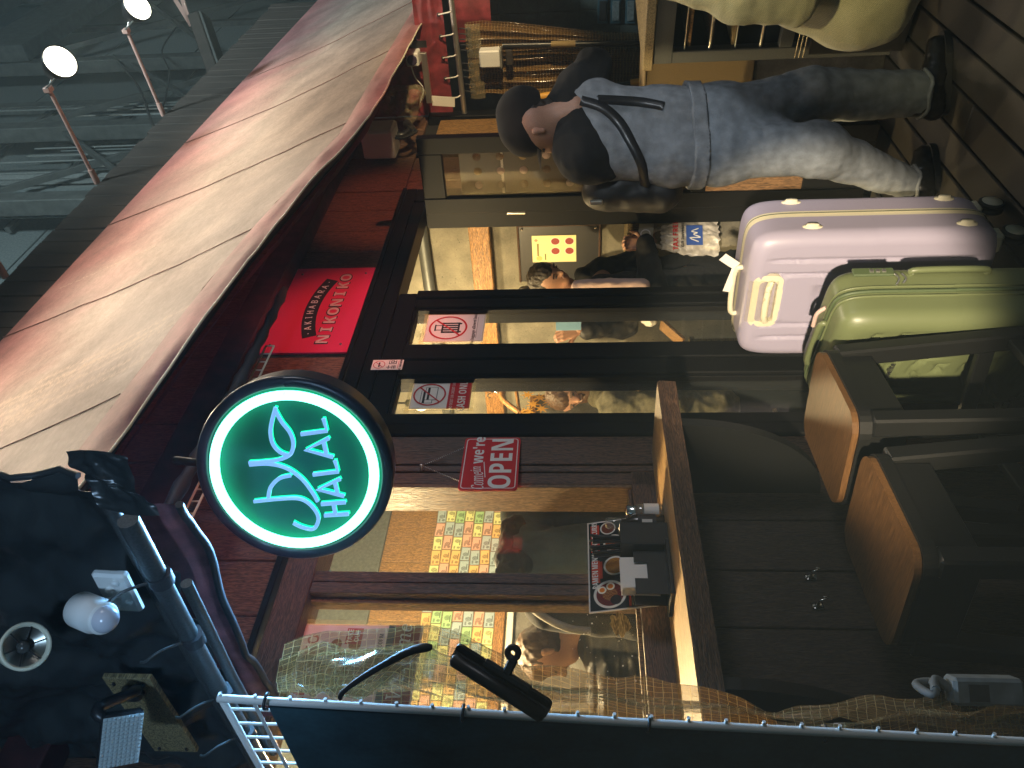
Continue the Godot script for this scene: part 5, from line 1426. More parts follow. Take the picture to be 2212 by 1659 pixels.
	# end valance of the red awning
	var ev = thing("end_valance", "short pink red cloth valance with dark hem across the awning's left end", "valance")
	var vf = func(s, t):
		var z = lerpf(0.93, 0.15, s)
		return Vector3(0.94 + 0.012 * sin(s * 9.0) * t + 0.01 * nf.get_noise_2d(s * 5, t), 2.305 + lerpf(0.0, -0.085, t) + 0.015 * sin(s * 3.0) - 0.012 * sin(PI * s) + 0.003 * sin(s * 23.0) * t, z)
	st = mk(); sheet(st, func(s, t): return vf.call(s, 1.0 - t), 60, 6); ob("cloth", st, M.valance, ev)
	var hp = []
	for i in 40: hp.append(vf.call(i / 39.0, 1.0) + Vector3(0, -0.006, 0))
	st = mk(); tube(st, hp, 0.008, 7); ob("hem", st, M.hem, ev)
	st = mk(); sheet(st, func(s, t): return Vector3(0.97, lerpf(2.30, 2.95, t), lerpf(0.9, 0.02, s) * (1.0 - 0.6 * t)), 8, 8); ob("end_cloth", st, M.canvas_red, ev)
	# black tent side
	var tp = thing("black_tarp", "shiny black tarpaulin draped over the awning's left end above the fittings", "tarpaulin")
	var z1 = px(668, 10, 0.88).z; var z2 = px(664, 262, 0.88).z
	var tf = func(s, t):
		var zz = lerpf(-0.02, lerpf(z2, z1, t), s)
		var y = lerpf(2.255, 3.35, t)
		var r = 0.022 * pow(absf(sin((zz * 0.9 + y * 0.75) * 9.0)), 3.0) * smoothstep(0.0, 0.3, t) + 0.035 * nf.get_noise_2d(zz * 3.0, y * 3.0) + 0.034 * nf.get_noise_2d(zz * 8.0 + y * 5.0, y * 6.0)
		return Vector3(0.88 + r - 0.02 * smoothstep(0.9, 1.0, s), y + 0.03 * smoothstep(0.75, 1.0, s) * (1.0 - t), zz)
	st = mk(); sheet(st, tf, 80, 60); ob("side", st, M.tarp, tp)
	var ep = []
	for i in 30: ep.append(tf.call(1.0, i / 29.0) + Vector3(0.004, 0, 0.004))
	st = mk(); tube(st, ep, 0.006, 6); ob("welt", st, M.tarp, tp)
	var sk = func(q, t):
		var lo = pd(lerpf(674, 542, q), lerpf(268, 345, q) - 8.0 * sin(PI * q), lerpf(1.17, 1.18, q)); var hi = pd(lerpf(682, 566, q), lerpf(140, 225, q), lerpf(1.21, 1.22, q))
		return lo.lerp(hi, t) + rt * 0.006 * sin(q * 9.0 + t * 3.0) + fw * 0.012 * nf.get_noise_2d(q * 3.0, t * 2.5)
	st = mk(); sheet(st, func(q, t): return sk.call(1.0 - q, t), 30, 14); ob("corner_fold", st, M.tarp, tp)
	# pipe frame along the alley with clamps and hooks
	var pf = thing("pipe_frame", "grey steel pipe frame with clamps carrying the lamps at the left end", "pipe frame")
	for q in [[0.80, 2.205, 0.017], [0.845, 2.262, 0.012], [0.79, 2.155, 0.010]]:
		st = mk(); tube(st, [Vector3(q[0], q[1], -0.02 if q[2] > 0.011 else 0.3), Vector3(q[0], q[1] + 0.006, 0.6), Vector3(q[0], q[1], 1.05 if q[2] > 0.011 else 0.9)], q[2], 10); ob("pipe", st, M.pipe, pf)
	for z in [0.36, 0.52, 0.72, 0.90]:
		st = mk(); tube(st, [Vector3(0.80, 2.204, z - 0.012), Vector3(0.80, 2.204, z + 0.012)], 0.021, 10); ob("clamp", st, M.hem, pf)
		st = mk(); tube(st, spline([Vector3(0.79, 2.22, z), Vector3(0.765, 2.25, z + 0.01), Vector3(0.75, 2.275, z + 0.0), Vector3(0.755, 2.29, z - 0.01)], 4), 0.0026, 6); ob("hook", st, M.pipe, pf)
	# motion sensor lamp
	var pc = px(383, 256, 0.80)
	var sl = thing("sensor_lamp", "white motion sensor lamp with frosted dome on its plate under the tarpaulin", "sensor lamp", pc)
	var p1 = px(440, 253, 0.80); var p2 = px(320, 262, 0.80)
	var q1 = px(370, 212, 0.80); var q2 = px(393, 300, 0.80)
	st = mk()
	bx(st, Vector3.ZERO, Vector3(0.016, 0.062, 0.105), 0.006, Basis(Vector3.RIGHT, deg_to_rad(4)))
	ob("plate", st, M.white, sl)
	for q in [Vector3(-0.008, -0.012, 0.035), Vector3(-0.008, 0.006, 0.015), Vector3(-0.008, -0.015, -0.02)]:
		st = mk(); lathe(st, [Vector2(0.007, 0), Vector2(0.0065, 0.005), Vector2(0.004, 0.006), Vector2(0, 0.006)], Transform3D(Basis(Vector3(0, 0, 1), PI / 2), q), 10); ob("knob", st, M.white, sl)
	var ax = (px(322, 226, 0.73) - px(352, 150, 0.78)).normalized()
	var dome = px(322, 226, 0.72) - pc
	var D = frame3(dome, ax, Vector3(0.3, 1, 0.2).normalized())
	var DX = D * Transform3D(Basis(Vector3.RIGHT, PI / 2), Vector3.ZERO)
	st = mk(); lathe(st, [Vector2(0.0, -0.085), Vector2(0.026, -0.083), Vector2(0.030, -0.076), Vector2(0.030, -0.028), Vector2(0.0265, -0.024), Vector2(0.0265, -0.004), Vector2(0.025, 0.0), Vector2(0.022, 0.001)], DX, 28); ob("housing", st, M.white, sl)
	st = mk(); var pr = []
	for i in 9: pr.append(Vector2(0.0225 * cos(PI / 2 * i / 8), 0.0225 * sin(PI / 2 * i / 8)))
	lathe(st, pr, DX, 24); ob("dome", st, mat(L(0.55, 0.56, 0.62), 0.18), sl)
	st = mk(); tube(st, [Vector3(-0.012, 0.01, -0.02), dome - ax * 0.05], 0.014, 8); ob("neck", st, M.white, sl)
	# reflector lamp beside it
	var rc0 = px(263, 56, 0.72)
	var rl = thing("reflector_lamp", "cream unlit reflector lamp beside the motion sensor lamp", "reflector lamp", rc0)
	var ra = (C - rc0).normalized() * 0.75 + Vector3(0, -0.55, 0.25)
	var R = frame3(Vector3.ZERO, ra) * Transform3D(Basis(Vector3.RIGHT, PI / 2), Vector3.ZERO)
	st = mk(); lathe(st, [Vector2(0.0, -0.10), Vector2(0.022, -0.10), Vector2(0.024, -0.055), Vector2(0.036, -0.03), Vector2(0.041, 0.0), Vector2(0.039, 0.003), Vector2(0.035, 0.0), Vector2(0.033, -0.004)], R, 30); ob("housing", st, M.cream, rl)
	st = mk(); lathe(st, [Vector2(0.034, -0.004), Vector2(0.022, -0.012), Vector2(0.010, -0.02), Vector2(0.0, -0.021)], R, 30); ob("reflector", st, mat(L(0.3, 0.29, 0.25), 0.3, null, Vector3.ONE, 0.0, 0.9), rl)
	st = mk(); lathe(st, [Vector2(0.011, -0.015), Vector2(0.010, -0.006), Vector2(0.0, -0.004)], R, 16); ob("bulb", st, mat(L(0.06, 0.06, 0.055), 0.2), rl)
	for k in 6:
		st = mk(); bar(st, R * Vector3(0.011 * cos(k * TAU / 6), -0.010, 0.011 * sin(k * TAU / 6)), R * Vector3(0.033 * cos(k * TAU / 6), -0.001, 0.033 * sin(k * TAU / 6)), 0.0012, 0.002, 0.0); ob("rib", st, M.plastic_black, rl)
	# plywood plate with flood light
	var b1 = px(210, 227, 0.845); var b2 = px(212, 328, 0.845); var b3 = px(50, 385, 0.845)
	var pw = thing("plywood_plate", "varnished plywood plate screwed to the tent side at far left", "mounting plate")
	st = mk(); bx(st, Vector3(0.835, (b1.y + b2.y) / 2, (b1.z + b3.z) / 2), Vector3(0.012, absf(b1.y - b2.y), absf(b1.z - b3.z)), 0.001); ob("board", st, M.ply, pw)
	for s in [-1, 1]:
		for k in [-1, 1]:
			st = mk(); bx(st, Vector3(0.826, (b1.y + b2.y) / 2 + s * 0.032, (b1.z + b3.z) / 2 + k * absf(b1.z - b3.z) * 0.44), Vector3(0.006, 0.006, 0.010), 0.002); ob("clip", st, M.plastic_black, pw)
	var fc = px(58, 262, 0.68)
	var fd = thing("flood_light", "unlit flood light with ribbed glass face on the plywood plate", "flood light", fc)
	var FB = Basis(Vector3(0, 1, 0), deg_to_rad(-62)) * Basis(Vector3(1, 0, 0), deg_to_rad(38)) * Basis(Vector3(0, 0, 1), deg_to_rad(-12))
	st = mk(); bx(st, FB * Vector3(0, 0, -0.012), Vector3(0.105, 0.072, 0.022), 0.005, FB); ob("housing", st, M.plastic_black, fd)
	var facet = mat(L(0.42, 0.47, 0.47), 0.22)
	st = mk()
	for i in 13:
		for j in 9:
			var cc = FB * Vector3(-0.046 + i * 0.0077, -0.0308 + j * 0.0077, 0.0); var tp2 = cc + FB * Vector3(0, 0, 0.0035)
			var e = 0.0038
			var k4 = [cc + FB * Vector3(-e, -e, 0), cc + FB * Vector3(e, -e, 0), cc + FB * Vector3(e, e, 0), cc + FB * Vector3(-e, e, 0)]
			for q in 4: tri(st, k4[q], k4[(q + 1) % 4], tp2)
	ob("ribbed_glass", st, facet, fd)
	st = mk(); tube(st, spline([FB * Vector3(0.03, 0.02, -0.02), FB * Vector3(0.05, 0.04, -0.04), px(165, 292, 0.80) - fc, px(168, 282, 0.832) - fc], 5), 0.011, 8); ob("arm", st, M.plastic_black, fd)
	st = mk(); lathe(st, [Vector2(0, 0), Vector2(0.024, 0.0), Vector2(0.022, 0.012), Vector2(0.012, 0.018), Vector2(0, 0.018)], Transform3D(Basis(Vector3(0, 0, 1), PI / 2), px(166, 288, 0.828) - fc), 16); ob("foot", st, M.plastic_black, fd)
	# white adaptor block low down behind the sheet
	var ab = thing("adaptor_box", "white plastic adaptor box with coiled lead low behind the rain sheet", "adaptor")
	var ac = pz(155, 2100, 0.32)
	ab.position = px(168, 2125, 0.83)
	st = mk(); bx(st, Vector3(0.0, 0.0, 0), Vector3(0.05, 0.125, 0.05), 0.006, Basis(Vector3(0, 1, 0), -0.7)); ob("body", st, M.siding, ab)
	st = mk(); bx(st, Vector3(-0.017, 0.02, 0.019), Vector3(0.03, 0.035, 0.003), 0.0, Basis(Vector3(0, 1, 0), -0.7)); ob("label", st, M.girder, ab)
	st = mk(); tube(st, spline([Vector3(0, 0.06, 0), Vector3(0.015, 0.085, 0.01), Vector3(-0.02, 0.10, 0.015), Vector3(0.015, 0.115, -0.01), Vector3(0.02, 0.085, -0.01), Vector3(-0.012, 0.095, 0.02)], 6), 0.008, 8); ob("lead", st, M.siding_mid, ab)

# ---------------------------------------------------------------- right end: pole with rain curtains, red side cloth, fittings, cabinet
func right_end():
	var st
	var X = 5.0
	var p0 = px(1659, 975, X); var p1 = px(1419, 1003, X)
	var y = p1.y
	var rl = thing("curtain_pole", "pale steel curtain pole at the shop's right end", "curtain pole")
	st = mk(); tube(st, [Vector3(X, p1.y, 0.03), Vector3(X, p0.y, p0.z), Vector3(X, p0.y + 0.02, p0.z + 0.7)], 0.017, 12); ob("pole", st, M.steel, rl)
	var sc = thing("side_cloth", "bright red side cloth laced to the pole at the awning's right end", "awning cloth")
	var nf = noise(19, 1.0, 2)
	st = mk(); sheet(st, func(s, t): 
		var z = lerpf(0.72, 0.01, s)
		return Vector3(X + 0.03 + 0.012 * nf.get_noise_2d(s * 4, t * 3), lerpf(y + 0.075, 2.44 + maxf(0.0, 0.46 - z) * 2.4, t), z), 30, 20); ob("cloth", st, M.canvas_red, sc)
	for i in 8:
		var z = 0.12 + i * 0.125
		st = mk(); lathe(st, [Vector2(0.006, -0.002), Vector2(0.012, -0.002), Vector2(0.012, 0.002), Vector2(0.006, 0.002)], Transform3D(Basis(Vector3(0, 0, 1), PI / 2), Vector3(X + 0.015, y + 0.10, z)), 12); ob("eyelet", st, M.hem, sc)
		st = mk(); tube(st, [Vector3(X + 0.012, y + 0.10, z), Vector3(X - 0.02, y + 0.03, z + 0.02), Vector3(X, y + 0.002, z + 0.03)], 0.0045, 6); ob("lace", st, M.white, sc)
	st = mk(); sheet(st, func(s, t): return Vector3(X + 0.12 + 0.02 * sin(s * 14), lerpf(y - 0.20, y + 0.03, t), lerpf(1.25, 0.42, s)), 24, 5); ob("lower_cloth", st, M.canvas_red, sc)
	var tg = thing("paper_tag", "small white tag hanging beside the pole's inner end", "tag")
	st = mk(); bx(st, px(1440, 958, 4.9), Vector3(0.004, 0.14, 0.06), 0.0, Basis(Vector3.RIGHT, 0.1)); ob("card", st, M.paper, tg)
	# two gathered curtains
	var bun = [[[[1005, 1604, 1545], [1060, 1610, 1548], [1150, 1606, 1552], [1280, 1594, 1560], [1400, 1586, 1570], [2000, 1580, 1566]], "gathered clear rain curtain with white net nearest the alley on the pole"], [[[1012, 1530, 1455], [1060, 1545, 1462], [1150, 1550, 1462], [1280, 1554, 1468], [1400, 1556, 1478], [2000, 1550, 1480]], "gathered clear rain curtain with white net nearest the shop wall on the pole"]]
	for bi in 2:
		var cu = thing("rain_curtain", bun[bi][1], "rain curtain", Vector3.ZERO, 0.0, "rain curtains on the right end pole")
		var e = bun[bi][0]
		for layer in 2:
			var f = func(s, t):
				var v = lerpf(1010, 1990, t)
				var ul = 0.0; var ur = 0.0
				for i in e.size() - 1:
					if v <= e[i + 1][0] or i == e.size() - 2:
						var k = clampf((v - e[i][0]) / float(e[i + 1][0] - e[i][0]), 0.0, 1.0)
						ur = lerpf(e[i][1], e[i + 1][1], k); ul = lerpf(e[i][2], e[i + 1][2], k); break
				var a = px(ur, v, X); var b = px(ul, v, X)
				var z = lerpf(a.z, b.z, s)
				var yy = lerpf(y - 0.05, 0.02, t)
				return Vector3(X + 0.03 * sin(s * (22.0 + 9.0 * layer) + 1.5 * t + bi) * (1.0 - 0.3 * t) + 0.02 * nf.get_noise_2d(s * 5, t * 5 + layer * 9) + 0.05 * layer, yy, z)
			net_sheet("fold", func(s, t): return f.call(s, 1.0 - t), 70, 40, 0.6, 2.1, cu)
		for i in 5:
			var u = lerpf(e[0][1], e[0][2], (i + 0.5) / 5.0)
			var q = px(u, 1010, X)
			st = mk(); lathe(st, [Vector2(0.005, -0.002), Vector2(0.016, -0.002), Vector2(0.016, 0.002), Vector2(0.005, 0.002)], Transform3D(Basis(Vector3(0, 0, 1), PI / 2), Vector3(X - 0.035, y - 0.075, q.z)), 12); ob("eyelet", st, M.hem, cu)
			st = mk(); tube(st, spline([Vector3(X - 0.03, y - 0.075, q.z), Vector3(X - 0.02, y - 0.04, q.z + 0.006), Vector3(X, y - 0.017, q.z)], 4), 0.004, 6); ob("hook_chain", st, M.hem, cu)
			st = mk(); sheet(st, func(s, t): return Vector3(X - 0.032 - 0.015 * sin(t * 3.0), y - 0.055 - t * 0.09, q.z + (s - 0.5) * 0.07), 4, 5); ob("welt", st, M.film, cu)
	# strut and orange pole between the curtains
	var sp = thing("strut", "black strut with a tan label between the two rain curtains", "strut")
	st = mk(); tube(st, [px(1560, 1085, 4.93), px(1567, 1420, 4.93), px(1567, 2000, 4.93)], 0.016, 8); ob("tube", st, M.plastic_black, sp)
	st = mk(); tube(st, [px(1563, 1190, 4.91), px(1565, 1243, 4.91)], 0.019, 8); ob("label", st, M.card, sp)
	var op = thing("orange_pole", "thin black pole with orange sleeves leaning behind the man's raised elbow", "pole")
	st = mk(); tube(st, [px(1440, 1100, 4.9), px(1500, 1500, 4.85)], 0.012, 8); ob("shaft", st, M.plastic_black, op)
	for v in [[1152, 1200], [1362, 1402]]:
		st = mk(); tube(st, [px(1440 + (v[0] - 1100) * 0.15, v[0], 4.89 - (v[0] - 1100) * 0.0001), px(1440 + (v[1] - 1100) * 0.15, v[1], 4.89 - (v[1] - 1100) * 0.0001)], 0.022, 8); ob("sleeve", st, M.orange, op)
	# junction box and hanging leads
	var jc = px(1535, 1059, 4.93)
	var jb = thing("junction_box", "grey white plastic junction box hanging between the rain curtains", "junction box", jc)
	st = mk(); bx(st, Vector3.ZERO, Vector3(0.08, 0.125, 0.10), 0.008); ob("body", st, M.white, jb)
	st = mk(); bx(st, Vector3(-0.003, -0.066, 0), Vector3(0.086, 0.012, 0.106), 0.004); ob("lid", st, M.stone, jb)
	st = mk(); bx(st, Vector3(0, -0.115, 0), Vector3(0.05, 0.04, 0.09), 0.006); ob("plug_strip", st, M.rust, jb)
	for k in 3:
		st = mk(); tube(st, spline([px(1537, 1105, 4.92), px(1530 - k * 3, 1128, 4.9), px(1505, 1142 + k * 4, 4.88), px(1465, 1132 + k * 3, 4.88), px(1440, 1095 + k * 6, 4.9)], 6), 0.006, 6); ob("lead", st, M.rubber, jb)
	# white electric box, plastic bag, small projector
	var ec = pz(1357, 822, 0.12)
	var eb = thing("electric_box", "white electric box with conduit on the planks over the folded door leaf", "electric box", ec)
	st = mk(); bx(st, Vector3(0.0, 0, 0), Vector3(0.17, 0.185, 0.16), 0.008); ob("body", st, M.paper, eb)
	st = mk(); bx(st, Vector3(0, 0.0, 0.082), Vector3(0.15, 0.165, 0.006), 0.003); ob("cover", st, M.paper, eb)
	st = mk(); tube(st, spline([Vector3(0.05, -0.09, 0), Vector3(0.06, -0.13, 0.0), Vector3(0.14, -0.16, 0.0), Vector3(0.22, -0.12, -0.01), Vector3(0.28, -0.11, -0.02)], 5), 0.024, 10); ob("conduit", st, M.plastic_black, eb)
	for k in 2:
		st = mk(); tube(st, spline([Vector3(-0.03 + k * 0.03, -0.09, 0.02), Vector3(-0.05, -0.15, 0.03), Vector3(0.03, -0.19 - k * 0.02, 0.03), Vector3(0.12, -0.15, 0.02)], 5), 0.008, 6); ob("lead", st, M.rubber, eb)
	var bc = px(1440, 872, 4.80)
	var pb = thing("plastic_bag", "crumpled clear plastic bag tucked under the awning at the right", "plastic bag", bc)
	var bag = mi("film", blob([[Vector3(0, 0.05, -0.02), Vector3(0, -0.06, 0.03), 0.085, 0.07], [Vector3(0, 0.09, 0.05), Vector3(0, -0.02, -0.06), 0.05, 0.06]], 0.012, 0.05, 0.03, Vector3(14, 14, 14)), M.film, pb)
	mi("contents", blob([[Vector3(0, 0.04, -0.02), Vector3(0, -0.05, 0.02), 0.055, 0.05]], 0.014, 0.05, 0.03, Vector3(16, 16, 16)), M.canvas_red, pb)
	var pc = px(1535, 893, 4.86)
	var pj = thing("spot_projector", "small white square spotlight on a metal bar against the red side cloth", "spotlight", pc)
	st = mk(); bx(st, Vector3(0, 0, 0), Vector3(0.10, 0.075, 0.075), 0.006); ob("body", st, M.white, pj)
	st = mk(); lathe(st, [Vector2(0.030, 0), Vector2(0.028, 0.008), Vector2(0.018, 0.004), Vector2(0.0, 0.008)], Transform3D(Basis(Vector3(0, 0, 1), PI / 2), Vector3(-0.05, 0, 0)), 18); ob("lens", st, mat(L(0.05, 0.035, 0.07), 0.1), pj)
	st = mk(); bx(st, Vector3(0.02, -0.06, -0.13), Vector3(0.03, 0.035, 0.30), 0.003); ob("bar", st, M.steel, pj)
	st = mk(); bx(st, Vector3(0.045, -0.03, 0.06), Vector3(0.004, 0.10, 0.04), 0.0); ob("bracket", st, M.plastic_black, pj)
	st = mk(); tube(st, spline([Vector3(0.03, 0.03, -0.03), Vector3(0.02, 0.01, -0.12), Vector3(0.03, -0.03, -0.2), Vector3(0.02, 0.0, -0.28)], 5), 0.004, 6); ob("lead", st, M.white, pj)
	# grey building beyond
	var gb = thing("grey_building", "dark grey green building wall with slotted vents beyond the right end", "building")
	box("wall", Vector3(7.6, 0, -2.0), Vector3(7.9, 2.66, 3.5), M.greywall, gb, 0.0)
	for j in 7:
		for i in 4:
			box("panel", Vector3(7.585, 0.36 * j + 0.004, -1.2 + i * 1.1), Vector3(7.60, 0.36 * j + 0.356, -1.2 + i * 1.1 + 1.092), M.greywall, gb, 0.002)
	for k in 3:
		var vc = px(1635, [1302, 1330, 1362][k], 7.57)
		box("vent", Vector3(7.55, vc.y - 0.045, vc.z - 0.10), Vector3(7.585, vc.y + 0.045, vc.z + 0.10), M.board_dark, gb, 0.004)
		box("vent_flap", Vector3(7.53, vc.y - 0.03, vc.z - 0.07), Vector3(7.549, vc.y + 0.03, vc.z + 0.09), [M.dark, M.siding, M.siding][k], gb, 0.003)
	# cabinet with shelves
	var cb = thing("cabinet", "dark framed display cabinet with pale wooden top standing by the right end", "cabinet", Vector3(3.90, 0, 0.665), deg_to_rad(-12))
	box("top_board", Vector3(-0.02, 1.13, -0.02), Vector3(0.7, 1.175, 0.62), M.ply, cb, 0.004)
	box("top_rail", Vector3(0, 1.04, 0), Vector3(0.66, 1.128, 0.60), M.pipe, cb, 0.003)
	for z in [0.0, 0.54]: box("post", Vector3(0.0, 0.05, z), Vector3(0.05, 1.04, z + 0.06), M.pipe, cb, 0.004)
	box("back_panel", Vector3(0.60, 0.05, 0.0), Vector3(0.62, 1.04, 0.60), M.dark, cb, 0.0)
	box("side_panel", Vector3(0.05, 0.05, 0.0), Vector3(0.60, 1.04, 0.02), M.dark, cb, 0.0)
	box("side_panel", Vector3(0.05, 0.05, 0.58), Vector3(0.60, 1.04, 0.60), M.dark, cb, 0.0)
	for k in 3: box("shelf", Vector3(0.04, 0.955 - k * 0.10, 0.06), Vector3(0.5, 0.970 - k * 0.10, 0.54), [M.inside_wood, M.top_edge, M.card][k], cb, 0.002)
	for k in 4:
		st = mk(); tube(st, [Vector3(0.02, 0.985 - k * 0.115, 0.05), Vector3(0.02, 0.985 - k * 0.115, 0.55)], 0.004 + 0.004 * (k % 2), 6); ob("rod", st, M.steel, cb)
	box("bottom_rail", Vector3(0, 0.50, 0.06), Vector3(0.04, 0.56, 0.54), M.pipe, cb, 0.003)
	var wc = thing("wire_crate", "black crate with chrome wire rim and a pasted print under the cabinet", "crate", Vector3(3.84, 0, 0.70), deg_to_rad(-12))
	box("body", Vector3(0, 0.02, 0), Vector3(0.45, 0.44, 0.42), M.plastic_black, wc, 0.006)
	for k in 3:
		st = mk(); tube(st, [Vector3(-0.012, 0.46 + k * 0.018, 0.0), Vector3(-0.012, 0.46 + k * 0.018, 0.42)], 0.004, 6); ob("wire", st, M.chrome, wc)
	print_card("print", wc, frame3(Vector3(-0.003, 0.26, 0.16), Vector3(-1, 0, 0)), 0.2, 0.24, printed(painted(64, 80, Color(0.14, 0.16, 0.2), [["r", 8, 40, 40, 12, Color(0.5, 0.45, 0.3)], ["c", 44, 56, 9, Color(0.6, 0.25, 0.15)], ["r", 6, 62, 50, 12, Color(0.5, 0.4, 0.25)], ["r", 10, 8, 30, 5, Color(0.5, 0.5, 0.5)]]), 0.4), M.plastic_black)
	var bxx = thing("cardboard_box", "tan cardboard box tucked between the cabinet and the door leaf", "box", Vector3(4.05, 0, 0.38), deg_to_rad(6))
	box("side", Vector3(0, 0.62, 0), Vector3(0.3, 1.14, 0.26), M.card, bxx, 0.003)
	box("flap", Vector3(-0.01, 1.142, -0.01), Vector3(0.31, 1.150, 0.27), M.card, bxx, 0.001)
	box("stand", Vector3(0.01, 0.0, 0.01), Vector3(0.29, 0.618, 0.25), M.stone, bxx, 0.003)

func lamps():
	var st
	var warm = Color(1.0, 0.97, 0.78)
	var which = ["above the round sign", "above the name board", "nearer of the two in view", "further of the two in view"]
	var i = 0
	for x in [2.3, 3.38, 4.44, 5.5]:
		var l = thing("arm_lamp", "lit round lamp on a pinkish arm, " + which[i], "lamp", Vector3(x, 4.42, -0.1), 0.0, "lamps on arms over the awning"); i += 1
		st = mk(); tube(st, [Vector3(0, 0.0, 0.0), Vector3(0, 0.05, 0.56)], 0.012, 8); ob("arm", st, M.arm, l)
		st = mk(); tube(st, [Vector3(0, -0.004, -0.01), Vector3(0, 0.004, 0.08)], 0.019, 8); ob("socket", st, M.arm, l)
		st = mk(); bx(st, Vector3(0, 0.055, 0.57), Vector3(0.05, 0.04, 0.03), 0.004); ob("knuckle", st, M.arm, l)
		var hc = Vector3(0.02, -0.07, 0.715)
		var ax = Vector3(-0.30, -0.62, 0.42).normalized()
		var H = frame3(hc, ax) * Transform3D(Basis(Vector3.RIGHT, PI / 2), Vector3.ZERO)
		for s in [-1, 1]:
			st = mk(); tube(st, [Vector3(s * 0.02, 0.055, 0.58), H * Vector3(s * 0.085, -0.05, 0.0)], 0.005, 6); ob("yoke", st, M.steel, l)
		st = mk(); lathe(st, [Vector2(0.0, -0.14), Vector2(0.05, -0.135), Vector2(0.085, -0.05), Vector2(0.095, 0.0), Vector2(0.09, 0.004), Vector2(0.086, -0.004)], H, 28); ob("housing", st, M.plastic_black, l)
		st = mk(); lathe(st, [Vector2(0.088, -0.004), Vector2(0.06, 0.006), Vector2(0.0, 0.010)], H, 28); ob("lit_glass", st, glow(warm, 9.0), l)

# ---------------------------------------------------------------- people
func head_parts(p, c, r, face, hair_m, hairy = true):
	# eyes, nose, mouth, ears and hair on a head at c, looking along face
	var z = face.normalized(); var x = Vector3.UP.cross(z).normalized(); var y = z.cross(x)
	var st
	for s in [-1, 1]:
		st = mk(); var q = c + x * (s * r * 0.36) + y * r * 0.02 + z * r * 0.86
		lathe(st, [Vector2(0, -r * 0.10), Vector2(r * 0.13, 0), Vector2(0, r * 0.10)], Transform3D(Basis(x, y * 0.7, z), q), 10); ob("eye", st, M.ink, p)
		st = mk(); bar(st, q + x * s * r * -0.15 + y * r * 0.2 + z * r * 0.05, q + x * s * r * 0.2 + y * r * 0.18, r * 0.05, r * 0.09, 0.0); ob("eyebrow", st, hair_m, p)
		mi("ear", blob([[c + x * s * r * 0.98 + y * r * 0.15 - z * r * 0.05, c + x * s * r * 0.96 - y * r * 0.18 + z * 0.0, r * 0.16, r * 0.11]], r * 0.09, 0.02), M.skin, p)
	st = mk(); bx(st, c - y * r * 0.52 + z * r * 0.84, Vector3(r * 0.5, r * 0.09, r * 0.06), r * 0.03, Basis(x, y, z)); ob("mouth", st, M.pink, p)
	if hairy:
		var hb = [[c + y * r * 0.32 - z * r * 0.22, c + y * r * 0.1 - z * r * 0.3, r * 1.0, r * 0.95], [c + y * r * 0.62 + z * r * 0.35, c + y * r * 0.6 - z * r * 0.2, r * 0.62, r * 0.7]]
		mi("hair", blob(hb, r * 0.11, r * 0.25, r * 0.10, Vector3(60, 22, 60)), hair_m, p)
func head_bones(c, r, face):
	var z = face.normalized(); var x = Vector3.UP.cross(z).normalized(); var y = z.cross(x)
	return [[c + y * r * 0.28 - z * r * 0.12, c + y * r * 0.28 - z * r * 0.05, r * 0.95, r * 0.95], [c + y * r * 0.1 + z * r * 0.12, c - y * r * 0.75 + z * r * 0.34, r * 0.74, r * 0.46],
		[c + y * r * 0.05 + z * r * 0.84, c - y * r * 0.26 + z * r * 1.02, r * 0.09, r * 0.17], [c - y * r * 0.55 - z * r * 0.25, c - y * r * 1.6 - z * r * 0.35, r * 0.58, r * 0.62]]
func hand_bones(w, dir, side, s = 1.0, curl = 0.5):
	# palm, four fingers of different length bent twice, thumb from the side near the wrist
	var d = dir.normalized(); var x = side.normalized(); var nrm = d.cross(x)
	var o = []
	for k in 4:
		var off = x * (k - 1.5) * 0.019 * s
		o.append([w + off * 0.7, w + d * 0.085 * s + off, 0.013 * s, 0.012 * s])
		var ln = [0.036, 0.044, 0.041, 0.031][k] * s
		var d1 = d.rotated(x, curl); var d2 = d.rotated(x, curl * 2.2)
		var k1 = w + d * 0.085 * s + off; var k2 = k1 + d1 * ln; var k3 = k2 + d2 * ln * 0.95
		o.append([k1, k2, 0.0092 * s, 0.0086 * s]); o.append([k2, k3, 0.0085 * s, 0.0074 * s])
	var t0 = w + d * 0.018 * s + x * 0.026 * s
	var t1 = t0 + (d * 0.6 + x * 0.8).normalized() * 0.042 * s
	o.append([t0, t1, 0.012 * s, 0.0105 * s]); o.append([t1, t1 + (d * 0.9 + x * 0.3 + nrm * 0.2).normalized() * 0.032 * s, 0.0102 * s, 0.0085 * s])
	return o
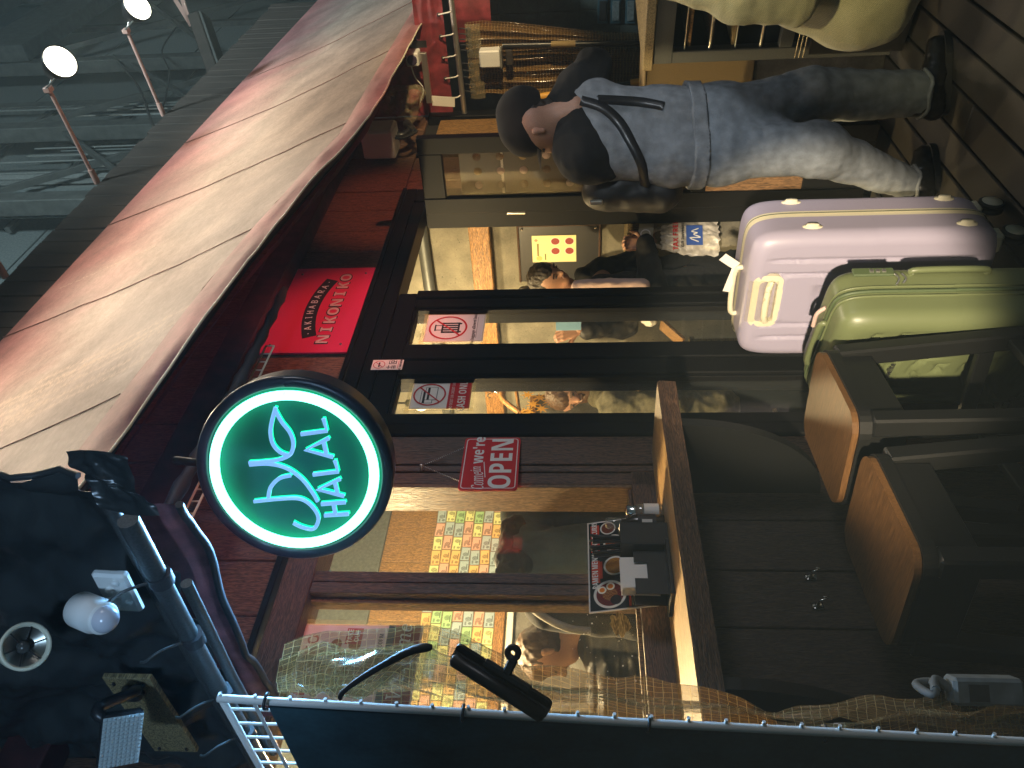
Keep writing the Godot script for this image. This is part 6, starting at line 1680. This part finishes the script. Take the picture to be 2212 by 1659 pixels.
func shoe(called, heel, toe, h, m, parent):
	var d = (toe - heel)
	var o = mi(called, blob([[heel + Vector3(0, 0.052, 0), heel + d * 0.45 + Vector3(0, 0.050, 0), 0.044, 0.046], [heel + d * 0.45 + Vector3(0, 0.050, 0), toe + Vector3(0, 0.042, 0) - d * 0.1, 0.046, 0.040], [heel + Vector3(0, 0.06, 0) + d * 0.08, heel + Vector3(0, h, 0) + d * 0.1, 0.050, 0.056]], 0.009, 0.04, 0.003, Vector3(30, 30, 30), [[Vector3(0, 0.022, 0), Vector3.DOWN], [Vector3(0, h + 0.03, 0), Vector3.UP]]), m, parent)
	var st = mk()
	var side = d.cross(Vector3.UP).normalized()
	var l = d.length() + 0.06
	var poly = []
	for i in 24:
		var a = TAU * i / 24
		var w = 0.052 if cos(a) > 0 else 0.047
		poly.append(Vector2((l / 2) * signf(cos(a)) * pow(absf(cos(a)), 0.7), w * signf(sin(a)) * pow(absf(sin(a)), 0.8)))
	prism(st, poly, 0.026, Transform3D(Basis(d.normalized(), d.normalized().cross(Vector3.UP) * -1.0 if false else side * -1.0, Vector3.UP), (heel + toe) / 2 + Vector3(0, 0.001, 0) + d.normalized() * 0.0))
	ob("sole", st, M.rubber, o)
	return o
func people():
	man(); fleece_person()
func man():
	var p = thing("person", "person seen from behind in black cap, pale denim vest and jeans by the suitcases", "person")
	# joints, laid out in the pose
	var sl = pd(1338, 1282, 3.22); var sr = pd(1418, 1272, 3.24)
	var wl = pd(1322, 1450, 3.22); var wr = pd(1405, 1448, 3.22)
	var hl = pd(1330, 1550, 3.22); var hr = pd(1408, 1550, 3.24)
	var kl = pd(1336, 1770, 3.14); var kr = pd(1452, 1752, 3.24)
	var al = py(1264, 1975, 0.09); var ar = py(1456, 1995, 0.09)
	al = Vector3(al.x, 0.10, al.z); ar = Vector3(ar.x, 0.10, ar.z)
	var hd = pd(1384, 1166, 3.20)
	var elr = pd(1512, 1282, 3.26); var hnr = pd(1462, 1296, 3.46)
	var ell = pd(1300, 1330, 3.38); var hnl = pd(1345, 1240, 3.52)
	var face = (-rt * 0.9 + fw * 0.45 + up * -0.25).normalized()
	var torso = [[sl, wl, 0.105, 0.092], [sr, wr, 0.105, 0.092], [sl, sr, 0.105, 0.105], [wl, wr, 0.092, 0.092], [wl, hl, 0.092, 0.108], [wr, hr, 0.092, 0.108], [hl, hr, 0.108, 0.108]]
	var skin = [[sl, wl, 0.09, 0.085], [sr, wr, 0.09, 0.085], [sl, sr, 0.09, 0.09], [wl, hl, 0.085, 0.09], [wr, hr, 0.085, 0.09], [hl, kl, 0.075, 0.05], [hr, kr, 0.075, 0.05], [kl, al, 0.045, 0.032], [kr, ar, 0.045, 0.032],
		[sr + rt * 0.06, elr, 0.045, 0.036], [elr, hnr, 0.036, 0.026], [sl - rt * 0.05, ell, 0.045, 0.036], [ell, hnl, 0.036, 0.026]] + head_bones(hd, 0.095, face)
	mi("body", blob(skin, 0.014, 0.03), M.skin, p)
	head_parts(p, hd, 0.095, face, M.hair, false)
	for q in [[hnr, (hnr - elr).normalized()], [hnl, (hnl - ell).normalized()]]:
		mi("hand", blob(hand_bones(q[0], q[1], up, 1.0, 0.6), 0.006, 0.008), M.skin, p)
	# jeans
	var jb = [[hl, hr, 0.118, 0.118], [wl, hl, 0.108, 0.118], [wr, hr, 0.108, 0.118], [hl.lerp(hr, 0.08), kl, 0.118, 0.098], [hr.lerp(hl, 0.08), kr, 0.115, 0.104], [kl, al + Vector3(0, 0.02, 0), 0.098, 0.066], [kr, ar + Vector3(0, 0.02, 0), 0.104, 0.090]]
	mi("jeans", blob(jb, 0.011, 0.05, 0.007, Vector3(7, 12, 7), [[pd(1365, 1482, 3.2), up], [Vector3(0, 0.085, 0), Vector3.DOWN]]), M.denim, p)
	for q in [[al, 0.07, kl], [ar, 0.093, kr]]:
		var st = mk(); var pts = []
		for i in 25: pts.append(Vector3(q[0].x + cos(TAU * i / 24) * q[1], 0.098 + 0.006 * sin(i * 1.3), q[0].z + sin(TAU * i / 24) * q[1]))
		tube(st, pts, 0.008, 6, false); ob("jeans_hem", st, M.denim, p)
	# vest over the torso
	var vb = []
	for b in torso: vb.append([b[0], b[1], b[2] + 0.014, b[3] + 0.014])
	mi("denim_vest", blob(vb, 0.011, 0.06, 0.010, Vector3(7, 7, 7), [[pd(1365, 1516, 3.2), -up + rt * 0.06]]), M.denim2, p)
	var vk = 0.06
	var bb = []
	for b in torso: bb.append([b[0], b[1], b[2] + 0.026, b[3] + 0.026])
	mi("vest_band", blob(bb, 0.010, 0.06, 0.004, Vector3(9, 9, 9), [[pd(1365, 1518, 3.2), -up + rt * 0.06], [pd(1365, 1484, 3.2), up - rt * 0.06]]), M.denim2, p)
	strap("shoulder_strap", [pd(1440, 1255, 3.2), pd(1425, 1300, 3.2), pd(1395, 1335, 3.2), pd(1350, 1362, 3.2), pd(1305, 1385, 3.2), pd(1262, 1395, 3.2)], 0.018, vb, vk, M.plastic_black, p, 0.006)
	strap("hanging_strap", [pd(1442, 1290, 3.2), pd(1440, 1340, 3.2), pd(1436, 1390, 3.2), pd(1428, 1434, 3.2)], 0.016, vb, vk, M.plastic_black, p, 0.006)
	# black sweater: round shoulders, collar, right sleeve with its elbow out
	var sw = [[pd(1318, 1262, 3.15), pd(1345, 1248, 3.17), 0.082, 0.088], [pd(1342, 1250, 3.17), pd(1415, 1240, 3.22), 0.088, 0.095], [pd(1318, 1262, 3.15), pd(1306, 1300, 3.2), 0.082, 0.074], [pd(1392, 1226, 3.21), pd(1425, 1216, 3.24), 0.062, 0.072],
		[pd(1412, 1236, 3.22), pd(1465, 1255, 3.23), 0.092, 0.085], [pd(1465, 1255, 3.23), elr, 0.085, 0.066], [elr, hnr, 0.066, 0.048], [pd(1322, 1262, 3.18), ell, 0.09, 0.07], [ell, hnl, 0.066, 0.05]]
	mi("sweater", blob(sw, 0.011, 0.05, 0.010, Vector3(9, 9, 9)), M.knit, p)
	# cap
	mi("cap", blob([[pd(1375, 1137, 3.22), pd(1418, 1130, 3.22), 0.100, 0.100], [pd(1385, 1118, 3.22), pd(1408, 1115, 3.22), 0.07, 0.07]], 0.010, 0.04, 0.002, Vector3(9, 9, 9), [[pd(1395, 1172, 3.2), -up + rt * 0.10]]), M.knit, p)
	var br = mk(); sheet(br, func(s, t): return pd(1330, 1160, 3.22) + fw * (0.10 * (s - 0.5)) - rt * (0.075 * t * sin(PI * clampf(s, 0.04, 0.96))) - up * 0.015 * t, 10, 5); ob("cap_peak", br, M.knit, p)
	mi("hair", blob([[hd + rt * 0.035 + up * 0.02, hd + rt * 0.05 - up * 0.03, 0.080, 0.062]], 0.009, 0.03, 0.006, Vector3(50, 20, 50)), M.hair, p)
	# boots
	var r2 = Vector3(rt.x, 0, rt.z).normalized()
	shoe("boot", Vector3(al.x, 0, al.z) - r2 * 0.03, Vector3(al.x, 0, al.z) + r2 * 0.14 + Vector3(0.02, 0, -0.02), 0.13, M.leather, p)
	shoe("boot", Vector3(ar.x, 0, ar.z) - r2 * 0.06, Vector3(ar.x, 0, ar.z) + r2 * 0.20 + Vector3(0.0, 0, 0.02), 0.13, M.leather, p)
	# bag
	var bg = thing("shoulder_bag", "black soft shoulder bag hanging at the denim vest person's left side", "bag")
	mi("pouch", blob([[pd(1262, 1300, 3.32), pd(1262, 1430, 3.32), 0.075, 0.085], [pd(1235, 1295, 3.34), pd(1235, 1425, 3.34), 0.06, 0.07]], 0.011, 0.05, 0.008, Vector3(8, 8, 8)), M.puffer, bg)
	var bt = mk(); bx(bt, pd(1222, 1288, 3.26), Vector3(0.02, 0.05, 0.02), 0.004); ob("buckle", bt, M.steel, bg)
func fleece_person():
	var p = thing("person", "person in a cream yellow fleece coat cut off by the right edge", "person")
	var t = 2.2
	var sh = pd(1850, 1250, t); var hip = pd(1800, 1700, t + 0.05); var hd = pd(1850, 1060, t)
	var el = pd(1745, 1500, t - 0.1); var wr = pd(1690, 1690, t + 0.05)
	var lgl = pd(1770, 1740, t + 0.05); var lgr = pd(1850, 1740, t + 0.1)
	var fl = Vector3(lgl.x, 0.1, lgl.z); var fr = Vector3(lgr.x, 0.1, lgr.z)
	mi("body", blob([[sh, hip, 0.10, 0.10], [sh, el, 0.05, 0.04], [el, wr, 0.04, 0.03], [hip, lgl, 0.09, 0.08], [hip, lgr, 0.09, 0.08], [lgl, fl, 0.075, 0.04], [lgr, fr, 0.075, 0.04]] + head_bones(hd, 0.095, fw), 0.02, 0.04), M.skin, p)
	mi("hand", blob(hand_bones(wr, (wr - el).normalized(), up, 1.0, 0.6), 0.007, 0.008), M.skin, p)
	head_parts(p, hd, 0.095, fw, M.hair)
	mi("fleece_coat", blob([[sh, pd(1800, 1500, t + 0.02), 0.16, 0.15], [pd(1800, 1500, t + 0.02), pd(1745, 1720, t + 0.05), 0.15, 0.15], [pd(1745, 1700, t + 0.06), pd(1672, 1850, t + 0.06), 0.13, 0.145], [pd(1680, 1880, t + 0.06), pd(1730, 1980, t + 0.06), 0.13, 0.07]], 0.014, 0.07, 0.008, Vector3(9, 9, 9)), M.fleece, p)
	mi("fleece_sleeve", blob([[sh, el, 0.11, 0.098], [el, pd(1690, 1600, t - 0.1), 0.098, 0.086], [pd(1690, 1600, t - 0.1), pd(1668, 1710, t - 0.08), 0.084, 0.078]], 0.012, 0.04, 0.009, Vector3(8, 14, 8)), M.fleece, p)
	mi("trousers", blob([[lgl, fl, 0.10, 0.07], [lgr, fr, 0.10, 0.07], [lgl, lgr, 0.11, 0.11]], 0.02, 0.04), M.knit, p)
	for q in [fl, fr]: shoe("shoe", Vector3(q.x, 0, q.z), Vector3(q.x, 0, q.z) + Vector3(fw.x, 0, fw.z).normalized() * 0.2, 0.1, M.leather, p)
func stand_legs(hip, s):
	return [[hip + Vector3(0.08, 0, 0), Vector3(hip.x + 0.09, 0.09, hip.z), 0.085 * s, 0.045 * s], [hip - Vector3(0.08, 0, 0), Vector3(hip.x - 0.09, 0.09, hip.z), 0.085 * s, 0.045 * s]]
func inside_people():
	var st
	# woman in the doorway looking at her phone
	var p = thing("person", "person in black jacket and pink shirt standing in the doorway holding a phone", "person")
	var z = -0.42
	var hd = pz(1058, 1186, z)
	var r = 0.088
	var face = (-fw * 0.9 + rt * 0.35 - up * 0.55).normalized()
	var sl = hd + Vector3(-0.15, -0.29, 0.0); var sr = hd + Vector3(0.13, -0.29, -0.08)
	var wl = hd + Vector3(-0.11, -0.75, 0.0); var wr = hd + Vector3(0.10, -0.75, -0.06)
	var hip = hd + Vector3(0.0, -0.85, -0.03)
	var hn = pz(1118, 1402, z + 0.12); var el = hd + Vector3(0.235, -0.52, -0.02)
	var ell = hd + Vector3(-0.22, -0.55, 0.06); var hnl = hd + Vector3(-0.08, -0.50, 0.25)
	mi("body", blob([[sl, wl, 0.07, 0.07], [sr, wr, 0.07, 0.07], [sl, sr, 0.065, 0.065], [wl, wr, 0.08, 0.08], [wl, hip, 0.08, 0.09], [wr, hip, 0.08, 0.09], [sr, el, 0.04, 0.034], [el, hn, 0.034, 0.025], [sl, ell, 0.04, 0.034], [ell, hnl, 0.034, 0.025]] + stand_legs(hip, 0.9) + head_bones(hd, r, face), 0.011, 0.025), M.skin, p)
	head_parts(p, hd, r, face, M.hair)
	mi("hand", blob(hand_bones(hn, rt * 0.5 + up * 0.5, -up + rt * 0.2, 0.95, 0.7), 0.005, 0.008), M.skin, p)
	mi("hand", blob(hand_bones(hnl, up, rt, 0.95, 0.7), 0.006, 0.008), M.skin, p)
	mi("jacket", blob([[sl, wl, 0.10, 0.10], [sr, wr, 0.105, 0.11], [sr, sr + Vector3(-0.06, 0.03, 0), 0.085, 0.07], [wr, hip + Vector3(0.08, -0.2, 0), 0.11, 0.12], [wl, hip + Vector3(-0.1, -0.2, 0), 0.10, 0.12], [sr, el, 0.08, 0.07], [el, hn - (hn - el) * 0.12, 0.068, 0.05], [sl, ell, 0.08, 0.07], [ell, hnl, 0.068, 0.05], [hd + Vector3(0.075, -0.20, -0.04), sr, 0.06, 0.08]], 0.012, 0.035, 0.014, Vector3(9, 11, 9)), M.knit, p)
	mi("shirt", blob([[pz(1040, 1248, z + 0.10), pz(1040, 1385, z + 0.12), 0.036, 0.045]], 0.010, 0.02, 0.008, Vector3(16, 9, 16)), M.pink, p)
	mi("trousers", blob([[hip, hip + Vector3(0, -0.1, 0), 0.13, 0.13]] + stand_legs(hip + Vector3(0, -0.05, 0), 1.3), 0.018, 0.05, 0.008), M.knit, p)
	for s in [-1, 1]: shoe("shoe", Vector3(hip.x + s * 0.09, 0.012, hip.z), Vector3(hip.x + s * 0.1, 0.012, hip.z + 0.19), 0.09, M.leather, p)
	strap("bag_strap", [hd + Vector3(0.09, -0.22, 0.3), hd + Vector3(0.02, -0.36, 0.3), hd + Vector3(-0.06, -0.5, 0.3)], 0.008, [[hd + Vector3(0, -0.22, 0.035), hd + Vector3(-0.01, -0.72, 0.07), 0.08, 0.09]], 0.02, M.top_edge, p)
	# phone
	var pc = pz(1148, 1394, z + 0.24)
	var X = frame3(pc, -fw + rt * 0.2 + up * 0.2)
	X.basis = X.basis * Basis(Vector3(0, 0, 1), deg_to_rad(82))
	var ph = thing("phone", "phone in a clear sparkly case with a round white ring held in the doorway", "phone", X.origin)
	ph.basis = X.basis
	st = mk(); prism(st, rrect(0.078, 0.155, 0.012), 0.009, Transform3D()); ob("case", st, mat(L(0.4, 0.38, 0.30), 0.2), ph)
	st = mk(); ringflat(st, Vector2(0, -0.01), 0.021, 0.027, Transform3D(Basis(), Vector3(0, 0, 0.009))); ob("ring", st, M.white, ph)
	st = mk(); prism(st, rrect(0.036, 0.036, 0.008), 0.002, Transform3D(Basis(), Vector3(-0.016, 0.053, 0.009))); var cm = ob("camera_bump", st, M.plastic_black, ph)
	for q in [Vector2(-0.024, 0.061), Vector2(-0.008, 0.061), Vector2(-0.024, 0.045)]:
		st = mk(); lathe(st, [Vector2(0.007, 0), Vector2(0.0065, 0.002), Vector2(0.0, 0.001)], Transform3D(Basis(Vector3.RIGHT, PI / 2), Vector3(q.x, q.y, 0.011)), 12); ob("camera_lens", st, M.ink, cm)
	# white shopping bag
	var sb = thing("shopping_bag", "white TAX FREE plastic shopping bag with a blue square hanging in the doorway", "shopping bag")
	var bt = pz(1145, 1436, z + 0.22); 
	var nf = noise(71, 1.0, 3)
	var BX = frame3(bt, -fw + rt * 0.1)
	var bl = func(s, t, k):
		var w = lerpf(0.13, 0.19, smoothstep(0.0, 0.5, t))
		var bulge = 0.035 * sin(PI * s) * smoothstep(0.0, 0.4, t) * k
		return BX * Vector3((s - 0.5) * w + 0.010 * nf.get_noise_2d(t * 6, s * 3), 0.02 - t * 0.30 + 0.018 * nf.get_noise_2d(s * 6, 4), bulge + 0.016 * nf.get_noise_2d(s * 5 + k, t * 5))
	st = mk(); sheet(st, func(s, t): return bl.call(s, 1.0 - t, 1.0), 24, 30); ob("front", st, M.bag, sb)
	st = mk(); sheet(st, func(s, t): return bl.call(1.0 - s, 1.0 - t, -1.0), 24, 30); ob("back", st, M.bag, sb)
	for s in [-1, 1]:
		st = mk(); tube(st, spline([BX * Vector3(s * 0.05, 0.02, 0), BX * Vector3(s * 0.035, 0.06, 0), BX * Vector3(0.0, 0.085, 0)], 4), 0.010, 6); ob("handle", st, M.bag, sb)
	var FX = BX * Transform3D(Basis(), Vector3(0.0, 0, 0.055))
	st = mk(); bx(st, FX * Vector3(0.0, -0.145, -0.003), Vector3(0.105, 0.085, 0.002), 0.0, FX.basis); ob("blue_square", st, M.blue, sb)
	st = mk(); tube(st, spline([FX * Vector3(-0.035, -0.165, 0.001), FX * Vector3(-0.015, -0.12, 0.001), FX * Vector3(-0.012, -0.175, 0.001), FX * Vector3(0.004, -0.14, 0.001), FX * Vector3(0.012, -0.16, 0.001), FX * Vector3(0.02, -0.13, 0.001), FX * Vector3(0.035, -0.165, 0.001)], 5), 0.003, 5); ob("script_mark", st, M.white, sb)
	txt("TAX FREE", 0.026, M.red, sb, FX * Transform3D(Basis(), Vector3(0.0, -0.060, -0.004)))
	txt("Gift Souvenirs", 0.015, M.ink, sb, FX * Transform3D(Basis(), Vector3(0.0, -0.090, -0.001)), "lettering", true, false, 0.9)
	# arm with a tablet behind the second light
	p = thing("person", "person in dark jacket holding a pale blue card behind the second door light", "person")
	z = -0.75
	hd = pz(1040, 1150, z - 0.1); sl = pz(1008, 1290, z); sr = sl + Vector3(0.33, 0.0, -0.12); hip = hd + Vector3(0, -0.85, 0)
	el = pz(958, 1345, z + 0.06); hn = pz(948, 1250, z + 0.16)
	mi("body", blob([[sl, hip + Vector3(-0.09, 0.1, 0), 0.075, 0.08], [sr, hip + Vector3(0.1, 0.1, 0), 0.075, 0.08], [sl, sr, 0.065, 0.065], [sl, el, 0.042, 0.036], [el, hn, 0.036, 0.027], [sr, sr + Vector3(0.06, -0.3, 0.1), 0.042, 0.036]] + stand_legs(hip, 1.0) + head_bones(hd, 0.092, Vector3(-1, -0.3, 0.2)), 0.014, 0.025), M.skin, p)
	head_parts(p, hd, 0.092, Vector3(-1, -0.3, 0.2), M.hair)
	mi("hand", blob(hand_bones(hn, -rt * 0.3 + up, -rt, 1.0, 0.6), 0.006, 0.008), M.skin, p)
	mi("jacket", blob([[sl, hip + Vector3(-0.1, 0.0, 0), 0.115, 0.13], [sr, hip + Vector3(0.1, 0.0, 0), 0.11, 0.13], [sl, sr, 0.10, 0.10], [sl, el, 0.085, 0.078], [el, hn.lerp(el, 0.15), 0.075, 0.055]], 0.014, 0.04, 0.018, Vector3(9, 9, 9)), M.puffer, p)
	mi("trousers", blob([[hip, hip + Vector3(0, -0.1, 0), 0.13, 0.13]] + stand_legs(hip, 1.3), 0.022, 0.05), M.knit, p)
	var pom = pz(970, 1404, z + 0.12)
	mi("fleece_cuff", blob([[pom, pom + Vector3(0.01, 0.01, 0), 0.042, 0.042]], 0.008, 0.02, 0.01, Vector3(40, 40, 40)), M.white, p)
	var cd = thing("blue_card", "pale blue menu card held up behind the second door light", "card")
	var cx = pz(968, 1228, z + 0.26)
	st = mk(); bx(st, cx, Vector3(0.11, 0.135, 0.004), 0.001, Basis(Vector3.UP, -0.85) * Basis(Vector3(1, 0, 0), -0.2)); ob("sheet", st, mat(L(0.22, 0.40, 0.52), 0.35), cd)
	var tr = thing("wooden_tray", "small wooden tray edge tilted below the dark sleeve behind the second light", "tray")
	st = mk(); bar(st, pz(960, 1428, z + 0.1), pz(918, 1476, z + 0.05), 0.10, 0.02, 0.003); ob("board", st, M.inside_wood, tr)
	# person with brown hair behind the first light
	p = thing("person", "person with brown bobbed hair and khaki collar behind the first door light", "person")
	z = -1.15
	hd = pz(806, 1226, z)
	face = Vector3(-0.85, -0.45, 0.25)
	sl = hd + Vector3(-0.17, -0.27, 0.06); sr = hd + Vector3(0.17, -0.27, -0.06); hip = hd + Vector3(0.0, -0.85, 0)
	mi("body", blob([[sl, hip + Vector3(-0.08, 0.1, 0), 0.07, 0.08], [sr, hip + Vector3(0.08, 0.1, 0), 0.07, 0.08], [sl, sr, 0.06, 0.06], [sl, sl + Vector3(-0.05, -0.3, 0.05), 0.04, 0.035], [sr, sr + Vector3(0.05, -0.3, 0.05), 0.04, 0.035]] + stand_legs(hip, 1.0) + head_bones(hd, 0.095, face), 0.014, 0.025), M.skin, p)
	head_parts(p, hd, 0.095, face, M.hair_brown)
	mi("hair_back", blob([[hd + Vector3(0.045, 0.03, 0), hd + Vector3(0.04, -0.10, 0.0), 0.098, 0.075], [hd + Vector3(0.02, 0.04, 0.06), hd + Vector3(0.0, -0.09, 0.075), 0.05, 0.035]], 0.010, 0.04, 0.010, Vector3(50, 14, 50)), M.hair_brown, p)
	mi("khaki_coat", blob([[sl, hip + Vector3(-0.12, 0.0, 0), 0.10, 0.14], [sr, hip + Vector3(0.12, 0.0, 0), 0.10, 0.14], [sl, sr, 0.09, 0.09], [hd + Vector3(0.02, -0.19, 0.0), hd + Vector3(-0.04, -0.23, 0.03), 0.085, 0.09], [sl, sl + Vector3(-0.05, -0.32, 0.07), 0.085, 0.07], [sr, sr + Vector3(0.05, -0.32, 0.07), 0.085, 0.07]], 0.014, 0.04, 0.02, Vector3(9, 9, 9)), M.khaki, p)
	mi("trousers", blob([[hip, hip + Vector3(0, -0.1, 0), 0.13, 0.13]] + stand_legs(hip, 1.3), 0.022, 0.05), M.knit, p)
	var kb = [[sl, hip + Vector3(-0.12, 0.0, 0), 0.10, 0.14], [sr, hip + Vector3(0.12, 0.0, 0), 0.10, 0.14], [sl, sr, 0.09, 0.09]]
	strap("bag_strap", [pz(840, 1330, z + 0.3), pz(815, 1375, z + 0.3), pz(790, 1410, z + 0.3), pz(762, 1440, z + 0.3)], 0.012, kb, 0.04, M.card, p)
	# coat hanging inside the second window
	var ct = thing("hanging_coat", "dark blue green hooded coat hanging close behind the second window", "coat")
	z = -0.42
	var ca = pz(455, 1130, z); var cb = pz(545, 1140, z - 0.05)
	mi("body", blob([[ca, pz(450, 1420, z), 0.10, 0.15], [cb, pz(540, 1430, z - 0.06), 0.10, 0.15], [ca, cb, 0.08, 0.085]], 0.013, 0.06, 0.016, Vector3(7, 4, 7)), M.navy, ct)
	mi("hood", blob([[pz(452, 1105, z + 0.05), pz(515, 1110, z + 0.03), 0.05, 0.055], [pz(430, 1098, z + 0.06), pz(440, 1120, z + 0.06), 0.045, 0.05]], 0.009, 0.03, 0.014, Vector3(16, 16, 16)), M.knit, ct)
	mi("sleeve", blob([[pz(560, 1150, z - 0.02), pz(580, 1400, z + 0.05), 0.07, 0.06]], 0.012, 0.03, 0.014, Vector3(9, 7, 9)), M.navy, ct)
	# man with short hair behind the left window
	p = thing("person", "person with short hair and black quilted jacket behind the left window", "person")
	z = -0.95
	hd = pz(252, 1186, z)
	r = 0.098
	face = Vector3(-0.75, -0.35, -0.5)
	sl = hd + Vector3(-0.20, -0.27, 0.05); sr = hd + Vector3(0.18, -0.27, -0.10); hip = hd + Vector3(0.0, -0.85, 0)
	mi("body", blob([[sl, hip + Vector3(-0.08, 0.1, 0), 0.08, 0.09], [sr, hip + Vector3(0.08, 0.1, 0), 0.08, 0.09], [sl, sr, 0.065, 0.065], [sl, sl + Vector3(-0.05, -0.3, 0.05), 0.045, 0.04], [sr, sr + Vector3(0.05, -0.3, 0.05), 0.045, 0.04]] + stand_legs(hip, 1.0) + head_bones(hd, r, face), 0.012, 0.025), M.skin, p)
	head_parts(p, hd, r, face, M.hair_brown)
	mi("quilted_jacket", blob([[sl, hip + Vector3(-0.12, 0.0, 0), 0.12, 0.15], [sr, hip + Vector3(0.12, 0.0, 0), 0.12, 0.15], [sl, sr, 0.10, 0.10], [hd + Vector3(0.03, -0.19, 0.02), hd + Vector3(-0.03, -0.22, 0.02), 0.09, 0.09], [sl, sl + Vector3(-0.06, -0.34, 0.08), 0.10, 0.085], [sr, sr + Vector3(0.06, -0.34, 0.08), 0.10, 0.085]], 0.012, 0.035, 0.014, Vector3(3, 22, 3)), M.puffer, p)
	mi("trousers", blob([[hip, hip + Vector3(0, -0.1, 0), 0.13, 0.13]] + stand_legs(hip, 1.3), 0.022, 0.05), M.knit, p)
	# second dark jacket with pale trim, nearer the glass
	ct = thing("trimmed_jacket", "black jacket with pale trimmed hood hanging at the left window's right side", "jacket")
	z = -0.55
	mi("body", blob([[pz(352, 1180, z), pz(345, 1420, z), 0.085, 0.12], [pz(372, 1190, z - 0.08), pz(372, 1420, z - 0.08), 0.08, 0.11]], 0.012, 0.05, 0.016, Vector3(8, 6, 8)), M.knit, ct)
	st = mk(); tube(st, spline([pz(372, 1128, z + 0.09), pz(345, 1150, z + 0.10), pz(318, 1190, z + 0.10), pz(300, 1235, z + 0.09), pz(296, 1275, z + 0.08)], 6), 0.014, 8); ob("trim", st, M.stone, ct)
